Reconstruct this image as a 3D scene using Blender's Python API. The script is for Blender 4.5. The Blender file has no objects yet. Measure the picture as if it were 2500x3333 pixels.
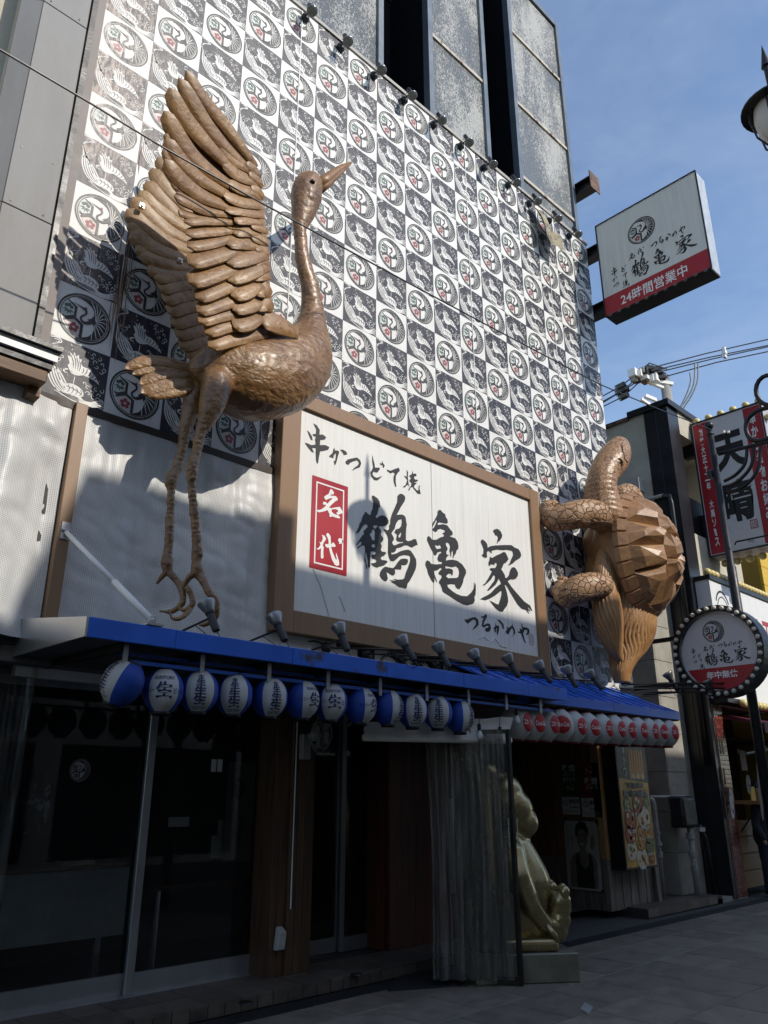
import bpy, math, random
from mathutils import Vector, Matrix, noise
from mathutils.geometry import tessellate_polygon
R = math.radians
random.seed(7)
S = bpy.context.scene
COL = S.collection

# ------------------------------------------------------------------ camera
PXW, PXH, FPX = 2500.0, 3333.0, 2522.0
YAW, PITCH = R(43.76), R(19.85)
CAM = Vector((0, 0, 1.6))
FW = Vector((math.cos(PITCH) * math.sin(YAW), math.cos(PITCH) * math.cos(YAW), math.sin(PITCH)))
RT = FW.cross(Vector((0, 0, 1))).normalized()
UP = RT.cross(FW)
cd = bpy.data.cameras.new('camera')
cd.sensor_fit = 'VERTICAL'
cd.sensor_height = 36
cd.lens = FPX / PXH * 36
cd.clip_start = 0.05
cd.clip_end = 3000
cam = bpy.data.objects.new('camera', cd)
M = Matrix((RT, UP, -FW)).transposed().to_4x4()
M.translation = CAM
cam.matrix_world = M
COL.objects.link(cam)
S.camera = cam

# ------------------------------------------------------------------ sky, sun, exposure
SUN_TO = Vector((0.24, -1.0, 0.72)).normalized()      # towards the sun
w = bpy.data.worlds.new('World')
S.world = w
w.use_nodes = True
nt = w.node_tree
bg = nt.nodes['Background']
sky = nt.nodes.new('ShaderNodeTexSky')
sky.sky_type = 'NISHITA'
sky.sun_disc = False
sky.sun_elevation = math.asin(SUN_TO.z)
sky.sun_rotation = math.atan2(SUN_TO.x, SUN_TO.y)
sky.air_density = 1.0
sky.dust_density = 0.6
sky.ozone_density = 1.6
tc = nt.nodes.new('ShaderNodeTexCoord')
mp = nt.nodes.new('ShaderNodeMapping')
mp.inputs['Scale'].default_value = (1.0, 1.0, 2.4)
n1 = nt.nodes.new('ShaderNodeTexNoise')
n1.inputs['Scale'].default_value = 3.4
n1.inputs['Detail'].default_value = 9
n1.inputs['Roughness'].default_value = 0.62
n1.inputs['Distortion'].default_value = 0.7
n2 = nt.nodes.new('ShaderNodeTexNoise')
n2.inputs['Scale'].default_value = 26
n2.inputs['Detail'].default_value = 5
mul = nt.nodes.new('ShaderNodeMath'); mul.operation = 'MULTIPLY_ADD'
mul.inputs[1].default_value = 0.35
rp = nt.nodes.new('ShaderNodeMapRange')
rp.inputs['From Min'].default_value = 0.50
rp.inputs['From Max'].default_value = 1.0
rp.inputs['To Max'].default_value = 0.14
mx = nt.nodes.new('ShaderNodeMix'); mx.data_type = 'RGBA'
mx.inputs['B'].default_value = (3.9, 4.3, 5.0, 1)
L = nt.links.new
L(tc.outputs['Generated'], mp.inputs['Vector'])
L(mp.outputs['Vector'], n1.inputs['Vector'])
L(mp.outputs['Vector'], n2.inputs['Vector'])
L(n2.outputs['Fac'], mul.inputs[0]); L(n1.outputs['Fac'], mul.inputs[2])
L(mul.outputs[0], rp.inputs['Value'])
L(rp.outputs[0], mx.inputs['Factor'])
L(sky.outputs[0], mx.inputs['A'])
L(mx.outputs['Result'], bg.inputs['Color'])
bg.inputs['Strength'].default_value = 0.14

sd = bpy.data.lights.new('sun', 'SUN')
sd.energy = 2.3
sd.angle = R(0.53)
sd.color = (1.0, 0.935, 0.835)
so = bpy.data.objects.new('sun', sd)
so.rotation_euler = (-SUN_TO).to_track_quat('-Z', 'Y').to_euler()
so.location = (8, -20, 30)
COL.objects.link(so)

S.view_settings.view_transform = 'Standard'
S.view_settings.look = 'None'
S.view_settings.exposure = 0.66
S.view_settings.gamma = 1.0
S.view_settings.use_curve_mapping = False
S.render.engine = 'CYCLES'
S.cycles.use_denoising = True
S.cycles.max_bounces = 8
S.cycles.transparent_max_bounces = 16
S.cycles.sample_clamp_indirect = 8

# ------------------------------------------------------------------ pixel -> world helpers (photo pixels, distance given by a plane)
def ray(px, py):
    return FW + RT * ((px - PXW / 2) / FPX) - UP * ((py - PXH / 2) / FPX)
def onY(px, py, Y):
    d = ray(px, py); return CAM + d * ((Y - CAM.y) / d.y)
def onX(px, py, X):
    d = ray(px, py); return CAM + d * ((X - CAM.x) / d.x)
def onZ(px, py, Z):
    d = ray(px, py); return CAM + d * ((Z - CAM.z) / d.z)
V = Vector

# ------------------------------------------------------------------ materials
MATS = {}
def nodes(name):
    m = bpy.data.materials.new(name)
    m.use_nodes = True
    t = m.node_tree
    return m, t, t.nodes['Principled BSDF'], t.links.new
def pm(name, col, rough=0.6, metal=0.0, var=0.12, scale=6.0, bump=0.0, bscale=40.0, coat=0.0, spec=0.5,
       stretch=(1, 1, 1), col2=None, mixlo=0.45, mixhi=0.65, detail=6, rvar=0.1, world=False, trans=0.0, alpha=1.0):
    """general procedural surface: noise driven tone, optional second colour in patches, fine bump"""
    if name in MATS: return MATS[name]
    m, t, b, L = nodes(name)
    tc = t.nodes.new('ShaderNodeNewGeometry') if world else t.nodes.new('ShaderNodeTexCoord')
    src = tc.outputs['Position'] if world else tc.outputs['Object']
    mp = t.nodes.new('ShaderNodeMapping'); mp.inputs['Scale'].default_value = stretch
    L(src, mp.inputs['Vector'])
    n = t.nodes.new('ShaderNodeTexNoise'); n.inputs['Scale'].default_value = scale
    n.inputs['Detail'].default_value = detail; n.inputs['Roughness'].default_value = 0.6
    L(mp.outputs[0], n.inputs['Vector'])
    mr = t.nodes.new('ShaderNodeMapRange')
    mr.inputs['From Min'].default_value = 0.3; mr.inputs['From Max'].default_value = 0.7
    mr.inputs['To Min'].default_value = 1 - var; mr.inputs['To Max'].default_value = 1 + var
    L(n.outputs['Fac'], mr.inputs['Value'])
    h = t.nodes.new('ShaderNodeHueSaturation')
    h.inputs['Color'].default_value = (*col, 1)
    L(mr.outputs[0], h.inputs['Value'])
    out = h.outputs['Color']
    if col2 is not None:
        n2 = t.nodes.new('ShaderNodeTexNoise'); n2.inputs['Scale'].default_value = scale * 0.6
        n2.inputs['Detail'].default_value = 8; n2.inputs['Roughness'].default_value = 0.65
        L(mp.outputs[0], n2.inputs['Vector'])
        m2 = t.nodes.new('ShaderNodeMapRange')
        m2.inputs['From Min'].default_value = mixlo; m2.inputs['From Max'].default_value = mixhi
        L(n2.outputs['Fac'], m2.inputs['Value'])
        mx = t.nodes.new('ShaderNodeMix'); mx.data_type = 'RGBA'
        mx.inputs['B'].default_value = (*col2, 1)
        L(m2.outputs[0], mx.inputs['Factor']); L(out, mx.inputs['A'])
        out = mx.outputs['Result']
    L(out, b.inputs['Base Color'])
    r2 = t.nodes.new('ShaderNodeMapRange')
    r2.inputs['From Min'].default_value = 0.3; r2.inputs['From Max'].default_value = 0.7
    r2.inputs['To Min'].default_value = max(0.02, rough - rvar); r2.inputs['To Max'].default_value = min(1, rough + rvar)
    L(n.outputs['Fac'], r2.inputs['Value']); L(r2.outputs[0], b.inputs['Roughness'])
    b.inputs['Metallic'].default_value = metal
    b.inputs['Coat Weight'].default_value = coat
    b.inputs['Coat Roughness'].default_value = 0.15
    b.inputs['Specular IOR Level'].default_value = spec
    if trans: b.inputs['Transmission Weight'].default_value = trans
    if alpha < 1: b.inputs['Alpha'].default_value = alpha
    if bump:
        nb = t.nodes.new('ShaderNodeTexNoise'); nb.inputs['Scale'].default_value = bscale; nb.inputs['Detail'].default_value = 4
        L(mp.outputs[0], nb.inputs['Vector'])
        bp = t.nodes.new('ShaderNodeBump'); bp.inputs['Strength'].default_value = bump; bp.inputs['Distance'].default_value = 0.02
        L(nb.outputs['Fac'], bp.inputs['Height']); L(bp.outputs[0], b.inputs['Normal'])
    MATS[name] = m
    return m

def tagmat(m):
    MATS[m.name] = m
    return m

def streak_mat(name, col, dirt, amount=0.35, rough=0.45, xs=22, zs=0.8, spec=0.5, bump=0.0):
    """vertical rain streaks on a painted sheet, world space"""
    m, t, b, L = nodes(name)
    g = t.nodes.new('ShaderNodeNewGeometry')
    mp = t.nodes.new('ShaderNodeMapping'); mp.inputs['Scale'].default_value = (xs, xs, zs)
    L(g.outputs['Position'], mp.inputs['Vector'])
    n = t.nodes.new('ShaderNodeTexNoise'); n.inputs['Scale'].default_value = 1.0; n.inputs['Detail'].default_value = 5
    n.inputs['Roughness'].default_value = 0.7
    L(mp.outputs[0], n.inputs['Vector'])
    n2 = t.nodes.new('ShaderNodeTexNoise'); n2.inputs['Scale'].default_value = 0.9; n2.inputs['Detail'].default_value = 4
    L(g.outputs['Position'], n2.inputs['Vector'])
    mr = t.nodes.new('ShaderNodeMapRange'); mr.inputs['From Min'].default_value = 0.42; mr.inputs['From Max'].default_value = 0.75
    mr.inputs['To Max'].default_value = amount
    L(n.outputs['Fac'], mr.inputs['Value'])
    mm = t.nodes.new('ShaderNodeMath'); mm.operation = 'MULTIPLY'
    mr2 = t.nodes.new('ShaderNodeMapRange'); mr2.inputs['From Min'].default_value = 0.3; mr2.inputs['From Max'].default_value = 0.65
    mr2.inputs['To Min'].default_value = 0.3; mr2.inputs['To Max'].default_value = 1.3
    L(n2.outputs['Fac'], mr2.inputs['Value'])
    L(mr.outputs[0], mm.inputs[0]); L(mr2.outputs[0], mm.inputs[1])
    mx = t.nodes.new('ShaderNodeMix'); mx.data_type = 'RGBA'
    mx.inputs['A'].default_value = (*col, 1); mx.inputs['B'].default_value = (*dirt, 1)
    L(mm.outputs[0], mx.inputs['Factor']); L(mx.outputs['Result'], b.inputs['Base Color'])
    b.inputs['Roughness'].default_value = rough
    b.inputs['Specular IOR Level'].default_value = spec
    if bump:
        nb = t.nodes.new('ShaderNodeTexNoise'); nb.inputs['Scale'].default_value = 5; nb.inputs['Detail'].default_value = 5
        nb.inputs['Distortion'].default_value = 0.6
        L(g.outputs['Position'], nb.inputs['Vector'])
        bp = t.nodes.new('ShaderNodeBump'); bp.inputs['Strength'].default_value = bump; bp.inputs['Distance'].default_value = 0.03
        L(nb.outputs['Fac'], bp.inputs['Height']); L(bp.outputs[0], b.inputs['Normal'])
    return tagmat(m)

def vinyl_mat(name, col, faded, rough=0.4):
    """printed vinyl banner ink: patches worn pale near the sun-struck left end, small crackle, sheen"""
    m, t, b, L = nodes(name)
    g = t.nodes.new('ShaderNodeNewGeometry')
    sx = t.nodes.new('ShaderNodeSeparateXYZ'); L(g.outputs['Position'], sx.inputs[0])
    wear = t.nodes.new('ShaderNodeMapRange')           # left strip of the banner is the worn one
    wear.inputs['From Min'].default_value = 2.75; wear.inputs['From Max'].default_value = 1.95
    L(sx.outputs['X'], wear.inputs['Value'])
    wz = t.nodes.new('ShaderNodeTexNoise'); wz.inputs['Scale'].default_value = 0.55; wz.inputs['Detail'].default_value = 2
    L(g.outputs['Position'], wz.inputs['Vector'])
    wm = t.nodes.new('ShaderNodeMapRange'); wm.inputs['From Min'].default_value = 0.40; wm.inputs['From Max'].default_value = 0.52
    L(wz.outputs['Fac'], wm.inputs['Value'])
    mp = t.nodes.new('ShaderNodeMapping'); mp.inputs['Scale'].default_value = (30, 30, 7)
    L(g.outputs['Position'], mp.inputs['Vector'])
    n = t.nodes.new('ShaderNodeTexNoise'); n.inputs['Scale'].default_value = 1.0; n.inputs['Detail'].default_value = 8; n.inputs['Roughness'].default_value = 0.75
    L(mp.outputs[0], n.inputs['Vector'])
    nr = t.nodes.new('ShaderNodeMapRange'); nr.inputs['From Min'].default_value = 0.42; nr.inputs['From Max'].default_value = 0.60
    L(n.outputs['Fac'], nr.inputs['Value'])
    a = t.nodes.new('ShaderNodeMath'); a.operation = 'MULTIPLY'; L(wear.outputs[0], a.inputs[0]); L(wm.outputs[0], a.inputs[1])
    c = t.nodes.new('ShaderNodeMath'); c.operation = 'MULTIPLY'; L(a.outputs[0], c.inputs[0]); L(nr.outputs[0], c.inputs[1])
    # rain streaks and overall grime
    ms = t.nodes.new('ShaderNodeMapping'); ms.inputs['Scale'].default_value = (16, 16, .5); L(g.outputs['Position'], ms.inputs['Vector'])
    ns = t.nodes.new('ShaderNodeTexNoise'); ns.inputs['Scale'].default_value = 1.0; ns.inputs['Detail'].default_value = 5; ns.inputs['Roughness'].default_value = .7
    L(ms.outputs[0], ns.inputs['Vector'])
    sr = t.nodes.new('ShaderNodeMapRange'); sr.inputs['From Min'].default_value = .5; sr.inputs['From Max'].default_value = .8; sr.inputs['To Max'].default_value = .30
    L(ns.outputs['Fac'], sr.inputs['Value'])
    n3 = t.nodes.new('ShaderNodeTexNoise'); n3.inputs['Scale'].default_value = 3.0; n3.inputs['Detail'].default_value = 7
    L(g.outputs['Position'], n3.inputs['Vector'])
    g3 = t.nodes.new('ShaderNodeMapRange'); g3.inputs['From Min'].default_value = 0.5; g3.inputs['From Max'].default_value = 0.9; g3.inputs['To Max'].default_value = 0.35
    L(n3.outputs['Fac'], g3.inputs['Value'])
    ad = t.nodes.new('ShaderNodeMath'); ad.operation = 'MAXIMUM'; ad0 = t.nodes.new('ShaderNodeMath'); ad0.operation = 'MAXIMUM'; L(g3.outputs[0], ad0.inputs[0]); L(sr.outputs[0], ad0.inputs[1]); L(c.outputs[0], ad.inputs[0]); L(ad0.outputs[0], ad.inputs[1])
    mx = t.nodes.new('ShaderNodeMix'); mx.data_type = 'RGBA'
    mx.inputs['A'].default_value = (*col, 1); mx.inputs['B'].default_value = (*[q * .5 for q in faded], 1)
    L(ad0.outputs[0], mx.inputs['Factor'])
    mw = t.nodes.new('ShaderNodeMix'); mw.data_type = 'RGBA'; mw.inputs['B'].default_value = (*faded, 1)
    L(c.outputs[0], mw.inputs['Factor']); L(mx.outputs['Result'], mw.inputs['A']); L(mw.outputs['Result'], b.inputs['Base Color'])
    b.inputs['Roughness'].default_value = rough + .1
    b.inputs['Specular IOR Level'].default_value = 0.45
    nb = t.nodes.new('ShaderNodeTexNoise'); nb.inputs['Scale'].default_value = 5; nb.inputs['Detail'].default_value = 6; nb.inputs['Distortion'].default_value = 0.8
    L(g.outputs['Position'], nb.inputs['Vector'])
    bp = t.nodes.new('ShaderNodeBump'); bp.inputs['Strength'].default_value = 0.16; bp.inputs['Distance'].default_value = 0.05
    L(nb.outputs['Fac'], bp.inputs['Height']); L(bp.outputs[0], b.inputs['Normal'])
    return tagmat(m)

def glass_mat(name, tint=(1, 1, 1), rough=0.02, opac=0.12, ior=1.33, haze=(0.5, 0.52, 0.55)):
    """thin pane: mostly see-through, mirror reflection by angle, a little dust"""
    m = bpy.data.materials.new(name); m.use_nodes = True
    t = m.node_tree; L = t.links.new
    t.nodes.remove(t.nodes['Principled BSDF'])
    out = t.nodes['Material Output']
    tr = t.nodes.new('ShaderNodeBsdfTransparent'); tr.inputs['Color'].default_value = (*tint, 1)
    gl = t.nodes.new('ShaderNodeBsdfGlossy'); gl.inputs['Roughness'].default_value = rough
    fr = t.nodes.new('ShaderNodeFresnel'); fr.inputs['IOR'].default_value = ior
    m1 = t.nodes.new('ShaderNodeMixShader')
    L(fr.outputs[0], m1.inputs[0]); L(tr.outputs[0], m1.inputs[1]); L(gl.outputs[0], m1.inputs[2])
    df = t.nodes.new('ShaderNodeBsdfDiffuse'); df.inputs['Color'].default_value = (*haze, 1)
    n = t.nodes.new('ShaderNodeTexNoise'); n.inputs['Scale'].default_value = 3; n.inputs['Detail'].default_value = 6
    g = t.nodes.new('ShaderNodeNewGeometry')
    mp = t.nodes.new('ShaderNodeMapping'); mp.inputs['Scale'].default_value = (9, 9, 0.7)
    L(g.outputs['Position'], mp.inputs[0]); L(mp.outputs[0], n.inputs['Vector'])
    mr = t.nodes.new('ShaderNodeMapRange'); mr.inputs['From Min'].default_value = 0.3; mr.inputs['From Max'].default_value = 0.75
    mr.inputs['To Min'].default_value = opac * 0.3; mr.inputs['To Max'].default_value = opac * 1.8
    L(n.outputs['Fac'], mr.inputs['Value'])
    m2 = t.nodes.new('ShaderNodeMixShader')
    L(mr.outputs[0], m2.inputs[0]); L(m1.outputs[0], m2.inputs[1]); L(df.outputs[0], m2.inputs[2])
    L(m2.outputs[0], out.inputs['Surface'])
    return tagmat(m)

def mesh_sheet_mat(name):
    """white reinforced netting sheet: square weave over grey film"""
    m, t, b, L = nodes(name)
    g = t.nodes.new('ShaderNodeTexCoord')
    mp = t.nodes.new('ShaderNodeMapping'); mp.inputs['Scale'].default_value = (1, 1, 1)
    L(g.outputs['UV'], mp.inputs[0])
    bk = t.nodes.new('ShaderNodeTexBrick')
    bk.offset = 0.0; bk.squash = 1.0
    bk.inputs['Scale'].default_value = 1.0
    bk.inputs['Mortar Size'].default_value = 0.0034
    bk.inputs['Mortar Smooth'].default_value = 0.15
    bk.inputs['Brick Width'].default_value = 0.0145
    bk.inputs['Row Height'].default_value = 0.0145
    bk.inputs['Color1'].default_value = (0.30, 0.305, 0.305, 1); bk.inputs['Color2'].default_value = (0.36, 0.36, 0.355, 1)
    bk.inputs['Mortar'].default_value = (0.64, 0.635, 0.61, 1)
    L(mp.outputs[0], bk.inputs['Vector'])
    n = t.nodes.new('ShaderNodeTexNoise'); n.inputs['Scale'].default_value = 2.2; n.inputs['Detail'].default_value = 5
    L(g.outputs['UV'], n.inputs['Vector'])
    mr = t.nodes.new('ShaderNodeMapRange'); mr.inputs['To Min'].default_value = 0.72; mr.inputs['To Max'].default_value = 1.2
    L(n.outputs['Fac'], mr.inputs['Value'])
    h = t.nodes.new('ShaderNodeHueSaturation'); L(bk.outputs['Color'], h.inputs['Color']); L(mr.outputs[0], h.inputs['Value'])
    L(h.outputs[0], b.inputs['Base Color'])
    b.inputs['Roughness'].default_value = 0.45
    nb = t.nodes.new('ShaderNodeTexNoise'); nb.inputs['Scale'].default_value = 3; nb.inputs['Detail'].default_value = 5; nb.inputs['Distortion'].default_value = 0.6
    L(g.outputs['UV'], nb.inputs['Vector'])
    bp = t.nodes.new('ShaderNodeBump'); bp.inputs['Strength'].default_value = 0.14; bp.inputs['Distance'].default_value = 0.05
    L(nb.outputs['Fac'], bp.inputs['Height']); L(bp.outputs[0], b.inputs['Normal'])
    return tagmat(m)

def wood_mat(name, col, dark, scale=1.0, rough=0.55, axis='Z', coat=0.0, bump=0.25):
    m, t, b, L = nodes(name)
    g = t.nodes.new('ShaderNodeTexCoord')
    mp = t.nodes.new('ShaderNodeMapping')
    s = {'Z': (14, 14, 0.9), 'X': (0.9, 14, 14), 'Y': (14, 0.9, 14)}[axis]
    mp.inputs['Scale'].default_value = [q * scale for q in s]
    oi = t.nodes.new('ShaderNodeObjectInfo')
    ad = t.nodes.new('ShaderNodeVectorMath'); ad.operation = 'ADD'
    L(g.outputs['Object'], ad.inputs[0]); L(oi.outputs['Random'], ad.inputs[1])
    L(ad.outputs[0], mp.inputs[0])
    n = t.nodes.new('ShaderNodeTexNoise'); n.inputs['Scale'].default_value = 1.6; n.inputs['Detail'].default_value = 8
    n.inputs['Roughness'].default_value = 0.65; n.inputs['Distortion'].default_value = 0.9
    L(mp.outputs[0], n.inputs['Vector'])
    cr = t.nodes.new('ShaderNodeMapRange'); cr.inputs['From Min'].default_value = 0.35; cr.inputs['From Max'].default_value = 0.68
    L(n.outputs['Fac'], cr.inputs['Value'])
    mx = t.nodes.new('ShaderNodeMix'); mx.data_type = 'RGBA'
    mx.inputs['A'].default_value = (*col, 1); mx.inputs['B'].default_value = (*dark, 1)
    L(cr.outputs[0], mx.inputs['Factor'])
    hv = t.nodes.new('ShaderNodeHueSaturation')
    rv = t.nodes.new('ShaderNodeMapRange'); rv.inputs['To Min'].default_value = 0.8; rv.inputs['To Max'].default_value = 1.2
    L(oi.outputs['Random'], rv.inputs['Value']); L(rv.outputs[0], hv.inputs['Value']); L(mx.outputs['Result'], hv.inputs['Color'])
    L(hv.outputs[0], b.inputs['Base Color'])
    b.inputs['Roughness'].default_value = rough
    b.inputs['Coat Weight'].default_value = coat; b.inputs['Coat Roughness'].default_value = 0.2
    bp = t.nodes.new('ShaderNodeBump'); bp.inputs['Strength'].default_value = bump; bp.inputs['Distance'].default_value = 0.01
    L(n.outputs['Fac'], bp.inputs['Height']); L(bp.outputs[0], b.inputs['Normal'])
    return tagmat(m)

def carved_mat(name, c1, c2, c3, rough=0.36, coat=0.35, vor=0.0, vscale=14, grain=0.25, wave=(3, 3, 18), barb=0.0):
    """lacquered carved timber: warm patches, dark settled in the pores, chisel relief"""
    m, t, b, L = nodes(name)
    g = t.nodes.new('ShaderNodeNewGeometry')
    n = t.nodes.new('ShaderNodeTexNoise'); n.inputs['Scale'].default_value = 3.2; n.inputs['Detail'].default_value = 9; n.inputs['Roughness'].default_value = 0.62
    L(g.outputs['Position'], n.inputs['Vector'])
    cr = t.nodes.new('ShaderNodeMapRange'); cr.inputs['From Min'].default_value = 0.36; cr.inputs['From Max'].default_value = 0.62
    L(n.outputs['Fac'], cr.inputs['Value'])
    mx = t.nodes.new('ShaderNodeMix'); mx.data_type = 'RGBA'
    mx.inputs['A'].default_value = (*c1, 1); mx.inputs['B'].default_value = (*c2, 1); L(cr.outputs[0], mx.inputs['Factor'])
    mp = t.nodes.new('ShaderNodeMapping'); mp.inputs['Scale'].default_value = wave
    L(g.outputs['Position'], mp.inputs[0])
    n2 = t.nodes.new('ShaderNodeTexNoise'); n2.inputs['Scale'].default_value = 2.0; n2.inputs['Detail'].default_value = 8; n2.inputs['Distortion'].default_value = 0.5
    L(mp.outputs[0], n2.inputs['Vector'])
    c2r = t.nodes.new('ShaderNodeMapRange'); c2r.inputs['From Min'].default_value = 0.52; c2r.inputs['From Max'].default_value = 0.78; c2r.inputs['To Max'].default_value = 0.75
    L(n2.outputs['Fac'], c2r.inputs['Value'])
    mx2 = t.nodes.new('ShaderNodeMix'); mx2.data_type = 'RGBA'
    mx2.inputs['B'].default_value = (*c3, 1)
    L(mx.outputs['Result'], mx2.inputs['A']); L(c2r.outputs[0], mx2.inputs['Factor'])
    col = mx2.outputs['Result']
    hgt = n2.outputs['Fac']
    if vor:
        v = t.nodes.new('ShaderNodeTexVoronoi'); v.feature = 'DISTANCE_TO_EDGE'; v.inputs['Scale'].default_value = vscale
        L(g.outputs['Position'], v.inputs['Vector'])
        vr = t.nodes.new('ShaderNodeMapRange'); vr.inputs['From Max'].default_value = 0.09
        L(v.outputs['Distance'], vr.inputs['Value'])
        mx3 = t.nodes.new('ShaderNodeMix'); mx3.data_type = 'RGBA'
        mx3.inputs['A'].default_value = (*[q * 0.6 for q in c3], 1)
        L(vr.outputs[0], mx3.inputs['Factor']); L(col, mx3.inputs['B'])
        col = mx3.outputs['Result']
        am = t.nodes.new('ShaderNodeMath'); am.operation = 'MULTIPLY_ADD'; am.inputs[1].default_value = vor
        L(vr.outputs[0], am.inputs[0]); L(hgt, am.inputs[2]); hgt = am.outputs[0]
    if barb:                                  # chiselled barbs slanting off the shaft
        uvn = t.nodes.new('ShaderNodeTexCoord'); wv = t.nodes.new('ShaderNodeTexWave'); wv.bands_direction = 'X'
        wv.inputs['Scale'].default_value = 1.0; wv.inputs['Distortion'].default_value = 1.6; wv.inputs['Detail'].default_value = 3
        L(uvn.outputs['UV'], wv.inputs['Vector'])
        wr = t.nodes.new('ShaderNodeMapRange'); wr.inputs['From Min'].default_value = .0; wr.inputs['From Max'].default_value = .35; wr.inputs['To Min'].default_value = .62
        L(wv.outputs['Fac'], wr.inputs['Value'])
        hb = t.nodes.new('ShaderNodeHueSaturation'); L(col, hb.inputs['Color']); L(wr.outputs[0], hb.inputs['Value']); col = hb.outputs[0]
        ab = t.nodes.new('ShaderNodeMath'); ab.operation = 'MULTIPLY_ADD'; ab.inputs[1].default_value = barb
        L(wv.outputs['Fac'], ab.inputs[0]); L(hgt, ab.inputs[2]); hgt = ab.outputs[0]
    L(col, b.inputs['Base Color'])
    rr = t.nodes.new('ShaderNodeMapRange'); rr.inputs['To Min'].default_value = rough - 0.1; rr.inputs['To Max'].default_value = rough + 0.2
    L(n.outputs['Fac'], rr.inputs['Value']); L(rr.outputs[0], b.inputs['Roughness'])
    b.inputs['Coat Weight'].default_value = coat; b.inputs['Coat Roughness'].default_value = 0.3
    bp = t.nodes.new('ShaderNodeBump'); bp.inputs['Strength'].default_value = grain; bp.inputs['Distance'].default_value = 0.03
    L(hgt, bp.inputs['Height']); L(bp.outputs[0], b.inputs['Normal'])
    return tagmat(m)

WHITE = pm('white_paint', (0.78, 0.77, 0.74), 0.45, var=0.05)
BLACK = pm('black_paint', (0.012, 0.012, 0.013), 0.4, var=0.2)
BLACKM = pm('black_metal', (0.018, 0.018, 0.02), 0.42, metal=0.3, var=0.25, bump=0.1)
INK = pm('ink_black', (0.013, 0.013, 0.014), 0.55, var=0.15, scale=2)
NAVYPR = vinyl_mat('print_navy', (0.016, 0.018, 0.030), (0.50, 0.40, 0.32), 0.38)
PRWHITE = vinyl_mat('print_white', (0.72, 0.715, 0.68), (0.62, 0.57, 0.50), 0.40)
PRBLACK = vinyl_mat('print_black', (0.024, 0.025, 0.028), (0.50, 0.44, 0.38), 0.38)
PRGREEN = vinyl_mat('print_green', (0.04, 0.085, 0.065), (0.5, 0.52, 0.46), 0.4)
PRTINT = vinyl_mat('print_pale_green', (0.58, 0.63, 0.58), (0.7, 0.66, 0.6), 0.4)
PRRED = vinyl_mat('print_red', (0.27, 0.045, 0.05), (0.6, 0.42, 0.38), 0.4)
PRPINK = vinyl_mat('print_pink', (0.66, 0.56, 0.52), (0.7, 0.6, 0.55), 0.4)
RED = pm('red_panel', (0.36, 0.013, 0.022), 0.4, var=0.08, scale=2)
SIGNW = streak_mat('sign_white', (0.74, 0.73, 0.69), (0.42, 0.39, 0.33), 0.42, 0.42, 30, 0.7)
SIGNB = streak_mat('sign_white_grey', (0.66, 0.66, 0.61), (0.40, 0.38, 0.33), 0.3, 0.4, 12, 0.6)
BROWNF = streak_mat('brown_frame', (0.25, 0.145, 0.075), (0.13, 0.075, 0.045), 0.4, 0.45, 20, 1.0)
ALU = pm('aluminium', (0.42, 0.43, 0.45), 0.38, metal=0.75, var=0.08, scale=3, stretch=(3, 3, .4))
STEEL = pm('brushed_steel', (0.60, 0.59, 0.58), 0.32, metal=0.9, var=0.03, scale=1.5, stretch=(1, 1, 3), rvar=.03, detail=2)
BLUE = pm('blue_enamel', (0.016, 0.12, 0.58), 0.35, var=0.12, scale=3, coat=0.3, col2=(0.012, 0.09, 0.45), mixlo=.4, mixhi=.7)
BLUER = pm('blue_enamel_worn', (0.016, 0.12, 0.58), 0.4, var=0.15, scale=4, coat=0.2, col2=(0.05, 0.042, 0.035), mixlo=.56, mixhi=.62)
LBLUE = pm('lantern_blue', (0.010, 0.055, 0.33), 0.6, var=0.12, scale=9)
LWHITE = pm('lantern_white', (0.50, 0.50, 0.48), 0.6, var=0.06, scale=9)
LRED = pm('lantern_red', (0.42, 0.016, 0.022), 0.55, var=0.08)
PANEL = streak_mat('grey_cladding', (0.23, 0.228, 0.222), (0.16, 0.148, 0.135), 0.6, 0.55, 3.5, 0.9, spec=.3, bump=0.05)
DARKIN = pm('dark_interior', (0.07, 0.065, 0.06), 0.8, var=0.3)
GLASS = glass_mat('window_glass', (0.86, 0.88, 0.88), 0.01, 0.012)
VINYL2 = glass_mat('dull_vinyl', (0.62, 0.60, 0.56), 0.14, 0.2, ior=1.4, haze=(.42, .40, .36))
VINYL = glass_mat('clear_vinyl', (0.80, 0.79, 0.75), 0.10, 0.09, haze=(.5, .49, .46))
CONC = pm('concrete', (0.34, 0.32, 0.27), 0.85, var=0.18, scale=3, bump=0.3, bscale=60, col2=(0.22, 0.20, 0.17), mixlo=.5, mixhi=.75)
CREAM = pm('cream_render', (0.52, 0.485, 0.39), 0.85, var=0.1, scale=2, bump=0.25, bscale=90, col2=(0.42, 0.385, 0.30), mixlo=.45, mixhi=.8)
GREYPIPE = pm('grey_pipe', (0.33, 0.33, 0.31), 0.5, var=0.15, scale=8, col2=(0.22, 0.2, 0.18), mixlo=.5, mixhi=.7)
RUST = pm('rust', (0.16, 0.085, 0.055), 0.8, var=0.3, scale=14, col2=(0.05, 0.035, 0.03), mixlo=.45, mixhi=.6, bump=.3)
MESHS = mesh_sheet_mat('netting_sheet')
BEAMW = wood_mat('old_beam', (0.21, 0.115, 0.055), (0.075, 0.038, 0.018), 0.8, 0.6, 'X')
PLANKG = wood_mat('grey_plank', (0.24, 0.205, 0.17), (0.09, 0.075, 0.06), 1.0, 0.8, 'Z')
ENTRYW = wood_mat('entry_board', (0.24, 0.115, 0.05), (0.12, 0.052, 0.022), 0.8, 0.55, 'Z')
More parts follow.
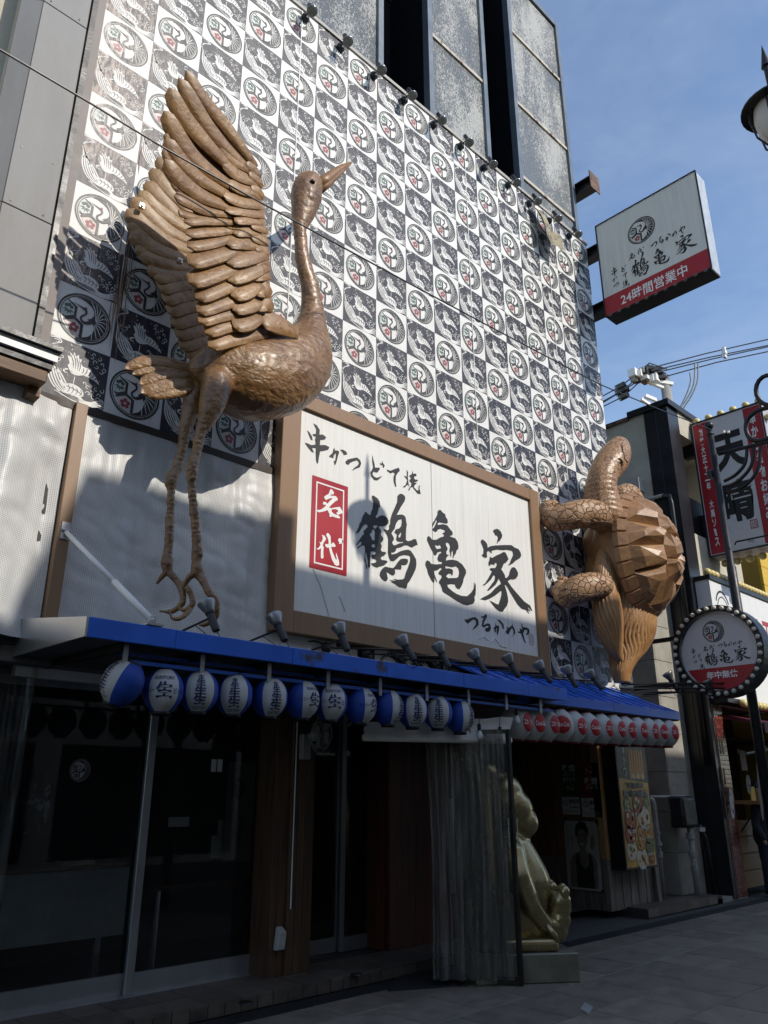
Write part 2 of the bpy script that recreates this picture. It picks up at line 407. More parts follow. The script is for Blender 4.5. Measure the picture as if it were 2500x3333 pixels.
PLANKB = wood_mat('brown_plank', (0.11, 0.058, 0.030), (0.04, 0.02, 0.011), 0.8, 0.55, 'Z')
ALCOVE = pm('alcove_wall', (0.17, 0.145, 0.12), 0.8, var=0.2)
PINE = wood_mat('pine_post', (0.48, 0.29, 0.13), (0.28, 0.14, 0.055), 0.7, 0.5, 'Z')
REDWOOD = wood_mat('red_wood_panel', (0.10, 0.03, 0.015), (0.035, 0.01, 0.006), 0.6, 0.45, 'Z')
CRANEW = carved_mat('crane_timber', (0.30, 0.155, 0.052), (0.20, 0.095, 0.031), (0.07, 0.031, 0.012), 0.44, 0.18, grain=0.3, wave=(7, 7, 7))
CRANEF = carved_mat('crane_feather_timber', (0.31, 0.162, 0.045), (0.19, 0.088, 0.023), (0.055, 0.023, 0.008), 0.46, 0.15, grain=0.3, wave=(9, 9, 9))
CRANER = carved_mat('crane_rear_wing_timber', (0.34, 0.205, 0.085), (0.24, 0.135, 0.052), (0.09, 0.045, 0.018), 0.5, 0.1, grain=0.3, wave=(9, 9, 9))
CRANEB = carved_mat('crane_body_timber', (0.28, 0.15, 0.05), (0.18, 0.085, 0.026), (0.05, 0.022, 0.009), 0.34, 0.4, grain=0.7, wave=(7, 7, 12))
TURTS = carved_mat('turtle_shell_timber', (0.38, 0.205, 0.088), (0.29, 0.148, 0.058), (0.14, 0.066, 0.028), 0.40, 0.3, grain=0.22, wave=(5, 5, 9))
TURTK = carved_mat('turtle_skin_timber', (0.42, 0.25, 0.13), (0.35, 0.20, 0.098), (0.20, 0.105, 0.05), 0.5, 0.12, vor=0.9, vscale=10.5, grain=0.7, wave=(4, 4, 4))
TURTN = carved_mat('turtle_neck_timber', (0.42, 0.235, 0.11), (0.33, 0.175, 0.075), (0.16, 0.08, 0.035), 0.42, 0.25, vor=0.5, vscale=17, grain=0.45, wave=(6, 6, 2))
TURTT = carved_mat('turtle_tail_timber', (0.44, 0.235, 0.09), (0.33, 0.165, 0.058), (0.12, 0.055, 0.022), 0.42, 0.3, grain=0.4, wave=(16, 16, 1.5))
GOLD = pm('gold_paint', (0.37, 0.295, 0.15), 0.27, metal=0.75, var=0.10, scale=3, coat=0.1, col2=(0.32, 0.25, 0.13), mixlo=.5, mixhi=.8)

# ------------------------------------------------------------------ mesh helpers
class MB:
    def __init__(s): s.v = []; s.f = []; s.m = []; s.uv = None
    def add(s, vs, fs, mi=0):
        o = len(s.v); s.v += [tuple(q) for q in vs]
        for f in fs: s.f.append(tuple(i + o for i in f)); s.m.append(mi)
        return o
    def box(s, a, b, mi=0):
        x0, y0, z0 = [min(p, q) for p, q in zip(a, b)]; x1, y1, z1 = [max(p, q) for p, q in zip(a, b)]
        s.add([(x0, y0, z0), (x1, y0, z0), (x1, y1, z0), (x0, y1, z0), (x0, y0, z1), (x1, y0, z1), (x1, y1, z1), (x0, y1, z1)],
              [(0, 3, 2, 1), (4, 5, 6, 7), (0, 1, 5, 4), (1, 2, 6, 5), (2, 3, 7, 6), (3, 0, 4, 7)], mi)
    def hexa(s, p8, mi=0):
        s.add(p8, [(0, 3, 2, 1), (4, 5, 6, 7), (0, 1, 5, 4), (1, 2, 6, 5), (2, 3, 7, 6), (3, 0, 4, 7)], mi)
    def bar(s, a, b, wd, ht=None, up=(0, 0, 1), mi=0):
        """rectangular bar between two points"""
        ht = wd if ht is None else ht
        a = V(a); b = V(b); t = (b - a).normalized(); u = V(up)
        if abs(t.dot(u)) > 0.98: u = V((0, 1, 0))
        r = t.cross(u).normalized(); u = r.cross(t).normalized()
        q = []
        for p in (a, b):
            for sx, sz in ((-1, -1), (1, -1), (1, 1), (-1, 1)):
                q.append(p + r * (sx * wd / 2) + u * (sz * ht / 2))
        s.add(q, [(0, 1, 2, 3), (7, 6, 5, 4), (0, 4, 5, 1), (1, 5, 6, 2), (2, 6, 7, 3), (3, 7, 4, 0)], mi)
    def tube(s, pts, rad, n=8, mi=0, cap=True):
        """tube through points; rad a number or list"""
        pts = [V(p) for p in pts]; k = len(pts)
        rs = rad if isinstance(rad, (list, tuple)) else [rad] * k
        prev = None; rings = []
        for i in range(k):
            t = (pts[min(i + 1, k - 1)] - pts[max(i - 1, 0)])
            t = t.normalized() if t.length > 1e-9 else V((0, 0, 1))
            if prev is None:
                u = V((0, 0, 1)) if abs(t.z) < 0.9 else V((1, 0, 0))
                nrm = (u - t * u.dot(t)).normalized()
            else:
                nrm = prev - t * prev.dot(t)
                nrm = nrm.normalized() if nrm.length > 1e-6 else prev
            prev = nrm; bn = t.cross(nrm)
            rings.append([pts[i] + (nrm * math.cos(2 * math.pi * j / n) + bn * math.sin(2 * math.pi * j / n)) * rs[i] for j in range(n)])
        vs = [p for r in rings for p in r]; fs = []
        for i in range(k - 1):
            for j in range(n):
                fs.append((i * n + j, i * n + (j + 1) % n, (i + 1) * n + (j + 1) % n, (i + 1) * n + j))
        if cap:
            fs.append(tuple(range(n - 1, -1, -1))); fs.append(tuple(range((k - 1) * n, k * n)))
        s.add(vs, fs, mi)
    def lathe(s, prof, c=(0, 0, 0), axis=(0, 0, 1), n=20, mi=0, mfun=None):
        """revolve (r,h) profile about axis through c"""
        c = V(c); a = V(axis).normalized()
        u = V((1, 0, 0)) if abs(a.x) < 0.9 else V((0, 1, 0))
        u = (u - a * u.dot(a)).normalized(); v = a.cross(u)
        o = len(s.v)
        for r, h in prof:
            for j in range(n):
                th = 2 * math.pi * j / n
                s.v.append(tuple(c + a * h + (u * math.cos(th) + v * math.sin(th)) * r))
        for i in range(len(prof) - 1):
            for j in range(n):
                s.f.append((o + i * n + j, o + i * n + (j + 1) % n, o + (i + 1) * n + (j + 1) % n, o + (i + 1) * n + j))
                s.m.append(mi if mfun is None else mfun(i, j))
    def ell(s, c, r, n=16, k=10, mi=0, rot=None):
        c = V(c); o = len(s.v)
        for i in range(k + 1):
            ph = math.pi * i / k
            for j in range(n):
                th = 2 * math.pi * j / n
                p = V((r[0] * math.sin(ph) * math.cos(th), r[1] * math.sin(ph) * math.sin(th), r[2] * math.cos(ph)))
                if rot is not None: p = rot @ p
                s.v.append(tuple(c + p))
        for i in range(k):
            for j in range(n):
                s.f.append((o + i * n + j, o + (i + 1) * n + j, o + (i + 1) * n + (j + 1) % n, o + i * n + (j + 1) % n)); s.m.append(mi)
    def poly(s, loops, fn, mi=0):
        """flat filled polygon with holes; loops of 2D points, fn maps (x,y)->3D"""
        ll = [[V((p[0], p[1], 0)) for p in lp] for lp in loops]
        tris = tessellate_polygon(ll)
        flat = [p for lp in ll for p in lp]
        s.add([fn(p.x, p.y) for p in flat], [tuple(t) for t in tris], mi)
    def ribbon(s, pts, fn, mi=0, smooth=3):
        """2D brush line; pts (x,y,width)"""
        q = catmull(pts, smooth); k = len(q); vs = []
        for i in range(k):
            a = q[max(i - 1, 0)]; b = q[min(i + 1, k - 1)]
            tx, ty = b[0] - a[0], b[1] - a[1]; l = math.hypot(tx, ty) or 1e-9
            nx, ny = -ty / l, tx / l; wd = q[i][2] / 2
            vs += [fn(q[i][0] + nx * wd, q[i][1] + ny * wd), fn(q[i][0] - nx * wd, q[i][1] - ny * wd)]
        s.add(vs, [(2 * i, 2 * i + 1, 2 * i + 3, 2 * i + 2) for i in range(k - 1)], mi)
    def mesh(s, name='mesh', smooth=False):
        me = bpy.data.meshes.new(name)
        me.from_pydata(s.v, [], s.f)
        me.polygons.foreach_set('material_index', s.m)
        if smooth: me.polygons.foreach_set('use_smooth', [True] * len(s.f))
        me.update()
        return me

def catmull(pts, n):
    if n <= 1 or len(pts) < 3: return list(pts)
    out = []; k = len(pts)
    for i in range(k - 1):
        p0 = pts[max(i - 1, 0)]; p1 = pts[i]; p2 = pts[i + 1]; p3 = pts[min(i + 2, k - 1)]
        for j in range(n):
            t = j / n
            out.append(tuple(0.5 * ((2 * b) + (-a + c) * t + (2 * a - 5 * b + 4 * c - d) * t * t + (-a + 3 * b - 3 * c + d) * t ** 3)
                             for a, b, c, d in zip(p0, p1, p2, p3)))
    out.append(tuple(pts[-1]))
    return out

def link(name, me, mats=None, parent=None, loc=None):
    o = bpy.data.objects.new(name, me)
    if mats is not None and me is not None:
        mats = mats if isinstance(mats, (list, tuple)) else [mats]
        if len(me.materials) == 0:
            for m in mats: me.materials.append(m)
    COL.objects.link(o)
    if parent is not None: o.parent = parent
    if loc is not None: o.location = loc
    return o
def obj(name, mb, mats, parent=None, smooth=False, loc=None):
    return link(name, mb.mesh(name, smooth), mats, parent, loc)
def tag(o, label, cat, group=None):
    o['label'] = label; o['category'] = cat
    if group: o['group'] = group
    return o
def thing(name, label, cat, group=None, loc=(0, 0, 0), rz=0.0):
    o = bpy.data.objects.new(name, None); COL.objects.link(o)
    o.location = loc; o.rotation_euler = (0, 0, rz); o.empty_display_size = 0.1
    return tag(o, label, cat, group)
def structure(o):
    o['kind'] = 'structure'; return o
def auto_smooth(o, ang=35):
    me = o.data
    me.polygons.foreach_set('use_smooth', [True] * len(me.polygons))
    try: me.set_sharp_from_angle(angle=R(ang))
    except Exception: pass
    return o
def bevel(o, wd=0.006, seg=1):
    b = o.modifiers.new('bevel', 'BEVEL'); b.width = wd; b.segments = seg; b.limit_method = 'ANGLE'
    return o

TXT = {}
def text_mesh(body, bold=0.0, res=3):
    """triangles of a text, normalised: returns (verts2d, faces, xmin,xmax,ymin,ymax)"""
    key = (body, bold, res)
    if key in TXT: return TXT[key]
    c = bpy.data.curves.new('text', 'FONT'); c.body = body; c.size = 1; c.resolution_u = res
    c.offset = bold; c.align_x = 'LEFT'
    o = bpy.data.objects.new('text', c); COL.objects.link(o)
    dg = bpy.context.evaluated_depsgraph_get()
    me = o.evaluated_get(dg).to_mesh()
    vs = [(v.co.x, v.co.y) for v in me.vertices]; fs = [tuple(p.vertices) for p in me.polygons]
    o.evaluated_get(dg).to_mesh_clear()
    bpy.data.objects.remove(o); bpy.data.curves.remove(c)
    xs = [v[0] for v in vs] or [0, 1]; ys = [v[1] for v in vs] or [0, 1]
    TXT[key] = (vs, fs, min(xs), max(xs), min(ys), max(ys))
    return TXT[key]
def put_text(mb, body, box, fn, mi=0, bold=0.0, keep=False, res=3):
    """fit a text into box (x0,y0,x1,y1) of 2D plane fn"""
    vs, fs, a, b, c, d = text_mesh(body, bold, res)
    x0, y0, x1, y1 = box
    sx = (x1 - x0) / max(b - a, 1e-6); sy = (y1 - y0) / max(d - c, 1e-6)
    if keep:
        s_ = min(abs(sx), abs(sy)); 
        cx, cy = (x0 + x1) / 2, (y0 + y1) / 2
        mb.add([fn(cx + (p[0] - (a + b) / 2) * s_, cy + (p[1] - (c + d) / 2) * s_) for p in vs], fs, mi)
    else:
        mb.add([fn(x0 + (p[0] - a) * sx, y0 + (p[1] - c) * sy) for p in vs], fs, mi)
def put_vertical(mb, chars, x0, x1, ytop, ybot, fn, mi=0, bold=0.0):
    n = len(chars); h = (ytop - ybot) / n
    for i, ch in enumerate(chars):
        if ch == ' ': continue
        yt = ytop - i * h
        if ch == 'ー':
            wd = (x1 - x0) * 0.16; cx = (x0 + x1) / 2
            mb.poly([[(cx - wd, yt - h * .1), (cx + wd * .4, yt - h * .12), (cx + wd * .7, yt - h * .9), (cx - wd * .4, yt - h * .86)]], fn, mi)
        else:
            put_text(mb, ch, (x0, yt - h * 0.92, x1, yt - h * 0.06), fn, mi, bold, keep=True)
def on_plane(origin, u, v, lift=V((0, 0, 0))):
    o = V(origin); u = V(u); v = V(v); l = V(lift)
    return lambda x, y: o + u * x + v * y + l
# ================================================================== GROUND
YW = 6.0                                    # facade plane of the restaurant
def ground_mat():
    m, t, b, L = nodes('street_base')
    g = t.nodes.new('ShaderNodeNewGeometry')
    n = t.nodes.new('ShaderNodeTexNoise'); n.inputs['Scale'].default_value = 60; n.inputs['Detail'].default_value = 6
    L(g.outputs['Position'], n.inputs['Vector'])
    mr = t.nodes.new('ShaderNodeMapRange'); mr.inputs['To Min'].default_value = .03; mr.inputs['To Max'].default_value = .08
    L(n.outputs['Fac'], mr.inputs['Value']); L(mr.outputs[0], b.inputs['Base Color'])
    b.inputs['Roughness'].default_value = .85
    return tagmat(m)
GROUNDM = ground_mat()
PAVE = []
for i, c in enumerate(((0.190, 0.157, 0.120), (0.162, 0.135, 0.104), (0.214, 0.178, 0.136), (0.175, 0.144, 0.110))):
    PAVE.append(pm('paving_%d' % i, c, 0.68, var=0.22, scale=5, bump=0.25, bscale=150, world=True, col2=tuple(q * .62 for q in c), mixlo=.52, mixhi=.8, rvar=.18))
mb = MB(); mb.add([(-300, -300, -0.012), (300, -300, -0.012), (300, 300, -0.012), (-300, 300, -0.012)], [(0, 1, 2, 3)])
ground = structure(obj('ground', mb, GROUNDM))
# paving slabs, laid in courses along the facade
sl = {}
def slab_mesh(wd, dp, mi):
    k = (round(wd, 3), round(dp, 3), mi)
    if k not in sl:
        mb = MB(); c = .006
        a, b_ = wd / 2 - .004, dp / 2 - .004
        mb.add([(-a, -b_, -.01), (a, -b_, -.01), (a, b_, -.01), (-a, b_, -.01), (-a + c, -b_ + c, 0), (a - c, -b_ + c, 0), (a - c, b_ - c, 0), (-a + c, b_ - c, 0)],
               [(4, 5, 6, 7), (0, 1, 5, 4), (1, 2, 6, 5), (2, 3, 7, 6), (3, 0, 4, 7)])
        me = mb.mesh('paving_slab'); me.materials.append(PAVE[mi]); sl[k] = me
    return sl[k]
cnt = 0
street = structure(obj('street_paving', (lambda m: (m.add([(-40, -5, -.011), (60, -5, -.011), (60, 5.78, -.011), (-40, 5.78, -.011)], [(0, 1, 2, 3)]), m)[1])(MB()), GROUNDM))
for r in range(9):
    yc = 5.42 - r * 0.6
    for c in range(40):
        xc = 1.2 + c * 0.6 + (0.3 if r % 2 else 0)
        d = V((xc, yc, 0)) - CAM
        if d.dot(FW) < 1: continue
        px = PXW / 2 + FPX * d.dot(RT) / d.dot(FW); py = PXH / 2 - FPX * d.dot(UP) / d.dot(FW)
        if px > 2700 or py > 3560 or px < -200: continue
        cnt += 1
        if cnt > 290: break
        o = link('paving_slab', slab_mesh(.6, .6, random.randrange(4)), None, street, (xc, yc, random.uniform(-.0015, .0015)))
# drain grate strip along the step
mb = MB(); mb.box((2.5, 5.52, -.02), (30, 5.73, .003)); drain = MB()
tag(obj('drain_cover', mb, pm('cast_iron', (0.03, 0.03, 0.031), .6, metal=.4, var=.3, scale=80, bump=.5, bscale=120), None),
    'dark perforated drain cover strip running along the tiled step', 'drain cover')

# ================================================================== RESTAURANT SHELL
bld = thing('restaurant_building', 'restaurant building wrapped in a printed crane and turtle banner', 'building', loc=(0, 0, 0))
mb = MB()
mb.box((1.86, 6.02, 2.62), (10.96, 9.5, 11.2))          # first storeys behind banner
mb.box((1.0, 8.2, 0), (11.9, 9.5, 2.62))                # back wall of ground floor
mb.box((1.2, 6.4, 0), (1.9, 8.3, 2.62))
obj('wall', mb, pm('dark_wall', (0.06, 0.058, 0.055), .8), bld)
mb = MB(); mb.box((1.9, 6.02, 2.5), (10.9, 8.3, 2.615)); obj('soffit', mb, pm('dark_soffit', (0.13, 0.12, 0.11), .8), bld)
# step of the shop front with tiles
TILE = [pm('step_tile_%d' % i, c, .5, var=.25, scale=7, world=True, col2=(.03, .027, .024), mixlo=.5, mixhi=.8) for i, c in enumerate(((.105, .085, .068), (.09, .073, .06), (.12, .098, .078)))]
step = MB(); step.box((1.6, 5.79, -.01), (7.6, 8.3, .084)); step.box((10.6, 5.95, -.01), (12.9, 6.6, .10))
stepo = structure(obj('step', step, pm('grout', (.05, .046, .042), .9)))
tm = {}
def tile_mesh(a, b_, h, mi):
    k = (a, b_, h, mi)
    if k not in tm:
        mb = MB(); mb.box((-a / 2 + .004, -b_ / 2 + .004, -h / 2), (a / 2 - .004, b_ / 2 - .004, h / 2))
        me = mb.mesh('floor_tile'); me.materials.append(TILE[mi]); tm[k] = me
    return tm[k]
for c in range(20):
    for r in range(3):
        yc = 5.765 + .15 + r * .3
        if yc > 6.5: continue
        link('floor_tile', tile_mesh(.3, .3, .02, random.randrange(3)), None, stepo, (1.75 + c * .3, yc, .09))
    link('edge_tile', tile_mesh(.15, .022, .095, random.randrange(3)), None, stepo, (1.675 + c * .3, 5.779, .05))
    link('edge_tile', tile_mesh(.15, .022, .095, random.randrange(3)), None, stepo, (1.825 + c * .3, 5.779, .05))
for c in range(7):
    link('floor_tile', tile_mesh(.3, .3, .02, random.randrange(3)), None, stepo, (10.75 + c * .3, 6.1, .105))
    link('edge_tile', tile_mesh(.3, .022, .1, random.randrange(3)), None, stepo, (10.75 + c * .3, 5.938, .055))

# ------------------------------------------------------------------ upper tower with three shafts of weathered panels
def peel_mat():
    m, t, b, L = nodes('peeling_film')
    g = t.nodes.new('ShaderNodeNewGeometry')
    mp = t.nodes.new('ShaderNodeMapping'); mp.inputs['Scale'].default_value = (17, 17, 9)
    L(g.outputs['Position'], mp.inputs[0])
    n = t.nodes.new('ShaderNodeTexNoise'); n.inputs['Scale'].default_value = 2.0; n.inputs['Detail'].default_value = 9; n.inputs['Roughness'].default_value = .72; n.inputs['Distortion'].default_value = 1.2
    L(mp.outputs[0], n.inputs['Vector'])
    mp2 = t.nodes.new('ShaderNodeMapping'); mp2.inputs['Scale'].default_value = (1.1, 1.1, .45)
    L(g.outputs['Position'], mp2.inputs[0])
    n2 = t.nodes.new('ShaderNodeTexNoise'); n2.inputs['Scale'].default_value = 1.6; n2.inputs['Detail'].default_value = 4
    L(mp2.outputs[0], n2.inputs['Vector'])
    a = t.nodes.new('ShaderNodeMath'); a.operation = 'MULTIPLY_ADD'; a.inputs[1].default_value = .55
    L(n2.outputs['Fac'], a.inputs[0]); L(n.outputs['Fac'], a.inputs[2])
    mr = t.nodes.new('ShaderNodeMapRange'); mr.inputs['From Min'].default_value = .755; mr.inputs['From Max'].default_value = .80
    L(a.outputs[0], mr.inputs['Value'])
    mx = t.nodes.new('ShaderNodeMix'); mx.data_type = 'RGBA'
    mx.inputs['A'].default_value = (.105, .128, .150, 1); mx.inputs['B'].default_value = (.42, .42, .395, 1)
    L(mr.outputs[0], mx.inputs['Factor'])
    # dark curled edges
    e = t.nodes.new('ShaderNodeMapRange'); e.inputs['From Min'].default_value = .72; e.inputs['From Max'].default_value = .755
    L(a.outputs[0], e.inputs['Value'])
    e2 = t.nodes.new('ShaderNodeMath'); e2.operation = 'SUBTRACT'; L(e.outputs[0], e2.inputs[0]); L(mr.outputs[0], e2.inputs[1])
    e3 = t.nodes.new('ShaderNodeMath'); e3.operation = 'MULTIPLY'; e3.inputs[1].default_value = .8; L(e2.outputs[0], e3.inputs[0])
    mx2 = t.nodes.new('ShaderNodeMix'); mx2.data_type = 'RGBA'; mx2.inputs['B'].default_value = (.05, .045, .04, 1)
    L(mx.outputs['Result'], mx2.inputs['A']); L(e3.outputs[0], mx2.inputs['Factor'])
    L(mx2.outputs['Result'], b.inputs['Base Color'])
    b.inputs['Roughness'].default_value = .35
    bp = t.nodes.new('ShaderNodeBump'); bp.inputs['Strength'].default_value = .9; bp.inputs['Distance'].default_value = .03
    L(a.outputs[0], bp.inputs['Height']); L(bp.outputs[0], b.inputs['Normal'])
    return tagmat(m)
PEEL = peel_mat()
MULL = pm('slate_mullion', (.10, .125, .155), .4, metal=.2, var=.1, scale=3)
BAND = pm('weathered_band', (.42, .38, .32), .7, var=.25, scale=9, col2=(.13, .06, .045), mixlo=.55, mixhi=.62, world=True)
DGLASS = pm('dark_glazing', (.005, .006, .009), .5, var=.1, spec=.08)
tower = MB()
tower.box((1.86, 6.9, 11.2), (10.9, 9.5, 16.6))
obj('tower_core', tower, DGLASS, bld)
for (x0, x1, ztop, bands) in ((1.9, 5.74, 18.5, (13.2, 15.6)), (6.72, 8.2, 18.4, (13.02, 15.4)), (8.98, 10.78, 16.7, (11.62, 13.32, 15.1))):
    zs = [11.24] + list(bands) + [ztop - .1]
    for a, b_ in zip(zs[:-1], zs[1:]):
        mb = MB(); mb.box((x0 + .1, 6.05, a + .03), (x1 - .1, 6.12, b_ - .03)); obj('weathered_panel', mb, PEEL, bld)
    for z in bands:
        mb = MB(); mb.box((x0 + .1, 6.02, z - .032), (x1 - .1, 6.13, z + .032)); obj('band', mb, BAND, bld)
    for xm in (x0, x1 - .1):
        mb = MB(); mb.box((xm, 6.0, 11.22), (xm + .1, 6.12, ztop)); obj('mullion', mb, MULL, bld)
        mb = MB(); mb.box((xm + .002, 6.121, 11.22), (xm + .098, 6.95, ztop - .02)); obj('shaft_side', mb, DGLASS, bld)
    mb = MB(); mb.box((x0, 6.005, ztop - .1), (x1, 7.0, ztop + .02)); obj('coping', mb, MULL, bld)
for (x0, x1) in ((5.74, 6.72), (8.2, 8.98)):
    mb = MB(); mb.box((x0, 6.86, 11.2), (x1, 6.9, 18)); obj('dark_window', mb, DGLASS, bld)
    for z in (12.6, 14.4, 16.0):
        mb = MB(); mb.box((x0, 6.835, z), (x1, 6.858, z + .04)); obj('transom', mb, BLACKM, bld)
mb = MB(); mb.box((1.86, 5.975, 11.19), (10.98, 6.9, 11.245)); obj('banner_rail', mb, pm('grey_rail', (.33, .31, .28), .6, var=.2), bld)

# ================================================================== BANNER PRINT
TX, TZ = 0.537, 0.543
EM = [PRBLACK, PRWHITE, PRGREEN, PRTINT, PRRED, PRPINK, NAVYPR]
def circ(cx, cy, r, n=28, a0=0, a1=360):
    return [(cx + r * math.cos(R(a0 + (a1 - a0) * i / n)), cy + r * math.sin(R(a0 + (a1 - a0) * i / n))) for i in range(n if abs(a1 - a0) == 360 else n + 1)]
def emblem(mb, fn0, mats=(0, 1, 2, 3, 4, 5), full=True):
    """crane roundel in a unit circle; fn0(x,y,layer)"""
    K, W_, G, T, RR, P = mats
    f = lambda l: (lambda x, y: fn0(x, y, l))
    mb.poly([circ(0, 0, 1.0, 40), circ(0, 0, .93, 40)], f(1), K)
    mb.poly([circ(0, 0, .90, 40), circ(0, 0, .865, 40)], f(1), K)
    # wing crescent
    arc = circ(0, 0, .845, 26, 118, -100)
    inner = [(-.02, -.80), (.22, -.66), (.36, -.45), (.40, -.25), (.32, -.08), (.20, -.02), (.10, .02), (.24, .12), (.33, .28), (.31, .45), (.20, .60), (.02, .70), (-.2, .76)]
    mb.poly([arc + inner], f(1), K)
    for i in range(11):
        a = 80 - i * 14.5
        p0 = (.40 + .03 * math.cos(R(a)), .0 + .1 * math.sin(R(a))); p1 = (.84 * math.cos(R(a)), .84 * math.sin(R(a)))
        mxp = ((p0[0] + p1[0]) / 2 + .06 * math.sin(R(a)), (p0[1] + p1[1]) / 2 + .07)
        mb.ribbon([(p0[0], p0[1], .012), (mxp[0], mxp[1], .03), (p1[0], p1[1], .022)], f(2), W_, 3)
    # neck, head and beak
    mb.ribbon([(-.50, .50, .008), (-.28, .46, .03), (-.12, .42, .075), (0, .38, .10), (.04, .26, .075), (-.04, .14, .07), (-.13, .02, .075), (-.10, -.10, .085), (.02, -.15, .10), (.16, -.10, .13), (.30, .0, .12)], f(2), K, 4)
    if full: mb.poly([circ(.0, .45, .05, 8)], f(3), RR)
    # two hexagon corners
    mb.poly([[(-.845, .14), (-.80, .33), (-.68, .49), (-.37, .32), (-.37, -.02), (-.66, -.18), (-.83, -.08)]], f(1), T)
    mb.ribbon([(-.66, .52, .05), (-.35, .34, .10)], f(2), K, 1)
    mb.ribbon([(-.35, .37, .10), (-.35, -.06, .10)], f(2), K, 1)
    mb.ribbon([(-.33, -.03, .10), (-.68, -.22, .10), (-.80, -.16, .06)], f(2), K, 1)
    mb.poly([[(-.70, -.36), (-.42, -.20), (-.10, -.36), (-.10, -.72), (-.24, -.80), (-.5, -.67)]], f(1), P)
    mb.ribbon([(-.36, -.10, .11), (-.05, -.29, .11)], f(2), K, 1)
    mb.ribbon([(-.06, -.25, .11), (-.06, -.80, .11)], f(2), K, 1)
    mb.ribbon([(-.74, -.33, .05), (-.44, -.16, .09), (-.34, -.12, .09)], f(2), K, 1)
    for (dx, dy) in ((-.10, .10), (.0, .15), (.09, .08)):
        mb.poly([circ(-.60 + dx, .18 + dy, .075, 9)], f(2), G)
    for a in (200, 232, 264, 296, 328):
        c, s = math.cos(R(a)), math.sin(R(a)); x, y = -.60, .17
        mb.poly([[(x + c * .03, y + s * .03), (x + c * .13 - s * .035, y + s * .13 + c * .035), (x + c * .25, y + s * .25), (x + c * .13 + s * .035, y + s * .13 - c * .035)]], f(2), G)
    for a in range(5):
        c, s = math.cos(R(90 + 72 * a)), math.sin(R(90 + 72 * a))
        mb.poly([circ(-.34 + c * .125, -.49 + s * .125, .082, 9)], f(2), RR)
    mb.poly([circ(-.34, -.49, .045, 7)], f(3), P)
def em_tile():
    mb = MB(); r = TX * .445
    emblem(mb, lambda x, y, l: V((x * r, -.0015 - .0012 * l, y * r)))
    me = mb.mesh('emblem_print')
    for m in EM: me.materials.append(m)
    return me
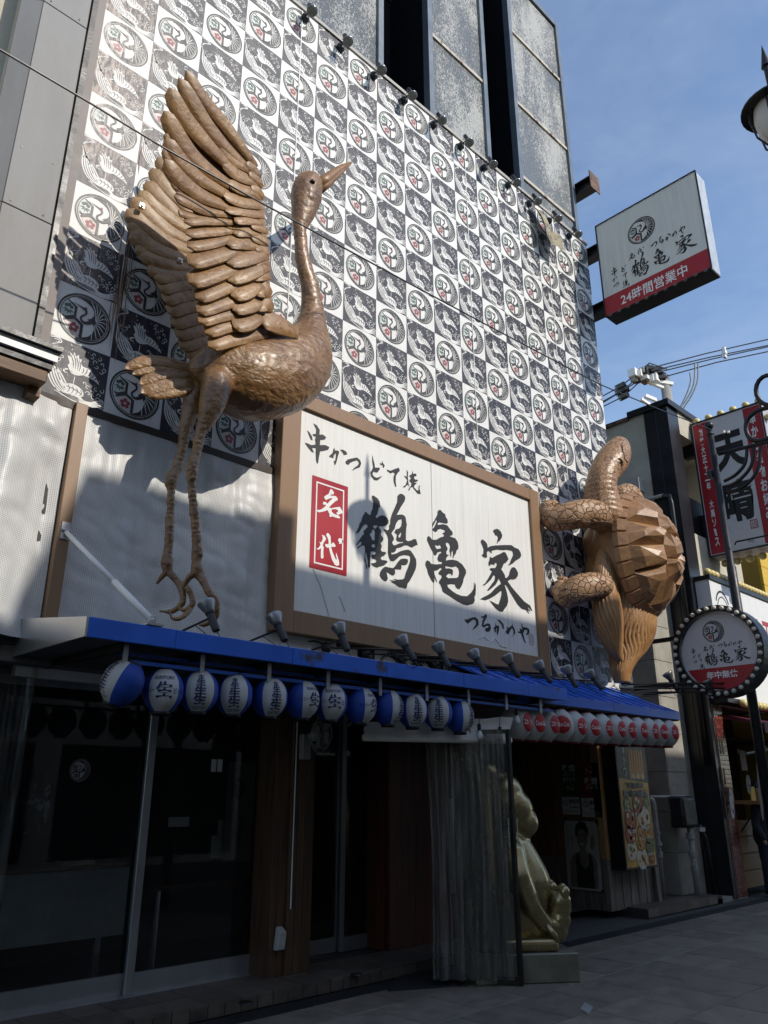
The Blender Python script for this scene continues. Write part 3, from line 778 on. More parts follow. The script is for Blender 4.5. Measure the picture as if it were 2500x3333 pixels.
def wave_tile():
    rnd = random.Random(3); mb = MB()
    f = lambda l: (lambda x, y: V((x * TX, -.0015 - .0012 * l, y * TZ)))
    B, W_ = 6, 1
    mb.poly([[(-.5, -.5), (.5, -.5), (.5, .5), (-.5, .5)]], f(0), B)
    # flowing water lower left and along the bottom
    for k in range(6):
        o = k * .045
        mb.ribbon([(-.50 + o * .3, .36 - o * 1.2, .006), (-.45 + o * .6, .12 - o * .6, .02), (-.44 + o, -.12, .026), (-.33 + o, -.32 + o * .2, .022), (-.12 + o * .5, -.43 + o * .35, .016), (.10, -.47 + o * .3, .008)], f(1), W_, 4)
    for k in range(4):
        o = k * .022
        mb.ribbon([(-.30 + o, -.40, .008), (.0, -.475 + o, .02), (.25, -.49 + o, .022), (.40, -.45 + o * 1.5, .02), (.495, -.47 + o * 2, .01)], f(1), W_, 4)
    mb.ribbon([(-.48, .47, .014), (-.36, .49, .022), (-.30, .44, .02), (-.36, .40, .018), (-.45, .33, .02), (-.49, .2, .012)], f(1), W_, 4)
    mb.ribbon([(-.42, .45, .01), (-.36, .455, .014), (-.34, .43, .012), (-.42, .37, .012)], f(1), W_, 4)
    # crane with raised wing and long trailing wing
    cs = lambda l: (lambda x, y: f(l)(x * .86 - .01, y * .86 + .02))
    mb.poly([[(-.17, .20), (-.20, .27), (-.14, .26), (-.16, .35), (-.10, .30), (-.09, .38), (-.04, .30), (.0, .36), (.02, .27), (.07, .29), (.06, .20), (.11, .15), (.2, .15), (.28, .11), (.36, .04), (.43, -.05), (.45, -.10), (.36, -.055), (.26, -.03), (.14, -.015), (.06, -.055), (-.02, -.075), (-.09, -.055), (-.13, .0), (-.17, .07), (-.14, .13)]], cs(1), W_)
    for (x0, y0, x1, y1) in ((-.14, .30, -.06, .06), (-.09, .33, -.02, .05), (-.03, .29, .02, .04), (.03, .25, .05, .03), (.12, .12, .10, .01), (.19, .12, .15, .0), (.26, .10, .21, -.01), (.32, .06, .27, -.02), (.37, .01, .33, -.035)):
        mb.ribbon([(x0, y0, .012), ((x0 + x1) / 2 + .02, (y0 + y1) / 2, .018), (x1, y1, .006)], cs(2), B, 3)
    mb.ribbon([(-.14, .02, .02), (-.19, .0, .03), (-.20, -.04, .02), (-.14, -.05, .012)], f(1), W_, 3)
    mb.ribbon([(-.02, -.07, .012), (-.03, -.22, .010)], f(1), W_, 1)
    # turtle
    mb.poly([[(.0 + .155 * math.cos(a), -.30 + .095 * math.sin(a) - .12 * .155 * math.cos(a)) for a in [2 * math.pi * i / 18 for i in range(18)]]], f(2), W_)
    for p in ([(-.14, -.25), (-.22, -.20), (-.25, -.235), (-.17, -.30)], [(.10, -.36), (.18, -.43), (.12, -.44), (.05, -.39)], [(-.12, -.34), (-.2, -.37), (-.13, -.40), (-.06, -.38)]):
        mb.poly([p], f(2), W_)
    for a in range(4):
        x = -.10 + a * .065
        mb.ribbon([(x, -.235 - a * .01, .009), (x + .025, -.30, .011), (x, -.365, .009)], f(3), B, 3)
    mb.ribbon([(-.13, -.27, .009), (0, -.285, .011), (.13, -.33, .009)], f(3), B, 3)
    # surf curls
    spots = [(-.40, .16), (-.36, .06), (-.31, .14), (-.42, .02), (-.33, -.03), (.20, .36), (.27, .30), (.33, .38), (.38, .30), (.30, .23), (.42, .22), (.24, .42), (.38, .16), (.20, -.18), (.27, -.23), (.34, -.17), (.40, -.25), (.31, -.30), (.43, -.16), (.22, -.28), (.38, -.33), (.14, -.13), (-.26, .2), (.44, -.34)]
    for (x, y) in spots:
        s = rnd.uniform(.022, .034); a = rnd.uniform(0, 360); d = rnd.choice((-1, 1))
        pts = [(x + s * (1.25 - .22 * k) * math.cos(R(a + d * 55 * k)), y + s * (1.25 - .22 * k) * math.sin(R(a + d * 55 * k)), .011) for k in range(5)]
        mb.ribbon(pts, f(1), W_, 2)
        mb.ribbon([(pts[0][0], pts[0][1], .011), (x + s * 1.6 * math.cos(R(a - d * 60)), y + s * 1.6 * math.sin(R(a - d * 60)), .006)], f(1), W_, 1)
    for k in range(34):
        x, y = rnd.uniform(-.42, .48), rnd.uniform(-.4, .48)
        r = rnd.uniform(.006, .011)
        mb.poly([circ(x, y, r, 5)], f(1), W_)
    me = mb.mesh('wave_print')
    for m in EM: me.materials.append(m)
    return me
EMT, WVT = em_tile(), wave_tile()
banner = thing('printed_banner', 'checkered banner of crane roundels and navy crane and turtle waves on the facade', 'banner', loc=(0, 0, 0))
mb = MB(); mb.poly([[(1.85, 4.675), (4.42, 4.675), (4.42, 2.66), (10.97, 2.66), (10.97, 11.2), (1.85, 11.2)]], lambda x, z: V((x, YW, z)))
mb.poly([[(1.85, 4.675), (4.42, 4.675), (4.42, 2.66), (10.97, 2.66), (10.97, 11.2), (1.85, 11.2)]], lambda x, z: V((x, YW + .012, z)))
obj('vinyl_sheet', mb, PRWHITE, banner)
for i in range(17):
    for k in range(-5, 11):
        x, z = 2.12 + TX * i, 5.49 + TZ * k
        if x < 4.3 and k < -1: continue
        if 4.55 < x < 8.6 and 3.2 < z < 5.3: continue
        e = (i + k) % 2 == 0
        o = link('emblem_print' if e else 'wave_print', EMT if e else WVT, None, banner, (x + random.uniform(-.003, .003), YW, z + random.uniform(-.004, .004)))

for xj in (4.27, 7.49, 9.64):          # welded seams between the printed sheets
    mb = MB(); mb.box((xj - .006, YW - .009, 5.75 if xj < 9 else 2.7), (xj + .006, YW - .0065, 11.18)); obj('sheet_seam', mb, PRWHITE, banner)
mb = MB()
rs_ = random.Random(21)
for k in range(26):                     # rusty drips under the fixings of the left sheet
    x = 2.39 + rs_.gauss(0, .045) if k < 18 else rs_.uniform(1.9, 4.0); z = rs_.uniform(5.6, 6.6) if k < 18 else rs_.uniform(5, 8); l = rs_.uniform(.25, .9)
    mb.ribbon([(x, z, .004), (x + rs_.uniform(-.01, .01), z - l * .5, rs_.uniform(.006, .013)), (x, z - l, .002)], lambda a, b_: V((a, YW - .0085, b_)), 0, 3)
obj('rust_drips', mb, pm('rust_drip', (.30, .19, .12), .7, var=.3, scale=20), banner)['kind'] = 'stuff'
# loose flap torn from the banner's top edge
def flap():
    mb = MB(); n = 10
    a = onY(1722, 668, 5.98); b = onY(1800, 770, 5.98); tip = onY(1815, 835, 5.72)
    vs = []; 
    for i in range(n + 1):
        for j in range(n + 1):
            s, t = i / n, j / n
            p = a.lerp(b, s).lerp(a.lerp(b, s) * .25 + tip * .75 + V(((s - .5) * .25, 0, .12 * abs(s - .6))), t)
            p.y -= .10 * math.sin(t * 3.1) * (0.6 + .5 * math.sin(s * 9)) + .03
            p.z += .05 * math.sin(s * 7 + t * 3)
            vs.append(p)
    fs = [(i * (n + 1) + j, i * (n + 1) + j + 1, (i + 1) * (n + 1) + j + 1, (i + 1) * (n + 1) + j) for i in range(n) for j in range(n)]
    mb.add(vs, fs); return mb
obj('torn_flap', flap(), pm('flap_back', (.30, .25, .16), .7, var=.4, scale=9, col2=(.06, .05, .045), mixlo=.52, mixhi=.62, bump=.3), banner, smooth=True)

# ================================================================== BIG SIGN
YS = 5.90
ci = [onY(976, 1331, YS), onY(1716.5, 1624, YS), onY(948.8, 1996.6, YS), onY(1754.5, 2133.8, YS)]
sx0 = (ci[0].x + ci[2].x) / 2; sx1 = (ci[1].x + ci[3].x) / 2; sz1 = (ci[0].z + ci[1].z) / 2; sz0 = (ci[2].z + ci[3].z) / 2
fl = sx0 - onY(916, 1342, YS).x; fr_ = onY(1743.6, 1596, YS).x - sx1; ft = .17; fb = .22
sign = thing('shop_sign', 'large white signboard with black brush lettering in a brown frame above the blue canopy', 'sign')
mb = MB(); mb.box((sx0 - .02, YS + .002, sz0 - .02), (sx1 + .02, 5.985, sz1 + .02)); obj('face', mb, SIGNW, sign)
for nm, a, b_ in (('frame_side', (sx0 - fl, 5.86, sz0 - fb), (sx0, 5.99, sz1 + ft)), ('frame_side', (sx1, 5.86, sz0 - fb), (sx1 + fr_, 5.99, sz1 + ft)),
                  ('frame_rail', (sx0, 5.862, sz1), (sx1, 5.988, sz1 + ft - .002)), ('frame_rail', (sx0, 5.862, sz0 - fb + .002), (sx1, 5.988, sz0))):
    mb = MB(); mb.box(a, b_); bevel(obj(nm, mb, BROWNF, sign), .006)
mb = MB(); xs_ = onY(1407, 1700, YS).x; mb.box((xs_ - .003, YS - .0005, sz0), (xs_ + .003, YS + .004, sz1)); obj('panel_joint', mb, pm('joint', (.2, .19, .17), .8), sign)

# lettering traced as outlines: (crop origin, scale, loops)
def Z(ox, oy, sc, s):
    """parse 'x,y x,y' loops separated by | into photo pixels"""
    return [[(ox + float(a) * sc, oy + float(b) * sc) for a, b in (q.split(',') for q in lp.split())] for lp in s.split('|')]
GL = {}
q = (1140, 1590, 240 / 1517)
GL['tsuru'] = Z(*q, "445,150 480,145 560,200 605,270 615,350 620,380 585,395 575,460 555,530 520,580 540,610 580,580 640,550 700,560 760,600 790,660 785,720 740,760 680,775 640,780 600,775 585,800 625,850 638,890 630,930 645,970 680,1020 680,1060 650,1100 622,1115 630,1150 650,1180 635,1230 625,1270 660,1300 720,1305 742,1330 700,1380 640,1410 625,1440 650,1470 740,1480 775,1510 740,1540 700,1580 640,1600 590,1610 560,1630 490,1610 445,1575 425,1540 470,1535 520,1525 540,1490 510,1455 460,1445 437,1400 440,1365 500,1360 525,1330 510,1300 430,1295 415,1340 410,1450 410,1600 390,1640 360,1600 365,1500 340,1380 322,1300 308,1380 320,1480 345,1600 350,1655 330,1650 315,1540 290,1480 295,1380 305,1290 300,1200 270,1165 200,1200 150,1230 135,1215 170,1190 220,1160 235,1110 200,1095 150,1160 110,1175 130,1140 190,1050 250,960 285,940 270,880 330,820 360,790 345,745 300,735 250,790 190,890 150,925 115,930 130,880 175,790 190,720 220,690 240,610 270,545 300,510 290,482 325,485 380,535 415,550 435,460 460,420 475,270 445,190|470,770 510,755 568,768 550,790 512,832 480,805|460,845 490,845 510,900 505,1065 455,1065 430,1000 400,940 435,910|440,1160 470,1145 510,1150 515,1200 470,1218 440,1190")
GL['tsuru2'] = Z(*q, "965,165 985,140 1020,108 1070,112 1120,150 1133,200 1120,260 1080,320 1030,400 985,490 955,540 1000,540 1070,535 1120,565 1142,610 1150,680 1165,740 1150,830 1145,950 1145,1060 1190,1085 1250,1070 1310,1038 1355,1045 1370,1100 1388,1155 1330,1180 1275,1215 1240,1205 1180,1172 1120,1170 1040,1210 945,1235 940,1275 900,1315 840,1320 850,1355 900,1350 960,1330 1020,1295 1120,1265 1190,1258 1245,1280 1300,1360 1355,1460 1362,1560 1345,1660 1290,1780 1225,1900 1180,1960 1160,2040 1140,2065 1090,2045 1000,2030 920,1965 820,1915 900,1925 795,1880 870,1890 955,1905 880,1860 980,1875 1080,1868 1115,1840 1140,1740 1190,1620 1230,1500 1235,1410 1205,1380 1100,1370 1020,1390 950,1455 890,1500 830,1490 795,1420 775,1320 778,1180 780,1040 760,970 720,900 680,850 690,830 730,845 770,862 800,830 798,760 820,730 825,640 860,520 915,400 965,280 972,190|960,690 1000,645 1055,632 1062,700 1045,780 1000,825 940,838 905,905 960,945 945,1050 970,1090 1040,1100 1090,1095 1085,1115 1000,1130 930,1165 890,1168 860,1110 900,1050 890,1000 845,920 880,870 915,825 920,800 935,740|1040,900 1050,930 1025,1010 1000,1010 990,975 1020,930")
GL['tsuru3'] = Z(*q, "1040,1450 1120,1440 1180,1455 1192,1500 1165,1560 1120,1580 1050,1575 1055,1630 1040,1670 970,1665 915,1665 925,1740 900,1785 860,1790 800,1750 745,1715 760,1790 775,1850 745,1910 700,1905 640,1855 605,1790 615,1720 660,1650 720,1605 800,1625 880,1640 930,1590 990,1500")
q = (1370, 1640, 200 / 1264)
GL['kame'] = Z(*q, "340,160 375,120 410,130 450,180 500,215 510,270 545,320 555,380 535,408 480,400 380,380 340,405 350,435 385,430 450,415 540,440 600,520 650,580 652,640 590,665 640,685 710,710 755,780 775,880 765,930 730,965 720,1020 680,1070 665,1120 650,1115 660,1040 655,965 630,990 620,1090 607,1080 600,1010 585,965 600,880 580,820 540,795 510,810 515,850 550,910 545,950 520,985 530,1040 580,1055 545,1080 515,1130 520,1170 560,1155 650,1148 750,1170 850,1245 925,1360 928,1430 880,1540 865,1620 830,1700 795,1755 750,1745 715,1710 700,1660 620,1650 540,1665 560,1720 640,1790 730,1850 830,1890 950,1900 1040,1820 1085,1740 1095,1615 1105,1620 1105,1740 1120,1640 1130,1640 1130,1770 1125,1860 1100,1920 1110,1990 1075,2055 960,2088 870,2070 750,2005 600,1905 450,1810 425,1720 400,1660 370,1625 380,1580 430,1510 420,1470 370,1450 360,1420 385,1380 425,1345 420,1320 390,1325 340,1365 270,1380 280,1450 340,1620 320,1600 265,1510 280,1600 260,1630 215,1570 150,1440 125,1340 92,1260 100,1190 130,1160 180,1185 215,1235 310,1245 430,1235 435,1195 370,1190 340,1140 345,1100 375,1030 425,1005 410,980 340,1000 315,1055 275,1060 245,990 210,930 150,800 128,750 130,690 150,662 190,680 230,735 310,740 400,690 470,670 475,630 440,620 450,600 490,580 490,545 400,512 345,530 330,565 305,580 260,560 230,520 265,490 300,430 328,350 310,335 280,400 235,485 230,450 245,390 290,320 330,240 345,195|290,845 350,865 390,845 415,890 410,915 330,930 298,890|500,1280 530,1285 640,1305 720,1285 770,1330 788,1420 770,1500 730,1525 640,1525 560,1530 515,1490 560,1440 615,1435 625,1465 652,1470 662,1375 640,1345 570,1325 510,1330")
q = (1550, 1700, 200 / 1382)
GL['ya0'] = Z(*q, "375,205 400,165 460,145 510,165 560,220 585,290 575,350 545,390 520,430 490,435 475,490 465,470 470,430 490,350 470,305 425,290 405,240")
GL['ya1'] = Z(*q, "100,440 125,382 175,405 230,460 250,510 258,570 310,540 420,520 540,515 640,510 790,512 870,570 950,600 1000,680 1012,750 990,800 930,840 880,870 820,930 730,975 718,960 750,935 790,820 830,740 820,670 790,640 680,620 600,630 470,615 370,635 340,655 355,700 320,680 285,645 240,665 240,740 248,785 200,802 150,775 120,730 160,715 165,600 130,510")
GL['ya2'] = Z(*q, "305,778 365,800 450,745 540,710 605,668 655,675 690,740 727,830 690,880 665,915 620,930 600,980 565,1060 600,1110 640,1180 655,1250 690,1250 735,1190 760,1090 800,1015 855,1010 895,1045 940,1130 938,1200 890,1270 830,1290 760,1285 710,1330 800,1460 920,1600 1080,1780 1210,1870 1245,1950 1265,2003 1200,1950 1165,1905 1165,1940 1225,2005 1195,2000 1150,1975 1200,2060 1165,2040 1120,1975 1020,1945 930,1850 850,1720 770,1590 700,1460 655,1405 640,1420 660,1480 690,1580 715,1700 720,1780 690,1880 630,1960 595,2015 520,2005 430,1930 350,1830 298,1760 370,1790 440,1830 500,1850 540,1740 565,1640 570,1560 545,1545 500,1590 400,1665 280,1730 200,1755 85,1732 150,1690 250,1640 330,1590 420,1490 500,1420 550,1390 550,1350 500,1255 495,1300 440,1400 340,1490 285,1535 235,1543 290,1470 370,1360 410,1310 425,1230 405,1190 380,1205 330,1290 260,1360 180,1425 140,1412 200,1370 260,1280 320,1170 355,1105 310,1070 305,1045 340,1028 425,1030 465,960 450,915 420,915 410,960 320,945 305,985 280,975 275,910 300,840")
q = (990, 1540, 160 / 1011)
GL['na'] = Z(*q, "545,325 580,350 612,400 605,435 560,440 530,470 580,465 650,475 685,520 685,560 640,580 560,650 505,710 560,725 640,705 735,695 760,745 800,800 785,825 740,840 705,860 665,840 665,810 695,800 690,760 640,740 560,750 565,800 620,845 700,870 740,910 720,935 650,915 570,890 540,905 515,890 520,850 480,760 400,790 300,808 265,790 240,730 290,765 350,745 440,680 435,645 400,655 378,625 395,590 440,595 475,630 540,560 575,530 555,510 500,530 440,558 405,490 450,455 500,430 530,350")
GL['dai0'] = Z(*q, "355,1270 410,1285 435,1320 450,1360 405,1420 375,1490 400,1520 390,1620 395,1740 370,1762 340,1745 340,1640 345,1540 300,1575 240,1560 290,1540 335,1480 310,1405 345,1430 380,1360 375,1300")
GL['dai1'] = Z(*q, "450,1270 470,1230 500,1240 540,1300 545,1380 550,1460 600,1425 625,1460 650,1500 620,1520 550,1515 580,1620 630,1740 660,1790 668,1740 650,1720 655,1630 685,1720 715,1820 718,1890 670,1910 625,1885 570,1780 530,1640 505,1530 470,1535 430,1500 430,1460 500,1460 495,1370")
GL['dai2'] = Z(*q, "695,1370 715,1338 760,1345 800,1390 795,1440 750,1450 710,1460 725,1430 700,1400")
q = (970, 1360, 420 / 1659)
GL['kushi0'] = Z(*q, "198,70 240,95 280,155 275,215 320,215 362,250 345,280 285,285 280,350 350,350 402,375 390,410 330,425 285,430 270,500 260,580 245,590 232,540 228,440 230,390 180,385 205,450 170,430 120,370 88,320 130,330 170,350 225,345 225,300 218,285 230,245 190,225 190,210 232,205 235,150")
GL['kushi1'] = Z(*q, "118,158 150,190 180,240 188,290 165,280 140,220")
GL['ka0'] = Z(*q, "460,390 475,400 472,420 515,420 530,440 512,500 495,570 475,612 460,560 480,545 488,490 488,455 460,480 455,520 435,510 405,505 402,490 445,450")
GL['ka1'] = Z(*q, "540,410 580,410 620,435 635,470 610,475 575,480 590,470 565,435")
GL['tsu'] = Z(*q, "612,560 640,535 700,520 760,510 800,545 812,590 795,635 740,655 690,682 720,645 770,610 785,580 760,545 710,560 670,580 650,605 615,590")
GL['do0'] = Z(*q, "955,475 965,520 985,600 990,640 1050,640 1050,665 1020,705 990,700 975,690 955,720 975,755 1010,770 1050,760 1085,742 1060,775 1020,805 980,800 940,750 932,700 950,670 965,640 955,560")
GL['do1'] = Z(*q, "1085,550 1090,580 1115,610 1105,640 1095,645 1085,600 1070,615 1050,580 1075,590")
GL['te'] = Z(*q, "1140,665 1190,680 1250,655 1295,640 1310,680 1280,710 1258,750 1255,820 1265,885 1250,885 1230,820 1228,760 1245,715 1220,700 1190,715 1155,690")
GL['yaki0'] = Z(*q, "1395,665 1415,700 1412,770 1420,840 1435,895 1415,860 1395,870 1375,895 1345,890 1385,860 1405,800 1360,740 1395,760 1400,710")
GL['yaki1'] = Z(*q, "1470,680 1480,720 1515,715 1525,745 1490,760 1500,790 1545,800 1530,820 1490,830 1530,840 1500,865 1490,890 1530,935 1550,930 1550,880 1572,865 1560,900 1578,980 1540,975 1490,915 1470,885 1440,910 1430,940 1418,920 1450,880 1460,840 1430,810 1440,790 1455,780 1430,745 1465,720")
q = (1490, 1980, 270 / 952)
GL['tsu_'] = Z(*q, "75,120 100,130 160,105 200,100 235,130 240,185 215,215 165,255 180,225 210,180 205,135 170,130 120,175 95,160")
GL['ru'] = Z(*q, "265,95 300,90 315,65 335,75 335,100 305,150 295,195 340,170 370,180 382,230 365,265 330,270 312,250 320,225 345,225 355,205 340,195 300,220 275,200 285,140 300,105 275,112")
GL['kaa'] = Z(*q, "455,125 490,140 525,180 530,235 515,235 505,190 475,155")
GL['kab'] = Z(*q, "435,155 440,200 465,195 475,215 470,270 455,312 447,280 450,225 440,230 440,270 422,275 425,235 405,245 415,220 430,205")
GL['me'] = Z(*q, "635,170 630,200 655,240 660,290 605,345 640,300 640,250 620,225 595,270 580,300 555,285 550,260 570,240 552,210 575,225 600,215 620,195")
GL['yaa'] = Z(*q, "735,165 745,215 790,220 820,240 822,280 800,305 778,300 800,275 795,245 765,250 750,290 765,350 785,402 770,395 745,340 730,290 695,280 690,265 715,265 710,230 740,245 730,195")
# into metres on the sign face
GM = {k: [[((lambda p: (p.x, p.z))(onY(x, y, YS))) for x, y in lp] for lp in v] for k, v in GL.items()}
GROUPS = {'tsurukameya': ['tsuru', 'tsuru2', 'tsuru3', 'kame', 'ya0', 'ya1', 'ya2'], 'nadai': ['na', 'dai0', 'dai1', 'dai2'],
          'kushi': ['kushi0', 'kushi1'], 'ka': ['ka0', 'ka1'], 'tsu': ['tsu'], 'do': ['do0', 'do1'], 'te': ['te'], 'yaki': ['yaki0', 'yaki1'],
          'kana': ['tsu_', 'ru', 'kaa', 'kab', 'me', 'yaa'], 'na': ['na'], 'dai': ['dai0', 'dai1', 'dai2'],
          'tsuru': ['tsuru', 'tsuru2', 'tsuru3'], 'kame': ['kame'], 'ya': ['ya0', 'ya1', 'ya2']}
def put_brush(mb, key, box, fn, mi=0):
    ls = [lp for k in GROUPS[key] for lp in GM[k]]
    xs = [p[0] for lp in ls for p in lp]; ys = [p[1] for lp in ls for p in lp]
    a, b_, c, d = min(xs), max(xs), min(ys), max(ys); x0, y0, x1, y1 = box
    for k in GROUPS[key]:
        mb.poly([[(x0 + (p[0] - a) / (b_ - a) * (x1 - x0), y0 + (p[1] - c) / (d - c) * (y1 - y0)) for p in lp] for lp in GM[k]], fn, mi)
onsign = lambda l: (lambda x, z: V((x, YS - .0015 * l, z)))
for nm in ('tsuru', 'kame', 'ya', 'kushi', 'ka', 'tsu', 'do', 'te', 'yaki'):
    mb = MB()
    for k in GROUPS[nm]: mb.poly(GM[k], onsign(1), 0)
    obj('brush_letter', mb, INK, sign)
for k in (['tsu_'], ['ru'], ['kaa', 'kab'], ['me'], ['yaa']):
    mb = MB()
    for q_ in k: mb.poly(GM[q_], onsign(1), 0)
    obj('brush_letter', mb, INK, sign)
rb = [onY(990 + a * .15826, 1540 + b * .15826, YS) for a, b in ((165, 40), (905, 282), (870, 2122), (108, 1938))]
rx0, rx1 = (rb[0].x + rb[3].x) / 2, (rb[1].x + rb[2].x) / 2; rz1, rz0 = (rb[0].z + rb[1].z) / 2, (rb[2].z + rb[3].z) / 2
mb = MB(); mb.add([V((rx0, YS - .0015, rz0)), V((rx1, YS - .0015, rz0)), V((rx1, YS - .0015, rz1)), V((rx0, YS - .0015, rz1))], [(0, 1, 2, 3)])
for e, w_ in ((.055, .016),):
    a0, a1, b0, b1 = rx0 + e, rx1 - e, rz0 + e, rz1 - e
    mb.poly([[(a0, b0), (a1, b0), (a1, b1), (a0, b1)], [(a0 + w_, b0 + w_), (a1 - w_, b0 + w_), (a1 - w_, b1 - w_), (a0 + w_, b1 - w_)]], onsign(2), 1)
for k in GROUPS['nadai']: mb.poly(GM[k], onsign(2), 1)
obj('red_label', mb, [RED, WHITE], sign)
s0 = onY(1729, 2082, YS)
mb = MB(); mb.poly([[(s0.x - .05, s0.z - .07), (s0.x + .05, s0.z - .07), (s0.x + .05, s0.z + .07), (s0.x - .05, s0.z + .07)], [(s0.x - .042, s0.z - .062), (s0.x + .042, s0.z - .062), (s0.x + .042, s0.z + .062), (s0.x - .042, s0.z + .062)]], onsign(1))
put_text(mb, '印', (s0.x - .035, s0.z - .055, s0.x + .035, s0.z + .055), onsign(1))
obj('seal_mark', mb, pm('seal_ink', (.42, .28, .25), .6), sign)
# creases in the sheet
mb = MB()
for pts in ([(1020, 1852), (1045, 1910), (1072, 2005)], [(1105, 1940), (1125, 1990)], [(1560, 2080), (1575, 2072), (1590, 2085)], [(1600, 2090), (1612, 2078), (1628, 2102), (1650, 2108)]):
    mb.tube([onY(a, b_, YS - .002) for a, b_ in pts], .005, 5)
obj('crease', mb, SIGNW, sign)

# ================================================================== LEFT NEIGHBOUR: metal cladding, timber frame, netting
left = thing('left_building', 'neighbouring building with grey metal cladding panels and timber beams', 'building')
yl = 5.93
def lp(px, py, Y=yl): return onY(px, py, Y)
xe = 1.70
seams = [3.9, lp(100, 699).z, lp(220, 53).z, 9.6, 11.8]
xf = lp(75, 330).x
for a, b_ in zip(seams[:-1], seams[1:]):
    mb = MB(); mb.box((xf, yl, a + .004), (xe, yl + .05, b_ - .004)); bevel(obj('cladding_panel', mb, PANEL, left), .004)
    mb = MB(); mb.hexa([V((xf - .16, yl + .10, a + .004)), V((xf - .004, yl + .004, a + .004)), V((xf - .004, yl + .05, a + .004)), V((xf - .16, yl + .15, a + .004)),
                        V((xf - .16, yl + .10, b_ - .004)), V((xf - .004, yl + .004, b_ - .004)), V((xf - .004, yl + .05, b_ - .004)), V((xf - .16, yl + .15, b_ - .004))]); obj('cladding_return', mb, PANEL, left)
mb = MB(); mb.box((-6, 6.35, 0), (1.16, 9.5, 12)); mb.box((1.16, 6.1, 0), (1.72, 9.5, 12)); obj('wall', mb, CREAM, left)
mb = MB()
for z in [q_ + d for q_ in seams for d in (.05, .62)]:
    for x in (xf + .06, xe - .08):
        mb.lathe([(0, -.004), (.009, -.004), (.009, .004)], (x, yl, z), (0, 1, 0), 8)
obj('screw_heads', mb, BLACKM, left)
for a, b_, mt, nm in (((1.722, 5.945, 3.95), (1.772, 6.0, 12), BLACKM, 'gap_seal'), ((1.775, 5.96, 4.4), (1.85, 6.0, 11.2), pm('edge_strip', (.20, .17, .15), .6, var=.3, scale=5), 'edge_strip')):
    mb = MB(); mb.box(a, b_); obj(nm, mb, mt, left)
# canopy flashing and timber beams at the lower left
f0 = onY(207, 1136, 5.62); mb = MB(); mb.box((-4, 5.62, f0.z - .03), (f0.x, 6.05, f0.z + .012)); obj('flashing', mb, BLACKM, left)
f1 = onY(190, 1160, 5.66); mb = MB(); mb.box((-4, 5.66, f1.z - .055), (f1.x, 6.05, f0.z - .032)); obj('flashing', mb, WHITE, left)
mb = MB(); mb.box((-4, 5.69, f1.z - .12), (f1.x - .02, 6.05, f1.z - .058)); obj('flashing', mb, BLACKM, left)
b0 = onY(169, 1172, 5.7); b1 = onY(158, 1246, 5.7)
for z0, z1, d in ((b1.z + .13, b0.z - .02, 0), (b1.z, b1.z + .125, .012)):
    mb = MB(); mb.box((-4, 5.70 + d, z0), (b0.x - .02 + d, 5.92, z1)); bevel(obj('timber_beam', mb, BEAMW, left), .008)
mb = MB(); mb.bar(onY(110, 1270, 5.85), onY(60, 1320, 6.05), .10, .10); obj('timber_brace', mb, BEAMW, left)
for (px0, px1, py0, px2, px3, py2, mt, nm) in ((253, 293, 1255, 143, 188, 2012, BROWNF, 'post'), (40, 62, 1345, -60, -30, 2012, BROWNF, 'post')):
    A = onY((px0 + px1) / 2, py0, 5.97); wd = onY(px1, py0, 5.97).x - onY(px0, py0, 5.97).x
    mb = MB(); mb.box((A.x - wd / 2, 5.93, 2.6), (A.x + wd / 2, 6.03, 4.66)); bevel(obj(nm, mb, mt, left), .005)
    if px0 == 253: POSTX = A.x
mb = MB(); mb.box((1.74, 5.972, 4.60), (4.36, 6.04, 4.672)); obj('head_rail', mb, pm('dark_rail', (.035, .022, .016), .6), left)
def sheet(x0, x1, z0, z1, y, amp, seed, nx, nz, fold=0.0):
    mb = MB(); vs = []; uv = []
    for i in range(nx + 1):
        for j in range(nz + 1):
            s, t = i / nx, j / nz; x = x0 + (x1 - x0) * s; z = z0 + (z1 - z0) * t
            d = noise.noise((x * 2.2, z * 1.3, seed)) * amp + noise.noise((x * 9, z * .7, seed + 5)) * amp * .7 - abs(noise.noise((x * 3 + z * 4, z * 3 - x * 2, seed + 9))) * amp * .5
            e = min(s, 1 - s, t, 1 - t) * 8; d *= min(1, e + .15)
            d -= fold * math.exp(-((s - .55) / .22) ** 2) * (1 - .45 * t) + fold * .4 * math.exp(-((s - .15) / .1) ** 2)
            if t < .12: d -= (1 - t / .12) ** 2 * .05 * (1 + noise.noise((x * 4, 1, seed)))
            vs.append((x, y + d, z)); uv.append((x, z))
    fs = [(i * (nz + 1) + j, (i + 1) * (nz + 1) + j, (i + 1) * (nz + 1) + j + 1, i * (nz + 1) + j + 1) for i in range(nx) for j in range(nz)]
    mb.add(vs, fs); me = mb.mesh('netting', True)
    ul = me.uv_layers.new(name='UVMap')
    for l in me.loops: ul.data[l.index].uv = uv[l.vertex_index]
    return me
net = thing('netting_screen', 'white netting sheets stretched between brown posts behind the crane statue', 'netting')
link('netting_sheet', sheet(1.1, POSTX - .06, 2.66, 4.62, 5.99, .07, 2.0, 40, 50, .16), MESHS, net)
link('netting_sheet', sheet(POSTX + .05, 4.40, 2.66, 4.62, 5.98, .042, 9.0, 130, 90), MESHS, net)
link('netting_sheet', sheet(4.30, 5.35, 2.64, 2.98, 5.985, .03, 4.0, 30, 14), MESHS, net)

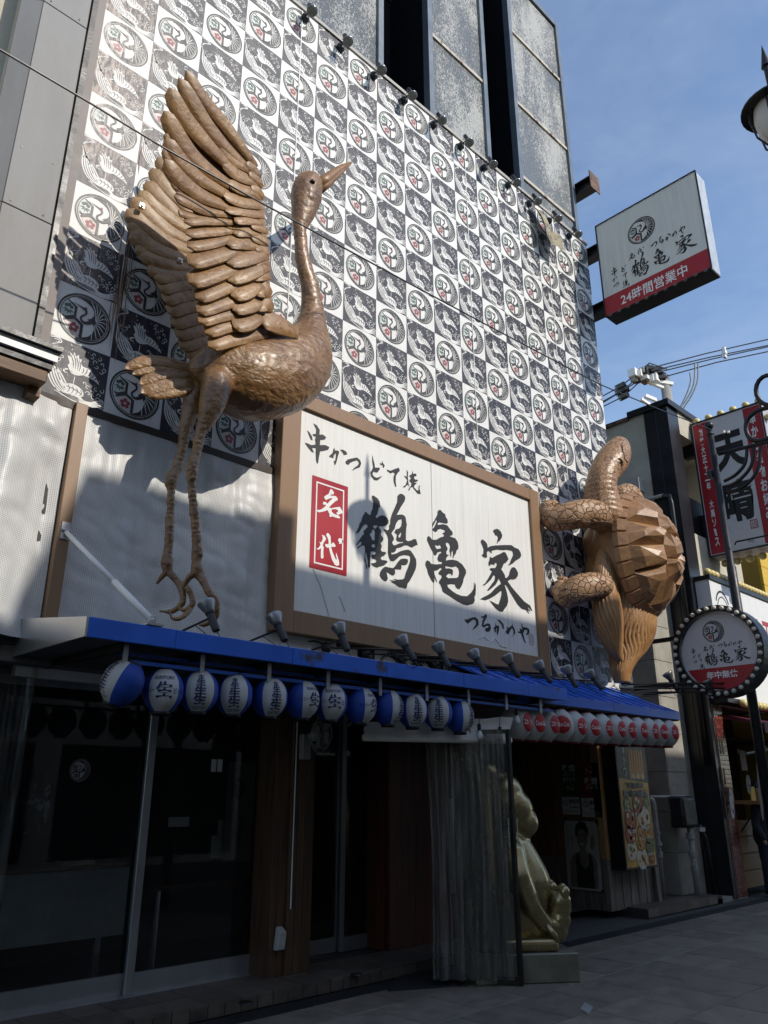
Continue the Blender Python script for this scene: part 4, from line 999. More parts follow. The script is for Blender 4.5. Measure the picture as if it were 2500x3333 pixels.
strut = thing('brace_strut', 'white tubular strut from the brown post down to the blue canopy', 'strut')
ba, bb = onY(212, 1728, 5.93), onY(497, 2022, 4.83)
mb = MB(); mb.tube([ba, ba.lerp(bb, .62)], .019, 10); obj('upper_tube', mb, WHITE, strut, True)
mb = MB(); mb.tube([ba.lerp(bb, .60), bb], .024, 10); obj('lower_tube', mb, WHITE, strut, True)
mb = MB(); mb.box(ba + V((-.035, -.012, -.07)), ba + V((.035, .002, .07))); mb.tube([ba + V((-.03, -.02, 0)), ba + V((.03, -.02, 0))], .012, 8); obj('wall_plate', mb, ALU, strut)
mb = MB(); mb.box(bb + V((-.06, -.05, -.035)), bb + V((.06, .05, -.022))); mb.box(bb + V((-.02, -.008, -.022)), bb + V((.02, .008, .03))); obj('foot_plate', mb, ALU, strut)
# ================================================================== CANOPY
YC = 4.80
can = thing('blue_canopy', 'blue steel canopy with rust spotted fascia sheltering the shop front', 'canopy')
mb = MB()
mb.hexa([V((2.0, YC + .012, 2.53)), V((7.31, YC + .012, 2.53)), V((7.31, 6.3, 2.56)), V((2.0, 6.3, 2.56)), V((2.0, YC + .012, 2.625)), V((7.31, YC + .012, 2.625)), V((7.31, 5.99, 2.79)), V((2.0, 5.99, 2.79))])
obj('roof_deck', mb, pm('canopy_underside', (.10, .10, .105), .7, var=.2), can)
XB = [2.0, 2.62, 3.62, 4.62, 5.62, 6.62, 7.32]
for a, b_ in zip(XB[:-1], XB[1:]):
    mb = MB(); mb.box((a + .0015, YC - .012, 2.515), (b_ - .0015, YC + .01, 2.645)); bevel(obj('fascia', mb, BLUER if a > 3.5 else BLUE, can), .004)
mb = MB(); mb.hexa([V((1.985, YC - .012, 2.517)), V((1.999, YC - .012, 2.517)), V((1.999, 6.6, 2.545)), V((1.985, 6.6, 2.545)), V((1.985, YC - .012, 2.643)), V((1.999, YC - .012, 2.643)), V((1.999, 6.6, 2.90)), V((1.985, 6.6, 2.90))])
obj('side_fascia', mb, STEEL, can)
for i, z in enumerate((2.40, 2.47)):
    mb = MB(); mb.box((2.35, YC + .10 + i * .12, z), (7.2, YC + .13 + i * .12, z + .025)); obj('hanging_rail', mb, BLUE, can)
for k in range(9):
    x = 2.3 + k * .58
    mb = MB(); mb.box((x, YC + .085, 2.37), (x + .035, YC + .093, 2.52)); obj('rail_bracket', mb, ALU, can)
    mb = MB(); mb.bar((x, YC + .1, 2.50), (x, 6.2, 2.52), .04, .05); obj('joist', mb, BLACKM, can)
# tattered print hanging below the middle of the canopy
mb = MB(); vs = []
for i in range(31):
    for j in range(4):
        x = 4.25 + i * .062; z = 2.47 - j * .055 - .02 * abs(math.sin(i * 1.7)); vs.append((x, 5.35 + .05 * math.sin(i * 1.3 + j), z))
mb.add(vs, [(i * 4 + j, (i + 1) * 4 + j, (i + 1) * 4 + j + 1, i * 4 + j + 1) for i in range(30) for j in range(3)])
tag(obj('valance', mb, pm('wave_print_cloth', (.02, .035, .13), .8, var=.3, scale=20, col2=(.32, .36, .44), mixlo=.52, mixhi=.56, world=True), None, smooth=True),
    'tattered blue and white wave print cloth hung under the canopy', 'cloth')
# white roller shade above the entrance curtain
ra, rb_, rc_, rd = onY(1190, 2400, 5.20), onY(1668, 2412, 4.90), onY(1668, 2335, 4.90), onY(1190, 2350, 5.20); n_ = 24; mb = MB(); vs = []
for i in range(n_ + 1):
    for j in range(5):
        p_ = ra.lerp(rb_, i / n_).lerp(rd.lerp(rc_, i / n_), j / 4); p_.y += .03 * math.sin(j * .9) - .02 * noise.noise((i * .4, j * .5, 3)); p_.z += .012 * noise.noise((i * .3, 1, 2)); vs.append(p_)
mb.add(vs, [(i * 5 + j, (i + 1) * 5 + j, (i + 1) * 5 + j + 1, i * 5 + j + 1) for i in range(n_) for j in range(4)]); mb.tube([ra + V((0, .03, 0)), rb_ + V((0, .03, 0))], .03, 10)
tag(obj('roller_shade', mb, pm('shade_cloth', (.72, .70, .66), .8, var=.12, scale=3), None, smooth=True), 'rolled off white shade fixed above the entrance curtain', 'shade')
# second, sloping canopy
can2 = thing('sloping_canopy', 'sloping blue metal canopy over the side entrance with the red and white lanterns', 'canopy')
x0, x1, yf, zf, zw = 6.7, 10.28, 5.0, 2.60, 3.02
n = 12
for i in range(n):
    a = x0 + (x1 - x0) * i / n; b_ = x0 + (x1 - x0) * (i + 1) / n
    mb = MB(); mb.hexa([V((a + .003, yf, zf - .012)), V((b_ - .003, yf, zf - .012)), V((b_ - .003, 5.99, zw - .012)), V((a + .003, 5.99, zw - .012)), V((a + .003, yf, zf)), V((b_ - .003, yf, zf)), V((b_ - .003, 5.99, zw)), V((a + .003, 5.99, zw))])
    mb.bar((a, yf, zf + .006), (a, 5.99, zw + .006), .02, .02)
    obj('roof_sheet', mb, BLUE, can2)
for a, b_ in ((x0, 8.6), (8.6, x1)):
    mb = MB(); mb.box((a + .001, yf - .014, 2.50), (b_ - .001, yf + .002, 2.607)); bevel(obj('fascia', mb, BLUE, can2), .004)
mb = MB(); mb.hexa([V((x1, yf, 2.50)), V((x1 + .01, yf, 2.50)), V((x1 + .01, 5.99, 2.50)), V((x1, 5.99, 2.50)), V((x1, yf, 2.61)), V((x1 + .01, yf, 2.61)), V((x1 + .01, 5.99, 3.03)), V((x1, 5.99, 3.03))]); obj('side_fascia', mb, BLUE, can2)
mb = MB(); mb.box((x0, yf + .02, 2.49), (x1, 5.98, 2.51)); obj('lining', mb, ALCOVE, can2)

# ================================================================== LANTERNS
ORD = ['first', 'second', 'third', 'fourth', 'fifth', 'sixth', 'seventh', 'eighth', 'ninth', 'tenth', 'eleventh', 'twelfth', 'thirteenth']
def lantern_mesh(kind, Rr, H, white_half=0.0):
    """ribbed paper lantern. material 0 side, 1 panel, 2 print, 3 cap"""
    mb = MB(); nr, n = 30, 32; prof = []
    for i in range(nr + 1):
        t = i / nr; h = -H / 2 + H * t
        r = Rr * (1 - abs(2 * t - 1) ** 2.5 * .55) * (1 + (.012 if i % 2 else -.012))
        prof.append((r, h))
    half = white_half
    def mf(i, j):
        if half == 0: return 1
        a = (2 * math.pi * (j + .5) / n + math.pi / 2 + math.pi) % (2 * math.pi) - math.pi     # 0 = -Y
        return 1 if abs(a) < half else 0
    # lathe uses +X start; angle measured from -Y
    o = len(mb.v)
    for r, h in prof:
        for j in range(n):
            th = 2 * math.pi * j / n; mb.v.append((r * math.cos(th), r * math.sin(th), h))
    for i in range(nr):
        for j in range(n):
            mb.f.append((o + i * n + j, o + i * n + (j + 1) % n, o + (i + 1) * n + (j + 1) % n, o + (i + 1) * n + j))
            th = 2 * math.pi * (j + .5) / n; a = (th + math.pi / 2 + math.pi) % (2 * math.pi) - math.pi
            mb.m.append(1 if half == 0 or abs(a) < half else 0)
    def wrap(x, y, lift=.004):
        t = min(max((y + H / 2) / H, .02), .98); r = Rr * (1 - abs(2 * t - 1) ** 2.5 * .55) * 1.012 + lift
        a = x / Rr - math.pi / 2
        return V((r * math.cos(a), r * math.sin(a), y))
    R_ = Rr
    if kind == 'A':
        put_text(mb, '生', (-.055, -.06, .055, .05), wrap, 2, .03)
        put_text(mb, 'SUNTORY', (-.075, .065, .075, .09), wrap, 2, .02)
        put_text(mb, 'サントリー', (-.155, -.025, -.065, .01), wrap, 2, .02)
        put_text(mb, 'ビール', (.065, -.03, .15, .01), wrap, 2, .02)
    elif kind == 'B':
        for k, (yy, s) in enumerate(((.075, .042), (.028, .056), (-.032, .068), (-.098, .078))):
            put_text(mb, '生', (-s * .6, yy, s * .6, yy + s * .85), wrap, 2, .03)
        put_text(mb, 'SUNTORY', (-.07, -.128, .07, -.108), wrap, 2, .01)
    elif kind in ('C', 'K'):
        rr = .112
        g = lambda x, y: wrap(x, y, .003)
        mb.poly([circ(0, 0, rr, 28)], g, 2)
        for k in range(1, 6):    # rings so that the disc follows the curve
            pass
        if kind == 'C': put_text(mb, 'Coca-Cola', (-.098, -.026, .098, .036), lambda x, y: wrap(x + .35 * y * 0, y, .008), 4, .012)
        else: put_text(mb, 'コカ・コーラ', (-.095, -.03, .095, .035), lambda x, y: wrap(x, y, .008), 4, .02)
    cap = 3
    mb.lathe([(prof[0][0] * .99, -H / 2 - .022), (prof[0][0] * 1.02, -H / 2 - .022), (prof[0][0] * 1.02, -H / 2 + .004), (0.001, -H / 2 + .004)], n=20, mi=cap)
    mb.lathe([(0.001, H / 2 + .012), (prof[-1][0] * 1.02, H / 2 + .012), (prof[-1][0] * 1.02, H / 2 - .004)], n=20, mi=cap)
    return mb
def disc_grid_fix(mb): return mb
LB = pm('lantern_ring_black', (.01, .01, .011), .5)
LRB = pm('lantern_ring_red', (.16, .012, .012), .5)
LNAVY = pm('lantern_print_navy', (.012, .02, .10), .6)
lanA = lantern_mesh('A', .136, .28, R(47)).mesh('lantern_A', True); lanB = lantern_mesh('B', .136, .28, R(47)).mesh('lantern_B', True)
for me in (lanA, lanB):
    for m in (LBLUE, LWHITE, LNAVY, LB, LWHITE): me.materials.append(m)
def lantern_disc(kind):
    """white lantern whose print disc is cut into strips so that it hugs the paper"""
    Rr, H = .165, .33
    mb = lantern_mesh('none', Rr, H, 0.0)
    def wrap(x, y, lift):
        t = min(max((y + H / 2) / H, .02), .98); r = Rr * (1 - abs(2 * t - 1) ** 2.5 * .55) * 1.012 + lift
        a = x / Rr - math.pi / 2
        return V((r * math.cos(a), r * math.sin(a), y))
    rr = .098; rows = 12
    for i in range(rows):
        ya, yb = -rr + 2 * rr * i / rows, -rr + 2 * rr * (i + 1) / rows
        xa, xb = math.sqrt(max(rr * rr - ya * ya, 0)), math.sqrt(max(rr * rr - yb * yb, 0))
        n = 8; vs = []
        for k in range(n + 1):
            u = -1 + 2 * k / n; vs += [wrap(u * xa, ya, .003), wrap(u * xb, yb, .003)]
        mb.add(vs, [(2 * k, 2 * k + 2, 2 * k + 3, 2 * k + 1) for k in range(n)], 2)
    if kind == 'C':
        vs, fs, a, b_, c, d = text_mesh('Coca-Cola', .015)
        s = .165 / (b_ - a)
        mb.add([wrap((p[0] - (a + b_) / 2) * s + .25 * (p[1] - c) * s * .8 - .005, (p[1] - (c + d) / 2) * s * 1.7, .006) for p in vs], fs, 4)
    else:
        put_text(mb, 'コカ・コーラ', (-.085, -.026, .085, .03), lambda x, y: wrap(x, y, .006), 4, .025)
    return mb
lanC = lantern_disc('C').mesh('lantern_C', True); lanK = lantern_disc('K').mesh('lantern_K', True)
for me in (lanC, lanK):
    for m in (LWHITE, LWHITE, LRED, LRB, WHITE): me.materials.append(m)
def cam_ang(p):
    d = CAM - p; return math.atan2(d.y, d.x) + math.pi / 2          # rotation that turns -Y to the camera
YL = 4.96
spec = [(399, 2222, 'B', -62), (531, 2249, 'A', 3), (648, 2252, 'B', 4), (761, 2262, 'B', 2), (878, 2271, 'B', 22), (983, 2278, 'A', 48), (1076, 2286, 'A', 14), (1173, 2297, 'A', 62), (1262, 2303, 'B', 64), (1342, 2313, 'B', 22), (1424, 2319, 'B', 6), (1496, 2333, 'B', 60)]
for i, (px, py, k, off) in enumerate(spec):
    p = onY(px, py, YL)
    # the white panel is seen shifted to the right by the angle off
    lab = 'blue lantern, ' + ORD[i - 1] + (' after the tilted one, panel stacked with characters' if k == 'B' else ' after the tilted one, panel with small lettering')
    if i == 0: lab = 'blue paper lantern hanging tilted at the end of the row'
    o = tag(link('paper_lantern', lanB if k == 'B' else lanA, None, None, p), lab, 'lantern', 'blue lanterns under the canopy')
    o.rotation_euler = (0, 0, cam_ang(p) + R(off))
    if i == 0: o.rotation_euler = (R(-14), R(20), cam_ang(p) + R(off))
    mb = MB(); mb.tube([(0, 0, .17), (0, 0, .29)], .004, 5); link('hanger', mb.mesh('hanger'), [BLACKM], o)
spx = [1680, 1724, 1771, 1820, 1861, 1906, 1950, 1991, 2027, 2065, 2101, 2132, 2167]; spy = [2353, 2357, 2360, 2361, 2366, 2370, 2373, 2375, 2379, 2380, 2382, 2384, 2386]
pa = onY(spx[0], spy[0], 5.08); pb = onY(spx[-1], spy[-1], 5.08)
rots = [14, 6, 10, -34, 8, 4, 12, 10, 6, 9, 12, 4, 6]
for i, (px, py) in enumerate(zip(spx, spy)):
    p = onY(px, py, 5.08); k = i % 2
    o = tag(link('paper_lantern', lanK if k == 0 else lanC, None, None, p),
            'white lantern with red ' + ('katakana' if k == 0 else 'script') + ' disc, ' + ORD[12 - i] + ' from the round sign end', 'lantern',
            'white lanterns under the sloping canopy')
    o.rotation_euler = (0, 0, R(rots[i] - 8)); o.scale = (.98, .98, 1.0)

# ================================================================== FLOODLIGHTS
REFL = pm('lamp_reflector', (.26, .265, .28), .28, metal=.8, var=.08)
LENS = pm('lamp_lens', (.20, .20, .18), .3, var=.15, scale=30, bump=.4, bscale=60)
def flood(base, head, aim, label, group, disc=True, s=1.0):
    t = thing('floodlight', label, 'floodlight', group, loc=base)
    b = V(base); h = V(head) - b; a = V(aim).normalized()
    mb = MB()
    if disc:
        mb.lathe([(0, 0), (.055 * s, 0), (.055 * s, -.03 * s), (.03 * s, -.055 * s), (0.001, -.06 * s)], (0, 0, 0), (0, 1, 0), 16)
        obj('mount', mb, BLACKM, t)
    mb = MB(); mb.tube([(0, 0, 0), h - a * .05 * s], .009 * s, 7); obj('arm', mb, BLACKM, t)
    mb = MB(); mb.lathe([(0.001, -.17), (.026, -.17), (.030, -.15), (.030, -.03), (.036, -.02), (.036, .0), (0.001, .0)], h, a, 14); 
    for v_ in range(len(mb.v)): mb.v[v_] = tuple(h + (V(mb.v[v_]) - h) * s)
    obj('socket', mb, BLACKM, t)
    mb = MB(); mb.lathe([(.034, .0), (.042, .015), (.066, .07), (.068, .082), (.062, .086)], h, a, 20)
    for v_ in range(len(mb.v)): mb.v[v_] = tuple(h + (V(mb.v[v_]) - h) * s)
    rf = obj('reflector', mb, REFL, t, True)
    mb = MB(); mb.lathe([(.063, .084), (.05, .09), (.03, .094), (0.001, .096)], h, a, 18)
    for v_ in range(len(mb.v)): mb.v[v_] = tuple(h + (V(mb.v[v_]) - h) * s)
    obj('lens', mb, LENS, rf, True)
    mb = MB(); r_ = a.cross(V((0, 0, 1))); r_ = r_.normalized() if r_.length > .01 else V((1, 0, 0))
    mb.tube([h - a * .17 * s, h - a * .2 * s + V((.01, -.02, -.02)), h - a * .19 * s + V((0, .04, -.05)), h * .8 - a * .05 * s], .004, 5); obj('cable', mb, BLACKM, t)
    return t
gl = 'black floodlight aimed up at the signboard'
heads = [(682, 1975, 0), (903, 2015, 0), (1110, 2047, 0), (1319, 2085, 1059), (1436, 2107, 1186), (1552, 2128, 1306), (1662, 2142, 1413), (1764, 2163, 1514), (1852, 2178, 1603), (1931, 2190, 1689)]
bpy_ = {1059: 2109, 1186: 2128, 1306: 2146, 1413: 2163, 1514: 2176, 1603: 2190, 1689: 2203}
for i, (hx, hy, bx) in enumerate(heads):
    if bx:
        b = onY(bx, bpy_[bx], 5.975); h = onX(hx, hy + 16, b.x)
    else:
        h = onY(hx, hy + 16, 4.92); b = V((h.x, 5.975, h.z - .16))
    flood(b, h, V((-.12 + .05 * (i % 3), .42 + .1 * (i % 2), .8)), gl + ', ' + ORD[i] + ' from the crane', 'floodlights in front of the signboard', True, 1.0)
for hx, hy, bx, by, X in ((2183, 2210, 2070, 2222, 10.6), (2310, 2236, 2190, 2240, 11.0)):
    h = onX(hx, hy, X); b = V((X - .15, 5.8, h.z - .04))
    flood(b, h, V((-.3, .3, .85)), 'black floodlight on an arm ' + ('before the red band of the round sign' if hx == 2310 else 'between the turtle tail and the round sign'), 'floodlights beside the round sign', False, 1.12)
mb = MB()
tops = [(992, 61), (1107, 157), (1215, 248), (1314, 328), (1410, 407), (1498, 477), (1575, 547), (1652, 604), (1720, 664), (1786, 719), (1851, 769)]
for i, (bx, by) in enumerate(tops):
    b = onY(bx, by, 5.985); h = b + V((-.05, -.20, -.06))
    flood(b, h, V((-.12, -.42, -.9)), ORD[len(tops) - 1 - i] + ' floodlight from the box sign along the top of the banner', 'floodlights along the top of the banner', True, 1.05)

# ================================================================== CRANE
def px_m(p): return (p - CAM).dot(FW) / FPX
def feather(pts, wd, th, N, tip=.22, rootw=.75, nseg=12, ridge=.35):
    """carved feather: pts root..tip (3D), wd full width, th thickness, N outward"""
    q = [V(p) for p in catmull([tuple(p) for p in pts], max(2, nseg // (len(pts) - 1)))]
    k = len(q); mb = MB(); ss = [-1, -.9, -.5, -.1, .35, .62, .95, 1]; hs = [0, .35, .72, .98, 1.15, 1.0, .55, -.2]; m_ = len(ss) + 2; vs = []
    for i in range(k):
        t = i / (k - 1); T = (q[min(i + 1, k - 1)] - q[max(i - 1, 0)]).normalized()
        B = N.cross(T).normalized(); Nn = T.cross(B).normalized()
        w_ = wd / 2 * (rootw + (1 - rootw) * min(1, t * 2.2))
        if t > 1 - tip: w_ *= math.sqrt(max(0.0, 1 - ((t - 1 + tip) / tip) ** 2)) * .93 + .07
        e = min(1.0, .25 + t * 3.5) if t < 1 - tip else max(.25, math.sqrt(max(0, 1 - ((t - 1 + tip) / tip) ** 2)))
        for s_, hh in zip(ss, hs):
            vs.append(q[i] + B * (s_ * w_) + Nn * (th * e * hh))
        vs.append(q[i] + B * (w_ * .8) - Nn * th * .35); vs.append(q[i] - B * (w_ * .8) - Nn * th * .35)
    fs = []
    for i in range(k - 1):
        for j in range(m_): fs.append((i * m_ + j, i * m_ + (j + 1) % m_, (i + 1) * m_ + (j + 1) % m_, (i + 1) * m_ + j))
    fs.append(tuple(range(m_))); fs.append(tuple(range(k * m_ - 1, (k - 1) * m_ - 1, -1)))
    mb.add(vs, fs); L_ = sum((q[i + 1] - q[i]).length for i in range(k - 1)); mb.uv = [((i / (k - 1) * L_ / wd * 1.1 + abs((ss + [.8, -.8])[j] - .35) * .5) * 1.0, (ss + [.8, -.8])[j]) for i in range(k) for j in range(m_)]; return mb
def fuse(name, balls, voxel, mats, parent, amp=0.0, fr=6.0, amp2=0.0, fr2=20.0, yscale=1.0, y0=0.0, sm=6, fun=None):
    """one continuous carved surface grown from a chain of balls (x,y,z,r)"""
    mb = MB()
    for (c, r) in balls: mb.ell(c, (r, r * yscale, r), 14, 9)
    me = mb.mesh(name); o = bpy.data.objects.new(name, me); COL.objects.link(o)
    rm = o.modifiers.new('r', 'REMESH'); rm.mode = 'VOXEL'; rm.voxel_size = voxel
    s_ = o.modifiers.new('s', 'SMOOTH'); s_.iterations = sm; s_.factor = .5
    dg = bpy.context.evaluated_depsgraph_get(); dg.update()
    m2 = bpy.data.meshes.new_from_object(o.evaluated_get(dg)); bpy.data.objects.remove(o)
    if amp or amp2 or fun:
        nn = [v.normal.copy() for v in m2.vertices]
        for v, n_ in zip(m2.vertices, nn):
            d = 0
            if amp: d += noise.noise(v.co * fr) * amp
            if amp2: d += abs(noise.noise(v.co * fr2)) * amp2
            if fun: d += fun(v.co)
            v.co += n_ * d
    m2.polygons.foreach_set('use_smooth', [True] * len(m2.polygons)); m2.materials.clear()
    m2.update()
    return link(name, m2, mats, parent)
def chain(pts, n=5):
    """pts (px,py,rpx,Y) -> dense balls"""
    q = catmull(pts, n); out = []
    for (a, b_, r, y) in q:
        p = onY(a, b_, y); out.append((p, max(.01, r * px_m(p))))
    return out
crane = thing('crane_statue', 'giant carved wooden crane with raised wings standing above the canopy', 'statue', loc=(0, 0, 0))
yb = 5.30
body = chain([(650, 1200, 38, yb), (700, 1203, 80, yb), (750, 1215, 118, yb), (800, 1230, 140, yb), (860, 1228, 142, yb), (920, 1212, 135, yb), (975, 1175, 112, yb), (1003, 1120, 78, yb), (1016, 1040, 47, yb), (1012, 953, 33, yb), (992, 870, 28, yb), (983, 826, 25, yb), (977, 763, 23, yb), (976, 735, 26, yb), (988, 685, 42, yb), (996, 635, 53, yb), (1006, 604, 46, yb), (1018, 590, 30, yb)], 4)
body += chain([(708, 1245, 52, 5.13), (697, 1290, 47, 5.11), (684, 1335, 38, 5.11), (668, 1385, 22, 5.12)], 4)
body += chain([(645, 1250, 42, 5.45), (628, 1310, 34, 5.45), (613, 1360, 26, 5.44), (604, 1400, 22, 5.43)], 4)
fuse('body', body, .018, [CRANEB], crane, .005, 7, .009, 15, .9, yb, 5)
beak = MB()
bp_ = [onY(a, b_, yb) for a, b_ in ((1035, 602), (1062, 585), (1090, 563), (1115, 545), (1142, 530))]
beak.tube(bp_, [.075, .066, .052, .038, .014], 12); obj('beak', beak, CRANEW, crane, True)
lowb = MB(); lowb.tube([onY(a, b_, yb - .01) for a, b_ in ((1036, 618), (1062, 601), (1090, 577), (1115, 556), (1139, 536))], [.056, .048, .036, .024, .008], 10); obj('lower_beak', lowb, CRANEW, crane, True)
def on_ball(px, py, c, r):
    d = ray(px, py).normalized(); oc = CAM - c; b_ = d.dot(oc); q_ = b_ * b_ - (oc.dot(oc) - r * r)
    return CAM + d * (-b_ - math.sqrt(max(q_, 0)))
hc = onY(1001, 618, yb); hr = .156
ey = on_ball(1017, 592, hc, hr)
mb = MB(); mb.ell(ey, (.03, .03, .02), 12, 8); obj('eye', mb, pm('eye_dark', (.03, .017, .01), .3), crane, True)
for k in range(3):
    mb = MB(); mb.tube([on_ball(a, b_ + k * 9, hc, hr) for a, b_ in ((1004, 602), (1014, 609), (1026, 608), (1034, 598))], [.004, .009, .009, .004], 6); obj('brow_fold', mb, CRANEW, crane, True)
# legs
for nm, pts in (('leg', [(668, 1370, 22, 5.12), (656, 1400, 19, 5.13), (646, 1440, 16, 5.14), (637, 1480, 16, 5.15), (626, 1515, 19, 5.15), (623, 1540, 20, 5.15), (624, 1570, 14, 5.15), (625, 1602, 14, 5.15), (630, 1660, 14, 5.15), (637, 1715, 14, 5.15), (640, 1770, 15, 5.15), (641, 1798, 18, 5.15), (640, 1830, 15, 5.15), (640, 1856, 19, 5.15), (648, 1872, 16, 5.14)]),
                ('leg', [(604, 1390, 20, 5.43), (598, 1430, 17, 5.43), (588, 1482, 15, 5.43), (568, 1540, 17, 5.43), (557, 1560, 20, 5.43), (556, 1590, 14, 5.43), (556, 1640, 13, 5.43), (552, 1700, 13, 5.43), (550, 1753, 14, 5.43), (546, 1800, 15, 5.43), (543, 1835, 18, 5.43), (544, 1858, 18, 5.43)])):
    fuse(nm, chain(pts, 4), .009, [CRANEB], crane, .008, 14, .01, 30, 1, 0, 3)
NT, FT = 5.14, 5.42
for pts in ([(645, 1868, 15, NT), (667, 1901, 14, NT - .05), (682, 1931, 13, NT - .1), (701, 1955, 12, NT - .12), (706, 1985, 11, NT - .12), (700, 2012, 10, NT - .1), (672, 2032, 8, NT - .06), (650, 2035, 4, NT)],
            [(640, 1862, 13, NT), (619, 1878, 11, NT + .03), (607, 1894, 9, NT + .06), (598, 1908, 6, NT + .08)],
            [(548, 1862, 14, FT), (580, 1895, 13, FT - .06), (595, 1931, 12, FT - .1), (592, 1965, 11, FT - .1), (561, 1990, 9, FT - .04), (522, 1990, 4, FT)],
            [(575, 1890, 11, FT), (607, 1912, 11, FT - .12), (624, 1940, 11, FT - .16), (627, 1965, 10, FT - .18), (603, 1985, 8, FT - .16), (573, 1976, 4, FT - .12)],
            [(627, 1960, 9, FT - .15), (618, 1985, 9, FT - .18), (592, 2010, 9, FT - .2), (562, 2012, 7, FT - .18), (549, 1985, 4, FT - .16)],
            [(541, 1862, 11, FT), (528, 1878, 9, FT + .03), (512, 1898, 6, FT + .06)]):
    fuse('toe', chain(pts, 4), .008, [CRANEB], crane, .005, 16, 0, 1, 1, 0, 3)
# wings
c1 = lambda x, y: (200 + x * .42194, 200 + y * .42194)
c2 = lambda x, y: (500 + x * .42194, 700 + y * .42194)
NN = V((-.42, -.88, -.12)).normalized()
near_y = lambda py: 4.68 + (py - 235) / 895 * .36
far_y = lambda py: 5.74 - (py - 540) / 620 * .14
wing = bpy.data.objects.new('wing', None); COL.objects.link(wing); wing.parent = crane
wing2 = bpy.data.objects.new('wing', None); COL.objects.link(wing2); wing2.parent = crane
def put_feather(par, cf, pts, wpx, yf, lift, th=1.0, tip=.26, nm='feather'):
    P = []
    for (x, y) in pts:
        a, b_ = cf(x, y); P.append(onY(a, b_, yf(b_)) + NN * lift)
    wd = wpx * .42194 * px_m(P[len(P) // 2]) * WF
    P = P[::-1]                                  # root first
    fm = feather(P, wd, wd * .14 * th, NN, tip, .5); fo = obj(nm, fm, CRANER if par is wing2 else CRANEF, par, True); ul = fo.data.uv_layers.new(name='UVMap')
    for lo in fo.data.loops: ul.data[lo.index].uv = fm.uv[lo.vertex_index]
    auto_smooth(fo, 24)
WF = 1.42
prim = [([(958, 80), (1060, 260), (1235, 475), (1400, 690), (1500, 830)], 78), ([(905, 135), (1010, 330), (1130, 520), (1290, 700), (1450, 850)], 92), ([(832, 208), (905, 380), (1040, 560), (1200, 730), (1360, 880)], 100),
        ([(792, 385), (880, 560), (1010, 740), (1180, 880), (1340, 980)], 104), ([(806, 590), (890, 740), (1030, 880), (1190, 980), (1340, 1070)], 98), ([(795, 755), (900, 900), (1060, 1020), (1200, 1090), (1350, 1140)], 100),
        ([(870, 1038), (990, 1085), (1140, 1150), (1350, 1180)], 82), ([(948, 1235), (1080, 1215), (1200, 1222), (1380, 1235)], 74), ([(960, 1325), (1100, 1305), (1240, 1298), (1400, 1290)], 74), ([(972, 1420), (1120, 1392), (1250, 1362), (1400, 1340)], 86)]
for i, (p, w_) in enumerate(prim): put_feather(wing, c1, p, w_ * 1.05, near_y, .02 - .004 * i)
for p, w_ in (([(786, 665), (850, 790), (970, 900), (1080, 960)], 52), ([(845, 915), (930, 995), (1060, 1070), (1160, 1100)], 52), ([(900, 1155), (970, 1175), (1090, 1195)], 52), ([(800, 545), (860, 650), (960, 780)], 46), ([(812, 372), (900, 500), (1000, 640)], 40)):
    put_feather(wing, c1, p, w_, near_y, -.015)
sec = [([(265, 375), (400, 330), (560, 285), (700, 250)], 108), ([(272, 520), (400, 470), (560, 415), (720, 370)], 118), ([(325, 640), (450, 580), (600, 520), (740, 480)], 110), ([(338, 740), (460, 690), (620, 640), (760, 600)], 104), ([(350, 820), (470, 770), (640, 735), (780, 700)], 96), ([(402, 905), (520, 850), (660, 820), (800, 790)], 100), ([(425, 1005), (560, 950), (720, 920), (880, 900)], 104)]
for i, (p, w_) in enumerate(sec): put_feather(wing, c2, p, w_ * 1.05, near_y, .0 - .004 * i)
cov1 = [([(1215, 655), (1290, 740), (1370, 800), (1470, 860)], 74), ([(1235, 790), (1330, 870), (1430, 920), (1520, 960)], 76), ([(1280, 950), (1370, 990), (1460, 1020), (1540, 1060)], 74), ([(1245, 1050), (1360, 1090), (1460, 1110), (1550, 1135)], 74), ([(1262, 1168), (1380, 1165), (1480, 1185), (1560, 1205)], 66), ([(1330, 1250), (1430, 1240), (1550, 1262)], 58)]
for i, (p, w_) in enumerate(cov1): put_feather(wing, c1, p, w_ * 1.1, near_y, .018 + .003 * i, .8, .4)
cov2 = [([(612, 152), (700, 132), (830, 165)], 78), ([(560, 238), (680, 222), (850, 262)], 92), ([(562, 385), (660, 345), (800, 310), (880, 320)], 118), ([(570, 520), (680, 460), (800, 410), (880, 400)], 122), ([(596, 640), (700, 590), (830, 540)], 120), ([(608, 750), (720, 710), (850, 690)], 104), ([(612, 880), (720, 840), (830, 800)], 106)]
for i, (p, w_) in enumerate(cov2): put_feather(wing, c2, p, w_ * 1.05, near_y, .020 + .003 * i, .8, .42)
cov3 = [([(1420, 800), (1480, 860), (1525, 930)], 60), ([(1440, 880), (1500, 930), (1545, 990)], 56), ([(1455, 985), (1510, 1020), (1556, 1075)], 56)]
for i, (p, w_) in enumerate(cov3): put_feather(wing, c1, p, w_, near_y, .034, .75, .45)
cov4 = [([(740, 95), (800, 110), (880, 150)], 58), ([(745, 190), (810, 205), (885, 240)], 66), ([(770, 272), (820, 280), (890, 320)], 66), ([(755, 385), (820, 370), (888, 395)], 74), ([(745, 500), (820, 470), (895, 480)], 92), ([(760, 610), (830, 590), (900, 640)], 116), ([(772, 735), (850, 700), (915, 740)], 100), ([(825, 850), (930, 850), (1110, 930)], 124), ([(620, 60), (700, 45), (790, 70)], 58)]
for i, (p, w_) in enumerate(cov4): put_feather(wing, c2, p, w_, near_y, .036, .75, .45)
